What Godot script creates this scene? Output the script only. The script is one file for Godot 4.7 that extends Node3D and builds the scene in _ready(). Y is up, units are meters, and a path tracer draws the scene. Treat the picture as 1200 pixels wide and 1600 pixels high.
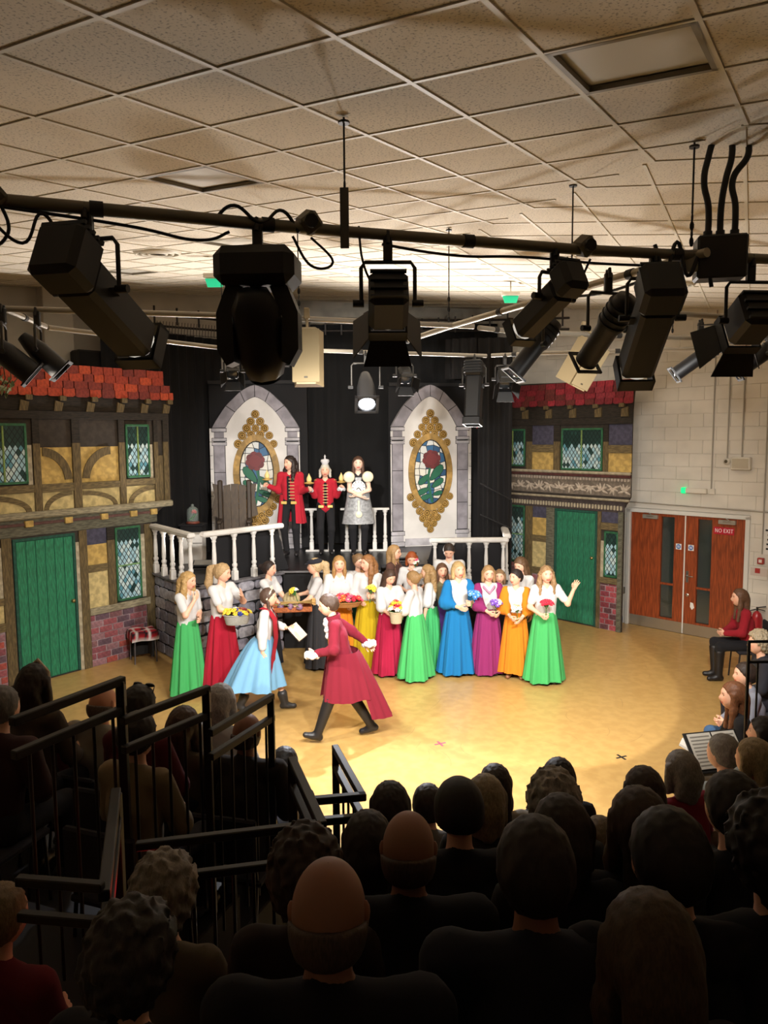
extends Node3D

# ---------------------------------------------------------------- geometry collector
class Geo:
	var v := PackedVector3Array()
	var n := PackedVector3Array()
	var c := PackedColorArray()
	var ix := PackedInt32Array()

	func face(p: Array, nr: Vector3, col := Color.WHITE) -> void:
		var b := v.size()
		for q in p:
			v.append(q); n.append(nr); c.append(col)
		var ccw: bool = (p[1] - p[0]).cross(p[2] - p[0]).dot(nr) > 0.0
		for i in range(1, p.size() - 1):
			ix.append(b)
			if ccw:
				ix.append(b + i + 1); ix.append(b + i)
			else:
				ix.append(b + i); ix.append(b + i + 1)

	func box(ctr: Vector3, s: Vector3, bs := Basis.IDENTITY, col := Color.WHITE) -> void:
		var h := s * 0.5
		for a in 3:
			for sg in [-1.0, 1.0]:
				var nn := Vector3.ZERO
				nn[a] = sg
				var a1 := (a + 1) % 3
				var a2 := (a + 2) % 3
				var pts := []
				for k in [[-1, -1], [1, -1], [1, 1], [-1, 1]]:
					var q := Vector3.ZERO
					q[a] = sg * h[a]; q[a1] = k[0] * h[a1]; q[a2] = k[1] * h[a2]
					pts.append(ctr + bs * q)
				face(pts, (bs * nn).normalized(), col)

	# chamfered box
	func cbox(ctr: Vector3, s: Vector3, bv := 0.01, bs := Basis.IDENTITY, col := Color.WHITE) -> void:
		var h := s * 0.5
		var i := h - Vector3(bv, bv, bv)
		for a in 3:
			var a1 := (a + 1) % 3
			var a2 := (a + 2) % 3
			for sg in [-1.0, 1.0]:
				var nn := Vector3.ZERO
				nn[a] = sg
				var pts := []
				for k in [[-1, -1], [1, -1], [1, 1], [-1, 1]]:
					var q := Vector3.ZERO
					q[a] = sg * h[a]; q[a1] = k[0] * i[a1]; q[a2] = k[1] * i[a2]
					pts.append(ctr + bs * q)
				face(pts, (bs * nn).normalized(), col)
			for s1 in [-1.0, 1.0]:
				for s2 in [-1.0, 1.0]:
					var e := []
					for k in [[0, -1], [1, -1], [1, 1], [0, 1]]:
						var q := Vector3.ZERO
						q[a] = k[1] * i[a]
						q[a1] = s1 * (h[a1] if k[0] == 0 else i[a1])
						q[a2] = s2 * (i[a2] if k[0] == 0 else h[a2])
						e.append(ctr + bs * q)
					var m := Vector3.ZERO
					m[a1] = s1; m[a2] = s2
					face(e, (bs * m).normalized(), col)
		for sx in [-1.0, 1.0]:
			for sy in [-1.0, 1.0]:
				for sz in [-1.0, 1.0]:
					face([ctr + bs * Vector3(sx * h.x, sy * i.y, sz * i.z), ctr + bs * Vector3(sx * i.x, sy * h.y, sz * i.z), ctr + bs * Vector3(sx * i.x, sy * i.y, sz * h.z)], (bs * Vector3(sx, sy, sz)).normalized(), col)

	# smooth grid of rows; normals averaged and turned away from the middle
	func grid(rows: Array, wrap: bool, col := Color.WHITE, outward := true) -> void:
		var b := v.size()
		var m: int = rows[0].size()
		var ctr := Vector3.ZERO
		for r in rows:
			for q in r:
				v.append(q); c.append(col); ctr += q
		var cnt := rows.size() * m
		ctr /= cnt
		var nn := PackedVector3Array()
		nn.resize(cnt)
		var i0 := ix.size()
		var ms := m if wrap else m - 1
		for i in rows.size() - 1:
			for j in ms:
				var a := i * m + j
				var a2 := i * m + (j + 1) % m
				var d := a + m
				var d2 := a2 + m
				var f := (v[b + a2] - v[b + a]).cross(v[b + d] - v[b + a]) + (v[b + d] - v[b + d2]).cross(v[b + a2] - v[b + d2])
				nn[a] += f; nn[a2] += f; nn[d] += f; nn[d2] += f
				ix.append_array(PackedInt32Array([b + a, b + d, b + a2, b + a2, b + d, b + d2]))
		var s := 0.0
		for i in cnt:
			nn[i] = nn[i].normalized()
			s += nn[i].dot((v[b + i] - ctr).normalized())
		if outward and s < 0.0:
			for i in cnt: nn[i] = -nn[i]
			for t in range(i0, ix.size(), 3):
				var w := ix[t + 1]
				ix[t + 1] = ix[t + 2]; ix[t + 2] = w
		n.append_array(nn)

	func tube(path: Array, r, seg := 8, col := Color.WHITE, caps := true) -> void:
		var rows := []
		var prev := Vector3.ZERO
		var last := path.size() - 1
		for i in path.size():
			var t: Vector3 = (path[mini(i + 1, last)] - path[maxi(i - 1, 0)]).normalized()
			var x: Vector3
			if i == 0:
				x = t.cross(Vector3.UP if absf(t.y) < 0.9 else Vector3.RIGHT).normalized()
			else:
				x = (prev - t * prev.dot(t)).normalized()
			prev = x
			var y := t.cross(x)
			var rr: float = r[i] if r is Array else r
			var row := PackedVector3Array()
			for k in seg:
				var a := TAU * k / seg
				row.append(path[i] + (x * cos(a) + y * sin(a)) * rr)
			rows.append(row)
		grid(rows, true, col)
		if caps:
			face(Array(rows[0]), (path[0] - path[1]).normalized(), col)
			face(Array(rows[last]), (path[last] - path[last - 1]).normalized(), col)

	func lathe(prof: Array, seg := 16, xf := Transform3D.IDENTITY, col := Color.WHITE, sc := Vector3.ONE) -> void:
		var rows := []
		for p in prof:
			var row := PackedVector3Array()
			for k in seg:
				var a := TAU * k / seg
				row.append(xf * Vector3(p.x * cos(a) * sc.x, p.y, p.x * sin(a) * sc.z))
			rows.append(row)
		grid(rows, true, col)
		if prof[0].x > 0.001: face(Array(rows[0]), (xf.basis * Vector3(0, prof[0].y - prof[-1].y, 0)).normalized(), col)
		if prof[-1].x > 0.001: face(Array(rows[-1]), (xf.basis * Vector3(0, prof[-1].y - prof[0].y, 0)).normalized(), col)

	func ball(ctr: Vector3, rad: Vector3, bs := Basis.IDENTITY, col := Color.WHITE, la := 7, lo := 10) -> void:
		var rows := []
		for i in la + 1:
			var th := PI * clampf(float(i) / la, 0.004, 0.996)
			var row := PackedVector3Array()
			for k in lo:
				var a := TAU * k / lo
				row.append(ctr + bs * (rad * Vector3(sin(th) * cos(a), cos(th), sin(th) * sin(a))))
			rows.append(row)
		grid(rows, true, col)

	# extruded outline in local XY, from z0 (back) to z1 (front)
	func prism(poly: PackedVector2Array, z0: float, z1: float, xf := Transform3D.IDENTITY, col := Color.WHITE, sides := true) -> void:
		var tr := Geometry2D.triangulate_polygon(poly)
		var nf := (xf.basis * Vector3(0, 0, 1)).normalized()
		for t in range(0, tr.size(), 3):
			var f := []
			var g := []
			for k in 3:
				var p := poly[tr[t + k]]
				f.append(xf * Vector3(p.x, p.y, z1)); g.append(xf * Vector3(p.x, p.y, z0))
			face(f, nf, col)
			if sides: face(g, -nf, col)
		if not sides: return
		var sgn := -1.0 if Geometry2D.is_polygon_clockwise(poly) else 1.0
		for i in poly.size():
			var p := poly[i]
			var q := poly[(i + 1) % poly.size()]
			var e := (q - p).normalized()
			if e == Vector2.ZERO: continue
			face([xf * Vector3(p.x, p.y, z0), xf * Vector3(q.x, q.y, z0), xf * Vector3(q.x, q.y, z1), xf * Vector3(p.x, p.y, z1)], (xf.basis * Vector3(e.y, -e.x, 0) * sgn).normalized(), col)

	func add(o: Geo, xf := Transform3D.IDENTITY, tint := Color.WHITE) -> void:
		var b := v.size()
		var nb := xf.basis.inverse().transposed()
		for i in o.v.size():
			v.append(xf * o.v[i]); n.append((nb * o.n[i]).normalized()); c.append(o.c[i] * tint)
		var flip := xf.basis.determinant() < 0.0
		for t in range(0, o.ix.size(), 3):
			ix.append(b + o.ix[t])
			if flip:
				ix.append(b + o.ix[t + 2]); ix.append(b + o.ix[t + 1])
			else:
				ix.append(b + o.ix[t + 1]); ix.append(b + o.ix[t + 2])

	func mesh(m: Material) -> ArrayMesh:
		var a := []
		a.resize(Mesh.ARRAY_MAX)
		a[Mesh.ARRAY_VERTEX] = v; a[Mesh.ARRAY_NORMAL] = n; a[Mesh.ARRAY_COLOR] = c; a[Mesh.ARRAY_INDEX] = ix
		var am := ArrayMesh.new()
		am.add_surface_from_arrays(Mesh.PRIMITIVE_TRIANGLES, a)
		am.surface_set_material(0, m)
		return am

var rng := RandomNumberGenerator.new()
var counts := {}
var mats := {}
var noise := FastNoiseLite.new()

# ---------------------------------------------------------------- nodes
func numbered(parent: Node, called: String) -> String:
	var key := str(parent.get_instance_id()) + called
	var k: int = counts.get(key, -1) + 1
	counts[key] = k
	return called if k == 0 else "%s_%03d" % [called, k]

func put(parent: Node, called: String, m: Mesh, xf := Transform3D.IDENTITY) -> MeshInstance3D:
	var o := MeshInstance3D.new()
	o.name = numbered(parent, called)
	o.mesh = m
	o.transform = xf
	parent.add_child(o, true)
	return o

func part(parent: Node, called: String, g: Geo, m: Material) -> MeshInstance3D:
	return put(parent, called, g.mesh(m))

func tag(o: Node, label: String, category: String, group := "") -> Node:
	o.set_meta("label", label); o.set_meta("category", category)
	if group != "": o.set_meta("group", group)
	return o

func thing(called: String, label: String, category: String, at := Vector3.ZERO, turn := 0.0, group := "") -> Node3D:
	var o := Node3D.new()
	o.name = numbered(self, called)
	add_child(o, true)
	o.position = at
	o.rotation_degrees.y = turn
	tag(o, label, category, group)
	return o

func structure(called: String, label: String, at := Vector3.ZERO, turn := 0.0) -> Node3D:
	var o := thing(called, label, "structure", at, turn)
	o.remove_meta("category")
	o.set_meta("kind", "structure")
	return o

# ---------------------------------------------------------------- materials
func flat(hex: String, rough := 0.85, metal := 0.0) -> StandardMaterial3D:
	var key := "%s/%s/%s" % [hex, rough, metal]
	if not mats.has(key):
		var m := StandardMaterial3D.new()
		m.albedo_color = Color(hex)
		m.roughness = rough
		m.metallic = metal
		mats[key] = m
	return mats[key]

func cloth(hex: String) -> StandardMaterial3D:
	var key := "cloth" + hex
	if not mats.has(key):
		var m := StandardMaterial3D.new()
		m.albedo_color = Color(hex)
		m.roughness = 0.95
		m.albedo_texture = tex("weave")
		m.uv1_triplanar = true
		m.uv1_scale = Vector3(6, 6, 6)
		mats[key] = m
	return mats[key]

func vcol(rough := 0.6) -> StandardMaterial3D:
	var key := "vcol%s" % rough
	if not mats.has(key):
		var m := StandardMaterial3D.new()
		m.vertex_color_use_as_albedo = true
		m.roughness = rough
		mats[key] = m
	return mats[key]

# painted or natural surface with grain: colour times a mottled texture
func grain(hex: String, kind := "mottle", scale := 1.0, rough := 0.85, stretch := Vector3.ONE) -> StandardMaterial3D:
	var key := "g%s/%s/%s/%s/%s" % [hex, kind, scale, rough, stretch]
	if not mats.has(key):
		var m := StandardMaterial3D.new()
		m.albedo_color = Color(hex)
		m.roughness = rough
		m.albedo_texture = tex(kind)
		m.uv1_triplanar = true
		m.uv1_world_triplanar = kind in ["tile", "floor", "wallpaint"]
		m.uv1_scale = Vector3(scale, scale, scale) * stretch
		mats[key] = m
	return mats[key]

func glow(hex: String, energy: float) -> StandardMaterial3D:
	var m := StandardMaterial3D.new()
	m.albedo_color = Color(hex)
	m.emission_enabled = true
	m.emission = Color(hex)
	m.emission_energy_multiplier = energy
	return m

var texs := {}
func tex(kind: String) -> Texture2D:
	if texs.has(kind): return texs[kind]
	var f := FastNoiseLite.new()
	f.seed = 11
	var size := 256
	var lo := 0.7
	match kind:
		"mottle": f.frequency = 0.012; f.fractal_octaves = 6; lo = 0.84
		"wallpaint": f.frequency = 0.01; f.fractal_octaves = 4; lo = 0.93
		"weave": f.frequency = 0.25; f.fractal_octaves = 2; lo = 0.86
		"wood": f.frequency = 0.03; f.fractal_octaves = 5; lo = 0.76
		"tile": f.frequency = 0.11; f.fractal_octaves = 2; size = 512
		"floor": f.frequency = 0.03; f.fractal_octaves = 6; size = 1024; lo = 0.95
	var im := f.get_seamless_image(size, size)
	im.convert(Image.FORMAT_RGB8)
	if kind == "tile":
		var g := FastNoiseLite.new()
		g.seed = 5; g.frequency = 0.02
		for y in size:
			for x in size:
				var q := im.get_pixel(x, y).r
				var d := 0.97
				if q < 0.25: d = 0.7
				elif q < 0.3: d = 0.86
				im.set_pixel(x, y, Color(d, d * 0.985, d * 0.96))
	elif kind == "floor":
		var r := RandomNumberGenerator.new()
		r.seed = 3
		for y in size:
			for x in size:
				var q := im.get_pixel(x, y).r
				var d := lerpf(lo, 1.0, smoothstep(0.25, 0.72, q))
				im.set_pixel(x, y, Color(d, d * lerpf(0.97, 1.0, q), d * lerpf(0.93, 1.01, q)))
		for k in 240:      # scuffs and scratches of old vinyl
			var p := Vector2(r.randf() * size, r.randf() * size)
			var a := r.randf() * TAU
			var curve := r.randf_range(-0.02, 0.02)
			var dark := r.randf() < 0.45
			for s in r.randi_range(12, 90):
				p += Vector2(cos(a), sin(a)); a += curve
				var px := posmod(int(p.x), size)
				var py := posmod(int(p.y), size)
				var o := im.get_pixel(px, py)
				im.set_pixel(px, py, o * 0.86 if dark else o.lerp(Color(1, 0.98, 0.93), 0.45))
	else:
		for y in size:
			for x in size:
				var d := lerpf(lo, 1.0, smoothstep(0.2, 0.8, im.get_pixel(x, y).r))
				im.set_pixel(x, y, Color(d, d, d))
	im.generate_mipmaps()
	var t := ImageTexture.create_from_image(im)
	texs[kind] = t
	return t

# ---------------------------------------------------------------- smooth bodies: tapered capsules joined and meshed as surface nets
func sdf(bones: Array, cell: float, k: float, cuts := [], extra := [], namp := 0.0, nfr := 20.0) -> Geo:
	var lo := Vector3(1e9, 1e9, 1e9)
	var hi := -lo
	for b in bones + extra:
		var r := maxf(b[2], b[3])
		lo = lo.min(b[0].min(b[1]) - Vector3(r, r, r)); hi = hi.max(b[0].max(b[1]) + Vector3(r, r, r))
	var pad := cell * 2.5 + k * 0.3 + namp
	lo -= Vector3(pad, pad, pad); hi += Vector3(pad, pad, pad)
	var nx := int(ceil((hi.x - lo.x) / cell)) + 1
	var ny := int(ceil((hi.y - lo.y) / cell)) + 1
	var nz := int(ceil((hi.z - lo.z) / cell)) + 1
	var sy := nx
	var sz := nx * ny
	var val := PackedFloat32Array()
	val.resize(nx * ny * nz)
	val.fill(1.0)
	for ph in 2:
		for b in (bones if ph == 0 else extra):
			var A: Vector3 = b[0]
			var B: Vector3 = b[1]
			var ra: float = b[2]
			var dr: float = b[3] - b[2]
			var ab := B - A
			var il := 1.0 / maxf(ab.length_squared(), 1e-9)
			var mg := maxf(ra, b[3]) + maxf(k, cell * 2.0)
			var bl := (A.min(B) - Vector3(mg, mg, mg) - lo) / cell
			var bh := (A.max(B) + Vector3(mg, mg, mg) - lo) / cell
			var x0 := maxi(0, int(bl.x)); var x1 := mini(nx - 1, int(bh.x) + 1)
			var y0 := maxi(0, int(bl.y)); var y1 := mini(ny - 1, int(bh.y) + 1)
			var z0 := maxi(0, int(bl.z)); var z1 := mini(nz - 1, int(bh.z) + 1)
			for z in range(z0, z1 + 1):
				for y in range(y0, y1 + 1):
					var p := Vector3(lo.x + x0 * cell, lo.y + y * cell, lo.z + z * cell) - A
					var i := z * sz + y * sy + x0
					for x in range(x0, x1 + 1):
						var t := clampf(p.dot(ab) * il, 0.0, 1.0)
						var d := (p - ab * t).length() - ra - dr * t
						var e := val[i]
						var h := k - absf(d - e)
						if h > 0.0:
							val[i] = minf(d, e) - h * h / (4.0 * k)
						elif d < e:
							val[i] = d
						p.x += cell
						i += 1
		if ph == 0:
			for cu in cuts:
				var cn: Vector3 = cu[0]
				var cd: float = cn.dot(lo) - cn.dot(cu[1])
				var i := 0
				for z in nz:
					for y in ny:
						var s := cd + (cn.y * y + cn.z * z) * cell
						for x in nx:
							var w := s + cn.x * x * cell
							if w > val[i]: val[i] = w
							i += 1
	var lim := cell * 1.8 + namp
	if namp > 0.0:
		noise.frequency = nfr
		var ys := 1.0 if namp > 0.0125 else 0.3      # strands and creases run downwards, curls do not
		for z in nz:
			for y in ny:
				var i := z * sz + y * sy
				for x in nx:
					if absf(val[i]) < lim:
						val[i] += noise.get_noise_3d(lo.x + x * cell, (lo.y + y * cell) * ys, lo.z + z * cell) * namp
					i += 1
	var g := Geo.new()
	var vi := PackedInt32Array()
	vi.resize(nx * ny * nz)
	vi.fill(-1)
	var cells := PackedInt32Array()
	var off := [0, 1, sy, sy + 1, sz, sz + 1, sz + sy, sz + sy + 1]
	var ea := [0, 2, 4, 6, 0, 1, 4, 5, 0, 1, 2, 3]
	var eb := [1, 3, 5, 7, 2, 3, 6, 7, 4, 5, 6, 7]
	var cv := [0.0, 0.0, 0.0, 0.0, 0.0, 0.0, 0.0, 0.0]
	for z in nz - 1:
		for y in ny - 1:
			var i := z * sz + y * sy - 1
			for x in nx - 1:
				i += 1
				var a := val[i]
				if a > lim or a < -lim: continue
				var m := 0
				for q in 8:
					var w := val[i + off[q]]
					cv[q] = w
					if w < 0.0: m += 1
				if m == 0 or m == 8: continue
				var sx := 0.0; var sy2 := 0.0; var sz2 := 0.0; var cnt := 0
				for q in 12:
					var u0: float = cv[ea[q]]
					var u1: float = cv[eb[q]]
					if (u0 < 0.0) != (u1 < 0.0):
						var t := u0 / (u0 - u1)
						var ca: int = ea[q]
						var fx := float(ca & 1); var fy := float((ca >> 1) & 1); var fz := float(ca >> 2)
						if q < 4: fx = t
						elif q < 8: fy = t
						else: fz = t
						sx += fx; sy2 += fy; sz2 += fz; cnt += 1
				vi[i] = g.v.size()
				cells.append(i)
				g.v.append(lo + Vector3(x + sx / cnt, y + sy2 / cnt, z + sz2 / cnt) * cell)
	var nn := PackedVector3Array()
	nn.resize(g.v.size())
	var st := [1, sy, sz]
	for i in cells:
		for ax in 3:
			var s1: int = st[(ax + 1) % 3]
			var s2: int = st[(ax + 2) % 3]
			var u0 := val[i]
			var u1 := val[i + st[ax]]
			if (u0 < 0.0) == (u1 < 0.0) or i < s1 + s2: continue
			var q0 := vi[i]; var q1 := vi[i - s1]; var q2 := vi[i - s1 - s2]; var q3 := vi[i - s2]
			if q1 < 0 or q2 < 0 or q3 < 0: continue
			var f := (g.v[q2] - g.v[q0]).cross(g.v[q3] - g.v[q1])
			if u0 < 0.0:
				g.ix.append_array(PackedInt32Array([q0, q2, q1, q0, q3, q2]))
			else:
				f = -f
				g.ix.append_array(PackedInt32Array([q0, q1, q2, q0, q2, q3]))
			nn[q0] += f; nn[q1] += f; nn[q2] += f; nn[q3] += f
	for i in nn.size(): nn[i] = nn[i].normalized()
	g.n = nn
	g.c.resize(g.v.size())
	g.c.fill(Color.WHITE)
	return g

# ---------------------------------------------------------------- room shell
const GRID_Y := 4.55

func wall_run(called: String, label: String, a: Vector2, b: Vector2, m: Material, y1 := 6.9, y0 := 0.0) -> Node3D:
	var d := b - a
	var o := structure(called, label, Vector3(a.x, 0, a.y), -rad_to_deg(d.angle()))
	var g := Geo.new()
	g.box(Vector3(d.length() / 2, (y0 + y1) / 2, -0.1), Vector3(d.length() + 0.16, y1 - y0, 0.2))
	part(o, "wall_panel", g, m)
	return o

# one facet of the folded tile ceiling
func ceiling_zone(o: Node3D, org: Vector3, u: Vector3, poly3: Array, special: Dictionary) -> void:
	var nr: Vector3 = (poly3[1] - poly3[0]).cross(poly3[2] - poly3[0]).normalized()
	if nr.y < 0: nr = -nr
	u = (u - nr * u.dot(nr)).normalized()
	var w := nr.cross(u).normalized()
	org -= nr * (org - poly3[0]).dot(nr)
	var xf := Transform3D(Basis(u, w, nr), org)
	var inv := xf.affine_inverse()
	var poly := PackedVector2Array()
	for p in poly3:
		var q: Vector3 = inv * p
		poly.append(Vector2(q.x, q.y))
	var slab := Geo.new()
	slab.prism(poly, 0.06, 0.16, xf)
	part(o, "void_board", slab, flat("6b675f"))
	var lo := poly[0]
	var hi := poly[0]
	for p in poly:
		lo = lo.min(p); hi = hi.max(p)
	var T := 0.6
	var shared := {}
	var rest := Geo.new()
	var a0 := int(floor(lo.x / T)); var a1 := int(ceil(hi.x / T))
	var b0 := int(floor(lo.y / T)); var b1 := int(ceil(hi.y / T))
	var mt := grain("e2dccf", "tile", 0.9, 0.95)
	for a in range(a0, a1):
		for b in range(b0, b1):
			var e := 0.002
			var quad := PackedVector2Array([Vector2(a * T + e, b * T + e), Vector2((a + 1) * T - e, b * T + e), Vector2((a + 1) * T - e, (b + 1) * T - e), Vector2(a * T + e, (b + 1) * T - e)])
			for pc in Geometry2D.intersect_polygons(quad, poly):
				if pc.size() < 3: continue
				var mid := Vector2.ZERO
				for p in pc: mid += p
				mid /= pc.size()
				var wp := xf * Vector3(mid.x, mid.y, 0)
				var key := Vector2i(a, b)
				if special.has(key): continue
				if wp.z < -0.6 and wp.z > -12.5 and absf(wp.x) < 0.62 * -wp.z + 0.5:
					var g := Geo.new()
					if pc.size() == 4 and absf(absf((pc[2] - pc[0]).x) - (T - 2 * e)) < 0.001 and absf(absf((pc[2] - pc[0]).y) - (T - 2 * e)) < 0.001:
						if not shared.has("m"):
							g.prism(PackedVector2Array([Vector2(-0.298, -0.298), Vector2(0.298, -0.298), Vector2(0.298, 0.298), Vector2(-0.298, 0.298)]), 0.008, 0.03)
							shared["m"] = g.mesh(mt)
						put(o, "ceiling_tile", shared["m"], xf * Transform3D(Basis.IDENTITY, Vector3((a + 0.5) * T, (b + 0.5) * T, 0)))
					else:
						g.prism(pc, 0.008, 0.03, xf)
						part(o, "ceiling_tile", g, mt)
				else:
					rest.prism(pc, 0.008, 0.03, xf)
	if rest.v.size():
		var r := part(o, "far_tiles", rest, mt)
		r.set_meta("kind", "stuff")
	var bm := flat("d6cfbd", 0.5)
	for ax in 2:
		for k in range((a0 if ax == 0 else b0), (a1 if ax == 0 else b1) + 1):
			var line := PackedVector2Array([Vector2(k * T, lo.y), Vector2(k * T, hi.y)]) if ax == 0 else PackedVector2Array([Vector2(lo.x, k * T), Vector2(hi.x, k * T)])
			for s in Geometry2D.intersect_polyline_with_polygon(line, poly):
				var m2: Vector2 = (s[0] + s[1]) / 2
				var L: float = s[0].distance_to(s[1])
				if L < 0.05: continue
				var g := Geo.new()
				g.box(xf * Vector3(m2.x, m2.y, 0.004), Vector3(0.024, L, 0.008) if ax == 0 else Vector3(L, 0.024, 0.006), xf.basis)
				g.box(xf * Vector3(m2.x, m2.y, 0.024), Vector3(0.004, L, 0.035) if ax == 0 else Vector3(L, 0.004, 0.035), xf.basis)
				part(o, "grid_bar", g, bm)
	for key in special:
		var kind: String = special[key]
		var c3 := xf * Transform3D(Basis.IDENTITY, Vector3((key.x + 0.5) * T, (key.y + 0.5) * T, 0))
		if kind.begins_with("panel"):
			var t := thing("ceiling_light_panel", special_labels[kind], "light panel", Vector3.ZERO)
			t.transform = c3
			var g := Geo.new()
			for s in [-1, 1]:
				g.box(Vector3(s * 0.28, 0, 0.012), Vector3(0.03, 0.59, 0.024)); g.box(Vector3(0, s * 0.28, 0.012), Vector3(0.59, 0.03, 0.024))
			part(t, "frame", g, flat("8d8779", 0.5))
			g = Geo.new()
			g.box(Vector3(0, 0, 0.03), Vector3(0.56, 0.56, 0.006))
			part(t, "diffuser", g, flat("cfcabd", 0.35))
		else:
			var t := thing("ceiling_air_vent", special_labels[kind], "air vent", Vector3.ZERO)
			t.transform = c3
			var g := Geo.new()
			g.box(Vector3(0, 0, 0.022), Vector3(0.585, 0.585, 0.02))
			part(t, "vent_plate", g, mt)
			for r in [0.27, 0.2, 0.13]:
				g = Geo.new()
				var prof := [Vector2(r, 0.01), Vector2(r - 0.02, -0.025), Vector2(r - 0.045, -0.02), Vector2(r - 0.03, 0.01)]
				g.lathe(prof, 28, Transform3D(Basis(Vector3.RIGHT, Vector3(0, 0, 1), Vector3(0, -1, 0)), Vector3.ZERO))
				part(t, "vent_ring", g, flat("cdc5b2", 0.5))
			for s in [-0.045, 0.045]:
				g = Geo.new()
				g.box(Vector3(s, 0, -0.005), Vector3(0.012, 0.2, 0.02))
				part(t, "vent_vane", g, flat("3a362e"))

var special_labels := {
	"panel a": "square unlit light panel in the ceiling nearest the corner with the cables",
	"panel b": "square unlit light panel in the ceiling left of the hanging rod",
	"panel c": "unlit ceiling panel behind the moving head spotlight",
	"panel d": "small far ceiling panel above the left drapes",
	"vent a": "round ceiling air vent above the large profile lantern on the left",
	"vent b": "round ceiling air vent above the right wall",
}

func build_room() -> void:
	var white := grain("cfc8bb", "wallpaint", 0.4, 0.9)
	# floor
	var f := structure("floor", "scuffed glossy ochre vinyl hall floor")
	var g := Geo.new()
	g.prism(PackedVector2Array([Vector2(-7, -2.5), Vector2(7.2, -2.5), Vector2(6.9, 11.35), Vector2(2.28, 16.2), Vector2(-2.6, 16.2), Vector2(-7, 11.7)]), -0.12, 0.0, Transform3D(Basis(Vector3.RIGHT, Vector3(0, 0, -1), Vector3.UP), Vector3.ZERO))
	part(f, "vinyl", g, floor_mat())
	# walls
	wall_run("wall_left", "plain pale side wall behind the left seating", Vector2(-7, 2.5), Vector2(-7, -11.7), white)
	var wl := wall_run("wall_back_left", "pale wall with pilaster behind the left house front", Vector2(-7, -11.7), Vector2(-2.6, -16.2), white)
	g = Geo.new()
	g.cbox(Vector3(2.05, 3.0, 0.12), Vector3(0.5, 6.0, 0.24), 0.01)
	part(wl, "pilaster", g, white)
	wall_run("wall_back", "pale rear wall of the stage behind the black drapes", Vector2(-2.6, -16.2), Vector2(2.28, -16.2), grain("b9b2a5", "mottle", 0.4, 0.9))
	# right wall of painted blocks, with its doorway left open
	var wr := structure("wall_right", "pale painted block wall around the wooden double door", Vector3(2.28, 0, -16.2), -46.42)
	var L := 6.71
	var wu0 := 3.23 - 0.06      # doorway along the wall
	var wu1 := 5.26 + 0.06
	g = Geo.new()
	g.box(Vector3(wu0 / 2 - 0.04, 3.4, -0.12), Vector3(wu0 + 0.08, 6.8, 0.2))
	g.box(Vector3((wu1 + L) / 2 + 0.05, 3.4, -0.12), Vector3(L - wu1 + 0.1, 6.8, 0.2))
	g.box(Vector3((wu0 + wu1) / 2, 4.48, -0.12), Vector3(wu1 - wu0, 4.64, 0.2))
	part(wr, "mortar", g, flat("d3ccc0", 0.9))
	var bh := 0.225
	var bl := 0.45
	var bm := {}
	for row in 27:
		var u := -bl * 0.5 * (row % 2)
		while u < L:
			var x0 := maxf(u, 0.0)
			var x1 := minf(u + bl, L)
			var y0 := row * bh
			var segs := [[x0, x1]]
			if y0 < 2.15:
				if x1 > wu0 and x0 < wu1:
					segs = []
					if x0 < wu0: segs.append([x0, wu0])
					if x1 > wu1: segs.append([wu1, x1])
			for s in segs:
				var wd: float = s[1] - s[0] - 0.003
				if wd < 0.02: continue
				var key := int(round(wd * 100))
				if not bm.has(key):
					var q := Geo.new()
					q.cbox(Vector3.ZERO, Vector3(wd, bh - 0.003, 0.024), 0.002)
					bm[key] = q.mesh(grain("dfd9cd", "wallpaint", 0.5, 0.85))
				put(wr, "block", bm[key], Transform3D(Basis.IDENTITY, Vector3((s[0] + s[1]) / 2, y0 + bh / 2, -0.012)))
			u += bl
	wall_run("wall_side_right", "plain pale side wall behind the right seating", Vector2(6.9, -11.35), Vector2(7.2, 2.5), white)
	wall_run("wall_rear", "plain pale wall behind the audience", Vector2(7.2, 2.5), Vector2(-7, 2.5), white)
	# blue skirting by the door
	var bb := structure("baseboard_right", "dark blue skirting strip left of the double door", Vector3(2.28, 0, -16.2), -46.42)
	g = Geo.new()
	g.cbox(Vector3(wu0 - 0.55, 0.06, 0.01), Vector3(0.98, 0.12, 0.02), 0.004)
	g.cbox(Vector3((wu1 + L) / 2 + 0.05, 0.06, 0.01), Vector3(L - wu1 - 0.15, 0.12, 0.02), 0.004)
	part(bb, "skirting", g, flat("1f3f7d", 0.5))
	# ceiling: three facets that meet at an apex over the stage front
	var S1 := Vector3(0.663, 5.602, -8.772)
	var S0 := Vector3(3.98, 4.467, 2.5)
	var B := Vector3(-2.6, 6.339, -16.2)
	var Q2 := Vector3(3.59, 5.837, -14.82)
	var ce := structure("ceiling", "folded suspended ceiling of pitted cream tiles in a metal grid")
	ceiling_zone(ce, Vector3(-1.506, 4.982, -3.168), Vector3(0.86, -0.042, 0.508), [S0, S1, B, Vector3(-7, 5.804, -11.7), Vector3(-7, 4.309, 2.5)], {Vector2i(3, 2): "panel a", Vector2i(-2, 3): "panel b", Vector2i(-5, 7): "panel c", Vector2i(-10, 9): "panel d", Vector2i(-7, 7): "vent a"})
	ceiling_zone(ce, Vector3(2.209, 5.281, -6.229), Vector3(0.899, -0.104, 0.426), [S0, S1, Q2, Vector3(6.9, 5.31, -11.35), Vector3(7.2, 4.207, 2.5)], {Vector2i(-1, 7): "vent b"})
	ceiling_zone(ce, S1, Vector3(0.436, 0, -0.9), [S1, B, Vector3(2.28, 6.05, -16.2), Q2], {})
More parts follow.
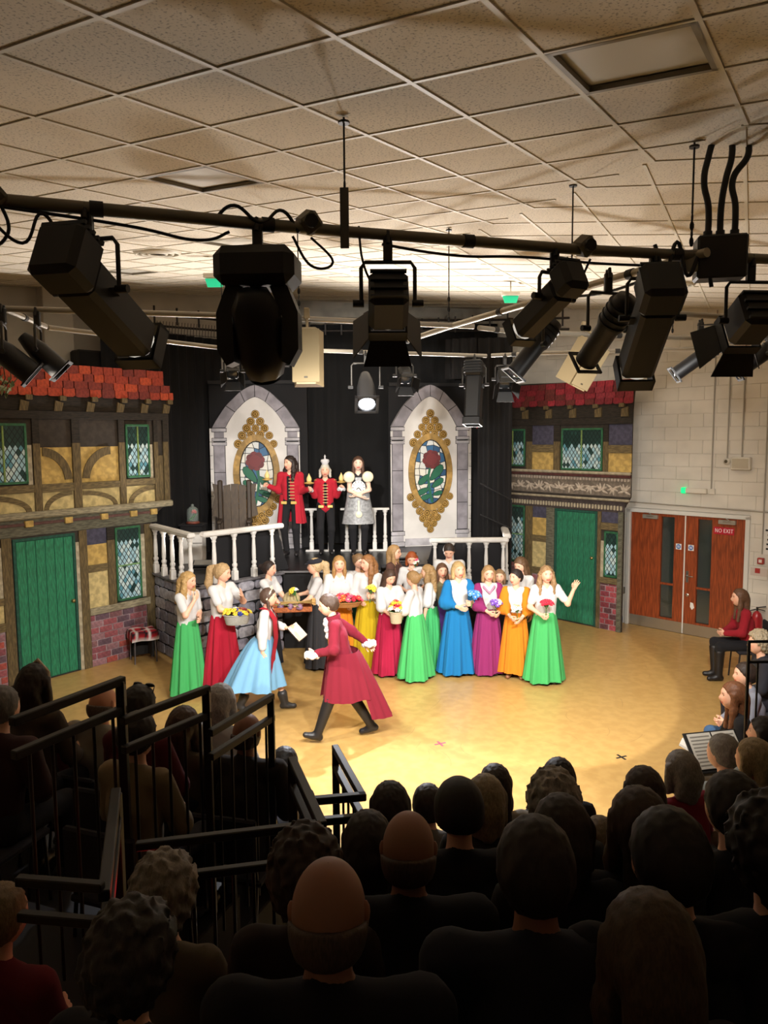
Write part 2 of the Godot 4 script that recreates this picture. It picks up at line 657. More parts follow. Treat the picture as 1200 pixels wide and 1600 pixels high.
	build_door(wu0 + 0.06, wu1 - 0.06)
	build_wall_fittings()

func floor_mat() -> StandardMaterial3D:
	var m := grain("bd9b5f", "floor", 0.18, 0.3)
	return m

func build_door(u0: float, u1: float) -> void:
	var d := structure("door_1", "reddish brown wooden double door with dark vision panels and metal kick plates", Vector3(2.28, 0, -16.2), -46.42)
	var g := Geo.new()
	var fm := flat("d8d6cf", 0.5)
	for x in [u0 - 0.035, u1 + 0.035]: g.cbox(Vector3(x, 1.07, -0.06), Vector3(0.07, 2.14, 0.2), 0.006)
	g.cbox(Vector3((u0 + u1) / 2, 2.12, -0.06), Vector3(u1 - u0 + 0.14, 0.07, 0.2), 0.006)
	part(d, "door_frame", g, fm)
	g = Geo.new()
	# closed, unlit, unseen lobby, made deep and grey to keep the panes dark
	var lm := (u0 + u1) / 2
	var lw := u1 - u0 + 0.4
	g.box(Vector3(lm, 1.2, -6.0), Vector3(lw, 2.5, 0.1))
	for sd in [-1, 1]: g.box(Vector3(lm + sd * (lw / 2 + 0.05), 1.2, -3.13), Vector3(0.1, 2.5, 5.84))
	g.box(Vector3(lm, 2.4, -3.13), Vector3(lw + 0.2, 0.1, 5.84))
	g.box(Vector3(lm, -0.05, -3.13), Vector3(lw + 0.2, 0.1, 5.84))
	part(d, "lobby_shell", g, flat("8f887c", 0.9))
	var pane := StandardMaterial3D.new()
	pane.albedo_color = Color(0.7, 0.8, 0.77, 0.03)
	pane.transparency = BaseMaterial3D.TRANSPARENCY_ALPHA
	pane.roughness = 0.06
	var wood := grain("a04a22", "wood", 1.0, 0.45, Vector3(5, 0.35, 5))
	var w := (u1 - u0) / 2
	for k in 2:
		var x0 := u0 + k * w
		# vision panel placed towards the meeting edge
		var p0 := x0 + (0.58 if k == 0 else 0.22)
		var p1 := p0 + 0.24
		g = Geo.new()
		var e := 0.006
		g.box(Vector3((x0 + e + p0) / 2, 1.045, -0.03), Vector3(p0 - x0 - e, 2.07, 0.045))
		g.box(Vector3((p1 + x0 + w - e) / 2, 1.045, -0.03), Vector3(x0 + w - e - p1, 2.07, 0.045))
		g.box(Vector3((p0 + p1) / 2, 2.06, -0.03), Vector3(p1 - p0, 0.05, 0.045))
		g.box(Vector3((p0 + p1) / 2, 0.12, -0.03), Vector3(p1 - p0, 0.22, 0.045))
		g.box(Vector3((p0 + p1) / 2, 0.84, -0.03), Vector3(p1 - p0, 0.035, 0.045))
		var leaf := part(d, "door_leaf", g, wood)
		for s in [[0.25, 0.82], [0.86, 2.03]]:
			g = Geo.new()
			g.box(Vector3((p0 + p1) / 2, (s[0] + s[1]) / 2, -0.035), Vector3(p1 - p0 - 0.02, s[1] - s[0], 0.012))
			part(leaf, "pane", g, pane)
		g = Geo.new()
		g.cbox(Vector3(x0 + w / 2, 0.1, -0.004), Vector3(w - 0.02, 0.19, 0.004), 0.001)
		part(leaf, "kick_plate", g, flat("b3a793", 0.35, 0.7))
		g = Geo.new()
		var cx := x0 + (0.38 if k == 0 else 0.72)
		g.cbox(Vector3(cx, 2.02, 0.02), Vector3(0.28, 0.07, 0.06), 0.006)
		g.tube([Vector3(cx - 0.06, 2.03, 0.05), Vector3(cx + 0.12, 2.05, 0.16), Vector3(cx - 0.02, 2.09, 0.05)], 0.009, 6)
		part(leaf, "door_closer", g, flat("b9b4a8", 0.4, 0.6))
		var sx := x0 + (w - 0.11 if k == 0 else 0.11)
		g = Geo.new()
		g.box(Vector3(sx, 1.53, -0.004), Vector3(0.1, 0.1, 0.004))
		var sg := part(leaf, "fire_door_sign", g, flat("e8e8e6", 0.5))
		g = Geo.new()
		g.lathe([Vector2(0.0, 0.004), Vector2(0.04, 0.004), Vector2(0.04, 0.0)], 20, Transform3D(Basis(Vector3.RIGHT, Vector3(0, 0, 1), Vector3(0, -1, 0)), Vector3(sx, 1.53, -0.002)))
		part(sg, "blue_disc", g, flat("1f5fae", 0.5))
		g = Geo.new()
		for q in 3: g.box(Vector3(sx, 1.545 - q * 0.014, 0.0025), Vector3(0.05, 0.006, 0.001))
		part(sg, "sign_lettering", g, flat("ffffff", 0.5))
		if k == 1:
			g = Geo.new()
			g.cbox(Vector3(x0 + 0.06, 1.02, 0.0), Vector3(0.05, 0.2, 0.012), 0.004)
			g.tube([Vector3(x0 + 0.06, 1.04, 0.0), Vector3(x0 + 0.06, 1.04, 0.06), Vector3(x0 + 0.19, 1.04, 0.06)], 0.011, 8)
			part(leaf, "lever_handle", g, flat("c9c6bf", 0.25, 0.9))
			g = Geo.new()
			g.ball(Vector3(x0 + 0.07, 0.7, 0.0), Vector3(0.03, 0.03, 0.012))
			part(leaf, "lock_cylinder", g, flat("c9c6bf", 0.3, 0.9))
			g = Geo.new()
			g.box(Vector3(x0 + 0.66, 1.87, -0.003), Vector3(0.34, 0.12, 0.006))
			var ne := part(leaf, "no_exit_sign", g, flat("b5122c", 0.5))
			ne.set_meta("label", "red sign reading NO EXIT")
			lettering(ne, "NO EXIT", Vector3(x0 + 0.66, 1.87, 0.001), 0.062, "f4eef0")
			g = Geo.new()
			g.prism(PackedVector2Array([Vector2(-0.03, 0.06), Vector2(0.02, 0.05), Vector2(0.04, -0.03), Vector2(0.0, -0.07), Vector2(-0.035, -0.02)]), 0, 0.003, Transform3D(Basis.IDENTITY, Vector3(x0 + 0.16, 0.52, -0.006)))
			part(leaf, "torn_paper", g, flat("e9e6df"))
	g = Geo.new()
	g.box(Vector3(u0 + w, 1.05, -0.004), Vector3(0.02, 2.08, 0.012))
	part(d, "meeting_strip", g, flat("dcdad2", 0.5))

func lettering(parent: Node, text: String, at: Vector3, size: float, hex: String) -> void:
	var t := TextMesh.new()
	t.text = text
	var sf := SystemFont.new()
	sf.font_names = PackedStringArray(["Droid Sans"])
	t.font = sf
	t.font_size = 32
	t.pixel_size = size / 24.0
	t.depth = 0.002
	t.material = flat(hex, 0.5)
	put(parent, "lettering", t, Transform3D(Basis.IDENTITY, at))

# a node on the right block wall, x along the wall, z out of it
func on_wall(called: String, label: String, category: String, u: float, y: float) -> Node3D:
	var d := Vector3(0.6894, 0, 0.7244)
	return thing(called, label, category, Vector3(2.28, y, -16.2) + d * u, -46.42)

func build_wall_fittings() -> void:
	var g := Geo.new()
	var cream := flat("d9d3c6", 0.5)
	var U := func(x: float, z: float) -> float: return (Vector3(x, 0, z) - Vector3(2.28, 0, -16.2)).dot(Vector3(0.6894, 0, 0.7244))
	# emergency light above the door
	var t := on_wall("emergency_light", "long white emergency light with a green lit end above the double door", "light", U.call(5.32, -13.01), 2.52)
	g.cbox(Vector3(0.03, 0, 0.04), Vector3(0.36, 0.09, 0.08), 0.012)
	part(t, "housing", g, cream)
	g = Geo.new()
	g.cbox(Vector3(-0.19, 0, 0.042), Vector3(0.075, 0.1, 0.086), 0.012)
	part(t, "green_lens", g, glow("18b565", 2.2))
	g = Geo.new()
	g.cbox(Vector3(0.29, 0.0, 0.025), Vector3(0.1, 0.09, 0.05), 0.006)
	part(t, "junction_box", g, cream)
	# sounder and speaker
	t = on_wall("alarm_sounder", "small round cream alarm sounder beside the wall speaker", "alarm", U.call(5.67, -12.64), 3.03)
	g = Geo.new()
	g.lathe([Vector2(0.0, 0.05), Vector2(0.03, 0.05), Vector2(0.055, 0.03), Vector2(0.06, 0.0)], 20, Transform3D(Basis(Vector3.RIGHT, Vector3(0, 0, 1), Vector3(0, -1, 0)), Vector3.ZERO))
	part(t, "housing", g, cream)
	g = Geo.new()
	g.lathe([Vector2(0.0, 0.054), Vector2(0.028, 0.052), Vector2(0.03, 0.04)], 16, Transform3D(Basis(Vector3.RIGHT, Vector3(0, 0, 1), Vector3(0, -1, 0)), Vector3.ZERO))
	part(t, "grille", g, flat("5a4f38"))
	t = on_wall("wall_speaker", "small cream rectangular speaker box on the right wall", "speaker", U.call(5.84, -12.46), 3.0)
	g = Geo.new()
	g.cbox(Vector3(0, 0, 0.05), Vector3(0.31, 0.21, 0.1), 0.015)
	part(t, "cabinet", g, cream)
	g = Geo.new()
	g.cbox(Vector3(0, 0, 0.101), Vector3(0.26, 0.16, 0.006), 0.002)
	part(t, "grille", g, flat("b9b09c", 0.9))
	# surface conduits
	var cd := [["vertical cable conduit down to the emergency light", [[5.5, -12.81, 2.56], [5.5, -12.81, 5.5]]], ["vertical cable conduit down to the alarm sounder", [[5.67, -12.63, 3.08], [5.67, -12.63, 5.4]]], ["vertical cable conduit down to the wall speaker", [[5.83, -12.46, 3.1], [5.83, -12.46, 5.4]]], ["horizontal cable conduit above the door frame", [[4.3, -14.07, 2.27], [6.6, -11.66, 2.22]]], ["vertical cable conduit down to the red call point", [[6.09, -12.19, 1.55], [6.09, -12.19, 5.3]]]]
	for c in cd:
		var o := Geo.new()
		var pts := []
		for p in c[1]: pts.append(Vector3(p[0] - 0.0101, p[2], p[1] + 0.0096))
		o.tube(pts, 0.011, 6)
		tag(part(self, "cable_conduit", o, flat("a39c8f", 0.6)), c[0], "conduit")
	# call point and its sign, extinguisher, notice, socket
	t = on_wall("fire_call_point", "red fire alarm call point on the wall right of the door", "alarm", U.call(6.09, -12.2), 1.44)
	g = Geo.new()
	g.cbox(Vector3(0, 0, 0.03), Vector3(0.1, 0.1, 0.06), 0.008)
	part(t, "box", g, flat("a33a34", 0.4))
	g = Geo.new()
	g.box(Vector3(0, 0, 0.0605), Vector3(0.05, 0.05, 0.003))
	part(t, "glass", g, flat("dcd6cf", 0.3))
	t = on_wall("safety_notice", "small notice with red square under the red call point", "sign", U.call(6.06, -12.22), 1.25)
	g = Geo.new()
	g.box(Vector3(0, 0, 0.003), Vector3(0.26, 0.13, 0.006))
	part(t, "plate", g, flat("c4b6ac"))
	g = Geo.new()
	g.box(Vector3(-0.02, 0.02, 0.0065), Vector3(0.08, 0.08, 0.002))
	part(t, "red_square", g, flat("a8352f"))
	t = on_wall("paper_notice", "white paper notice with black print at the right edge of the wall", "notice", U.call(6.2, -12.08), 1.8)
	g = Geo.new()
	g.box(Vector3(0, 0, 0.002), Vector3(0.36, 0.5, 0.004))
	part(t, "sheet", g, flat("d9d5cc"))
	g = Geo.new()
	for k in 5: g.box(Vector3(0.02 * (k % 2), 0.14 - 0.075 * k, 0.0045), Vector3(0.24 - 0.03 * (k % 3), 0.028, 0.001))
	part(t, "print", g, flat("1c1a19"))
	t = on_wall("fire_extinguisher", "red fire extinguisher behind the woman in the red jumper", "extinguisher", U.call(6.08, -12.18), 0.36)
	g = Geo.new()
	g.lathe([Vector2(0.0, -0.24), Vector2(0.08, -0.24), Vector2(0.085, -0.2), Vector2(0.085, 0.16), Vector2(0.06, 0.24), Vector2(0.025, 0.27), Vector2(0.0, 0.28)], 20, Transform3D(Basis.IDENTITY, Vector3(0, 0, 0.12)))
	part(t, "cylinder", g, flat("a5232b", 0.3))
	g = Geo.new()
	g.cbox(Vector3(0, 0.31, 0.12), Vector3(0.03, 0.06, 0.03), 0.005)
	g.tube([Vector3(0, 0.33, 0.12), Vector3(0.14, 0.37, 0.14)], 0.01, 6)
	g.tube([Vector3(0, 0.31, 0.12), Vector3(0.13, 0.3, 0.14)], 0.008, 6)
	part(t, "valve_handle", g, flat("17181a", 0.4))
	g = Geo.new()
	g.tube([Vector3(-0.02, 0.3, 0.13), Vector3(-0.12, 0.26, 0.14), Vector3(-0.12, 0.0, 0.14), Vector3(-0.1, -0.1, 0.13)], 0.012, 7)
	part(t, "hose", g, flat("17181a", 0.6))
	t = on_wall("wall_socket", "small metal box low on the wall left of the door", "socket", U.call(4.42, -13.95), 0.62)
	g = Geo.new()
	g.cbox(Vector3(0, 0, 0.04), Vector3(0.09, 0.12, 0.08), 0.01)
	part(t, "box", g, flat("a9a69e", 0.35, 0.7))
	# wall speaker behind the left lanterns
	t = thing("black_speaker", "black loudspeaker on the pale wall above the left house roof", "speaker", Vector3(-5.02, 4.65, -13.17), 45.6)
	g = Geo.new()
	g.cbox(Vector3.ZERO, Vector3(0.45, 0.62, 0.32), 0.03)
	part(t, "cabinet", g, flat("191817", 0.7))
	g = Geo.new()
	g.cbox(Vector3(0, 0, 0.163), Vector3(0.4, 0.56, 0.012), 0.004)
	part(t, "grille", g, flat("100f0f", 0.95))
	g = Geo.new()
	g.box(Vector3(0, 0, -0.22), Vector3(0.08, 0.12, 0.14))
	part(t, "bracket", g, flat("24211e", 0.6))
	# green exit boxes on the ceiling
	for q in [[Vector3(-2.05, 5.38, -9.6), "green exit light hanging from the ceiling on the left"], [Vector3(1.9, 5.5, -11.6), "green exit light hanging from the ceiling above the diagonal pipe"]]:
		t = thing("exit_light", q[1], "exit sign", q[0])
		g = Geo.new()
		g.cbox(Vector3(0, 0.07, 0), Vector3(0.26, 0.06, 0.12), 0.008)
		g.tube([Vector3(0, 0.09, 0), Vector3(0, 0.26, 0)], 0.01, 6)
		part(t, "housing", g, cream)
		g = Geo.new()
		g.prism(PackedVector2Array([Vector2(-0.12, 0.04), Vector2(0.12, 0.04), Vector2(0.09, -0.06), Vector2(-0.09, -0.06)]), -0.006, 0.006)
		part(t, "green_face", g, glow("27a878", 1.3))

# ---------------------------------------------------------------- painted house fronts
func rect(parent: Node, called: String, u0: float, v0: float, u1: float, v1: float, z0: float, z1: float, m: Material, bv := 0.004) -> MeshInstance3D:
	var g := Geo.new()
	g.cbox(Vector3((u0 + u1) / 2, (v0 + v1) / 2, (z0 + z1) / 2), Vector3(absf(u1 - u0), absf(v1 - v0), z1 - z0), minf(bv, (z1 - z0) * 0.4))
	return part(parent, called, g, m)

func poly_part(parent: Node, called: String, pts: PackedVector2Array, z0: float, z1: float, m: Material) -> MeshInstance3D:
	var g := Geo.new()
	g.prism(pts, z0, z1)
	return part(parent, called, g, m)

# curved timber between two angles of an ellipse
func brace(parent: Node, c: Vector2, rx: float, ry: float, a0: float, a1: float, w: float, z0: float, z1: float, m: Material) -> void:
	var outer := PackedVector2Array()
	var inner := PackedVector2Array()
	for i in 11:
		var a := deg_to_rad(lerpf(a0, a1, i / 10.0))
		outer.append(c + Vector2(cos(a) * rx, sin(a) * ry))
		inner.append(c + Vector2(cos(a) * (rx - w), sin(a) * (ry - w)))
	inner.reverse()
	outer.append_array(inner)
	poly_part(parent, "curved_brace", outer, z0, z1, m)

# leaded diamond glazing; panes above vs carry painted eave shade with a straight lower edge
func leaded(parent: Node, u0: float, v0: float, u1: float, v1: float, z: float, vs: float, dx := 0.078, dy := 0.115) -> void:
	var lights := Geo.new()
	var win := PackedVector2Array([Vector2(u0, v0), Vector2(u1, v0), Vector2(u1, v1), Vector2(u0, v1)])
	var nx := int((u1 - u0) / dx) + 2
	var ny := int((v1 - v0) / dy) + 2
	for i in range(-1, nx * 2):
		for j in range(-1, ny * 2):
			if (i + j) % 2 != 0: continue
			var c := Vector2(u0 + i * dx / 2, v0 + j * dy / 2)
			var a := dx / 2 - 0.007
			var b := dy / 2 - 0.01
			for pc in Geometry2D.intersect_polygons(PackedVector2Array([c + Vector2(a, 0), c + Vector2(0, b), c + Vector2(-a, 0), c + Vector2(0, -b)]), win):
				if pc.size() < 3: continue
				var q := rng.randf()
				var col := Color("9fc3cf") if q < 0.45 else (Color("c3d6d6") if q < 0.75 else (Color("5d93a4") if q < 0.9 else Color("23403f")))
				if c.y > vs: col = Color("1d3836") if q < 0.8 else Color("274a44")  # scenic shade put into the pane colour
				lights.prism(pc, z, z + 0.003, Transform3D.IDENTITY, col.srgb_to_linear(), false)
	rect(parent, "window_leads", u0, v0, u1, v1, z - 0.006, z, flat("14201c", 0.6))
	part(parent, "diamond_panes", lights, vcol(0.35)).set_meta("kind", "stuff")

# window with green painted sash
func leaded_window(house: Node, called_label: String, u0: float, v0: float, u1: float, v1: float, vs: float, mull: bool, trans: float, z := 0.012) -> void:
	var green := grain("2f6b46", "mottle", 3.0, 0.6)
	var w := Node3D.new()
	w.name = numbered(house, "window")
	house.add_child(w, true)
	w.set_meta("label", called_label)
	var b := 0.035
	for s in [[u0, v0, u0 + b, v1], [u1 - b, v0, u1, v1], [u0, v0, u1, v0 + b], [u0, v1 - b, u1, v1]]:
		rect(w, "sash", s[0], s[1], s[2], s[3], z, z + 0.02, green)
	if mull:
		var m := (u0 + u1) / 2
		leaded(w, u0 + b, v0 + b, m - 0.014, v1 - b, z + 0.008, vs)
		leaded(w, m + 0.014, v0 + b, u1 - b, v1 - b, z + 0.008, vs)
		rect(w, "mullion", m - 0.014, v0 + b, m + 0.014, v1 - b, z, z + 0.02, grain("7f9a52", "mottle", 3.0, 0.6))
	elif trans > 0.0:
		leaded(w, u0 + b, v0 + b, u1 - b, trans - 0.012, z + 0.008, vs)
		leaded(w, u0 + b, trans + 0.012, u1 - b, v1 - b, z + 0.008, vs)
		rect(w, "transom", u0 + b, trans - 0.012, u1 - b, trans + 0.012, z, z + 0.02, grain("7fa86a", "mottle", 3.0, 0.6))
	else:
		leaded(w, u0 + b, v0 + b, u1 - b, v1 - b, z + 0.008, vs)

func roof_tiles(house: Node, u0: float, u1a: float, u1b: float, v0: float, v1: float, rows: int, cols: Array) -> void:
	var variants := []
	for wd in [0.17, 0.2, 0.23]:
		for hx in cols:
			var g := Geo.new()
			var hh := (v1 - v0) / rows
			var pl := PackedVector2Array([Vector2(0.008, 0.006), Vector2(wd * 0.2, -0.01), Vector2(wd * 0.8, -0.009), Vector2(wd - 0.008, 0.008), Vector2(wd - 0.008, hh), Vector2(0.008, hh)])
			g.prism(pl, 0.0, 0.018)
			variants.append([wd, g.mesh(grain(hx, "mottle", 5.0, 0.8))])
	for r in rows:
		var hh := (v1 - v0) / rows
		var end := lerpf(u1a, u1b, float(r) / rows)
		var u := u0 - 0.1 * (r % 2)
		while u < end - 0.08:
			var q: Array = variants[rng.randi() % variants.size()]
			var s: float = minf(1.0, (end - u) / q[0])
			put(house, "roof_tile", q[1], Transform3D(Basis.from_euler(Vector3(-0.05, 0, rng.randf_range(-0.02, 0.02))) * Basis.from_scale(Vector3(s, 1, 1)), Vector3(u, v0 + r * hh, 0.03 + rng.randf() * 0.008)))
			u += q[0]

func brickwork(house: Node, u0: float, v0: float, u1: float, v1: float, cols: Array, bw := 0.23, bh := 0.1) -> void:
	rect(house, "mortar_panel", u0, v0, u1, v1, 0.0, 0.006, grain("a68f93", "mottle", 4.0, 0.9), 0.001)
	var share := {}
	var row := 0
	var v := v0
	while v < v1 - 0.03:
		var h := minf(bh, v1 - v)
		var u := u0 - bw * 0.5 * (row % 2)
		while u < u1:
			var w := bw * rng.randf_range(0.85, 1.15)
			var a := maxf(u, u0)
			var b := minf(u + w, u1)
			if b - a > 0.03:
				var key := "%d/%d/%d" % [int((b - a) * 50), int(h * 100), rng.randi() % cols.size()]
				if not share.has(key):
					var g := Geo.new()
					var ww := int((b - a) * 50) / 50.0 - 0.012
					g.cbox(Vector3.ZERO, Vector3(maxf(ww, 0.012), h - 0.014, 0.014), 0.005)
					share[key] = g.mesh(grain(cols[int(key.split("/")[2])], "mottle", 5.0, 0.85))
				put(house, "brick", share[key], Transform3D(Basis.IDENTITY, Vector3((a + b) / 2, v + h / 2, 0.009)))
			u += w
		v += bh
		row += 1

func plank_door(house: Node, lab: String, u0: float, v0: float, u1: float, v1: float, n: int, hex: String, seam: String, knob_u: float, knob_v: float) -> void:
	var d := Node3D.new()
	d.name = numbered(house, "plank_door")
	house.add_child(d, true)
	d.set_meta("label", lab)
	rect(d, "door_backing", u0, v0, u1, v1, 0.0, 0.008, grain(seam, "mottle", 4.0, 0.7), 0.001)
	var w := (u1 - u0 - 0.05) / n
	for k in n:
		rect(d, "plank", u0 + 0.025 + k * w + 0.004, v0 + 0.01, u0 + 0.025 + (k + 1) * w - 0.004, v1 - 0.03, 0.006, 0.018, grain(hex, "wood", 1.6, 0.6, Vector3(4, 0.5, 4)))
	for s in [[u0 - 0.02, v0, u0 + 0.02, v1], [u1 - 0.02, v0, u1 + 0.02, v1], [u0 - 0.02, v1 - 0.025, u1 + 0.02, v1 + 0.015]]:
		rect(d, "door_edge", s[0], s[1], s[2], s[3], 0.004, 0.026, grain("1c5344", "mottle", 4.0, 0.6))
	var g := Geo.new()
	g.lathe([Vector2(0.018, 0.0), Vector2(0.012, 0.02), Vector2(0.028, 0.035), Vector2(0.03, 0.05), Vector2(0.018, 0.062), Vector2(0.0, 0.065)], 14, Transform3D(Basis(Vector3.RIGHT, Vector3(0, 0, 1), Vector3(0, -1, 0)), Vector3(knob_u, knob_v, 0.015)))
	part(d, "door_knob", g, flat("9b8a5c", 0.3, 0.8))

func build_houses() -> void:
	var timber := grain("6f5e3d", "wood", 1.4, 0.85, Vector3(3, 0.6, 3))
	var timber_h := grain("786744", "wood", 1.4, 0.85, Vector3(0.6, 3, 3))
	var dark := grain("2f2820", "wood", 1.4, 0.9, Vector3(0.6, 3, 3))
	var gloom := grain("3d352d", "mottle", 2.0, 0.9)
	var plaster := grain("c9a860", "mottle", 2.2, 0.9)
	var pale := grain("d2bd83", "mottle", 2.2, 0.9)
	var cream := grain("b9ad93", "mottle", 3.0, 0.9)
	var violet := grain("4c4a5d", "mottle", 3.0, 0.9)
	var grey := grain("6d6a58", "wood", 1.4, 0.85, Vector3(0.6, 3, 3))
	var reds := ["a8402c", "bd4a2e", "8c372c", "c5512f", "7e332c"]
	# ------------- left
	var h := thing("house_front", "tall painted half-timbered house front with green plank door on the left", "stage flat", Vector3(-4.5, 0, -11.4), 53.13)
	poly_part(h, "backing_board", PackedVector2Array([Vector2(-1.5, 0), Vector2(1.2, 0), Vector2(1.2, 2.2), Vector2(1.6, 2.45), Vector2(1.6, 3.9), Vector2(1.68, 4.1), Vector2(1.42, 4.55), Vector2(-1.5, 4.53)]), -0.04, 0.0, gloom)
	roof_tiles(h, -1.5, 1.68, 1.44, 4.1, 4.55, 4, reds)
	rect(h, "eave_shade_board", -1.5, 3.88, 1.6, 4.1, 0.0, 0.012, dark)  # dark band holds the scenery's painted eave shadow
	for u in [-1.38, -0.87, -0.36, 0.15, 0.66, 1.1, 1.52]:
		rect(h, "rafter_end", u + 0.04, 4.03, u + 0.14, 4.1, 0.01, 0.06, timber)
		poly_part(h, "bracket", PackedVector2Array([Vector2(u - 0.05, 3.88), Vector2(u + 0.07, 3.88), Vector2(u + 0.1, 4.0), Vector2(u - 0.02, 4.03)]), 0.01, 0.04, timber)
	rect(h, "wall_plate", -1.5, 3.77, 1.58, 3.88, 0.01, 0.035, dark)
	# upper wall: plaster panels below, eave shadow as dark scenic paint above
	for p in [[-0.65, -0.15], [-0.02, 0.63]]:
		rect(h, "plaster_panel", p[0], 2.83, p[1], 3.36, 0.0, 0.006, plaster)
		rect(h, "painted_shade_panel", p[0], 3.36, p[1], 3.77, 0.0, 0.006, gloom)  # painted eave shadow of the flat, put into the panel colour
		rect(h, "plaster_panel", p[0], 2.46, p[1], 2.73, 0.0, 0.006, pale)
	rect(h, "plaster_panel", -1.5, 2.46, -0.75, 2.73, 0.0, 0.006, pale)
	rect(h, "plaster_panel", 0.74, 2.46, 1.28, 2.73, 0.0, 0.006, pale)
	for p in [[-0.75, -0.64], [-0.15, -0.02], [0.63, 0.74], [1.28, 1.36], [1.46, 1.56]]:
		rect(h, "post", p[0], 2.46, p[1], 3.42, 0.006, 0.032, timber)
		rect(h, "shaded_post_head", p[0], 3.42, p[1], 3.77, 0.006, 0.031, dark)  # post top in darker paint, the same eave shadow
	rect(h, "turned_post", 1.37, 2.46, 1.45, 3.2, 0.0, 0.02, timber)
	for p in [[-1.5, -0.75, 2.73, 2.84], [-0.64, -0.15, 2.72, 2.84], [-0.02, 0.63, 2.73, 2.83], [0.74, 1.28, 2.74, 2.84]]:
		rect(h, "rail", p[0], p[2], p[1], p[3], 0.006, 0.03, timber_h)
	brace(h, Vector2(-0.62, 2.86), 0.46, 0.5, 4, 88, 0.12, 0.006, 0.024, timber)
	brace(h, Vector2(0.5, 2.86), 0.5, 0.5, 92, 176, 0.12, 0.006, 0.024, timber)
	brace(h, Vector2(-0.16, 2.46), 0.46, 0.27, 92, 180, 0.07, 0.006, 0.022, timber_h)
	brace(h, Vector2(-0.02, 2.46), 0.6, 0.25, 0, 88, 0.07, 0.006, 0.022, timber_h)
	brace(h, Vector2(1.28, 2.46), 0.5, 0.27, 92, 180, 0.08, 0.006, 0.022, timber_h)
	brace(h, Vector2(-1.5, 2.46), 0.7, 0.27, 0, 88, 0.08, 0.006, 0.022, timber_h)
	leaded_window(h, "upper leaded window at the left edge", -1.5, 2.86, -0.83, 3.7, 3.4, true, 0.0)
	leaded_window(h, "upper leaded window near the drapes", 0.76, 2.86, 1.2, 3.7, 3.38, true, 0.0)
	rect(h, "window_jamb", 1.2, 2.84, 1.26, 3.38, 0.002, 0.016, cream)
	rect(h, "window_jamb", -0.83, 2.84, -0.76, 3.4, 0.002, 0.016, cream)
	rect(h, "sill_beam", -1.5, 2.36, 1.6, 2.46, 0.0, 0.07, grain("a2987c", "wood", 1.4, 0.85, Vector3(0.6, 3, 3)), 0.02)
	rect(h, "jetty_board", -1.5, 2.12, 1.3, 2.36, 0.0, 0.012, grey)
	rect(h, "jetty_moulding", -1.5, 2.27, 1.3, 2.31, 0.01, 0.03, grain("6a4a44", "mottle", 3.0, 0.9))
	for u in [-0.87, -0.27, 0.32, 0.84, 1.22]:
		rect(h, "joist_end", u - 0.06, 2.25, u + 0.06, 2.34, 0.012, 0.06, plaster)
	# lower storey
	plank_door(h, "green plank door with small knob", -1.09, 0.02, -0.19, 2.08, 6, "2b8a62", "174f40", -0.26, 1.09)
	rect(h, "post", -1.27, 0.0, -1.13, 2.12, 0.0, 0.03, timber)
	rect(h, "door_jamb", -0.165, 0.0, -0.11, 1.95, 0.0, 0.02, cream)
	rect(h, "post", -0.11, 0.0, 0.02, 2.12, 0.0, 0.03, timber)
	rect(h, "painted_shade_panel", 0.02, 1.88, 0.36, 2.12, 0.0, 0.006, violet)  # jetty shadow of the scenery as dark paint
	rect(h, "plaster_panel", 0.02, 1.57, 0.36, 1.88, 0.0, 0.006, plaster)
	rect(h, "rail", 0.02, 1.46, 0.36, 1.57, 0.0, 0.025, timber_h)
	rect(h, "plaster_panel", 0.02, 0.9, 0.36, 1.46, 0.0, 0.006, pale)
	rect(h, "post", 0.36, 0.9, 0.49, 1.92, 0.0, 0.03, timber)
	rect(h, "shaded_post_head", 0.36, 1.92, 0.49, 2.12, 0.0, 0.03, dark)  # darker paint where the jetty shadow is painted on the post
	leaded_window(h, "lower leaded window beside the stone wall", 0.5, 0.93, 0.96, 2.1, 1.85, false, 1.49)
	rect(h, "window_jamb", 0.96, 0.93, 1.04, 1.95, 0.0, 0.02, cream)
	rect(h, "post", 1.04, 0.0, 1.2, 2.1, 0.0, 0.03, timber)
	rect(h, "sill", 0.02, 0.8, 1.1, 0.91, 0.0, 0.04, grain("a2987c", "wood", 1.4, 0.85, Vector3(0.6, 3, 3)))
	var brickc := ["a65c62", "b06a70", "93525a", "8f6366", "b5584e", "6f5560", "a0747a"]
	brickwork(h, 0.02, 0.0, 1.04, 0.8, brickc)
	brickwork(h, -1.5, 0.0, -1.27, 0.83, brickc)
	rect(h, "rail", -1.5, 0.83, -1.27, 0.95, 0.0, 0.03, timber_h)
	rect(h, "plaster_panel", -1.5, 0.95, -1.27, 1.2, 0.0, 0.006, pale)
	rect(h, "rail", -1.5, 1.2, -1.27, 1.3, 0.0, 0.03, timber_h)
	rect(h, "window_jamb", -1.34, 1.3, -1.27, 2.0, 0.0, 0.02, cream)
	leaded_window(h, "sliver of a lower leaded window at the picture edge", -1.5, 1.3, -1.34, 2.05, 1.9, false, 0.0)
	# ivy at the left end of the roof
	var iv := thing("ivy_bush", "clump of grey-green ivy on the left end of the red roof", "plant", Vector3(-4.5, 0, -11.4), 53.13)
	var leafm := []
	for hx in ["5a6a3c", "6f7a4a", "7d8560", "48552f", "8b8f70"]:
		var g := Geo.new()
		g.prism(PackedVector2Array([Vector2(0, 0), Vector2(0.018, 0.03), Vector2(0.012, 0.07), Vector2(0, 0.1), Vector2(-0.012, 0.07), Vector2(-0.018, 0.03)]), -0.002, 0.002)
		leafm.append(g.mesh(flat(hx, 0.7)))
	var stem := Geo.new()
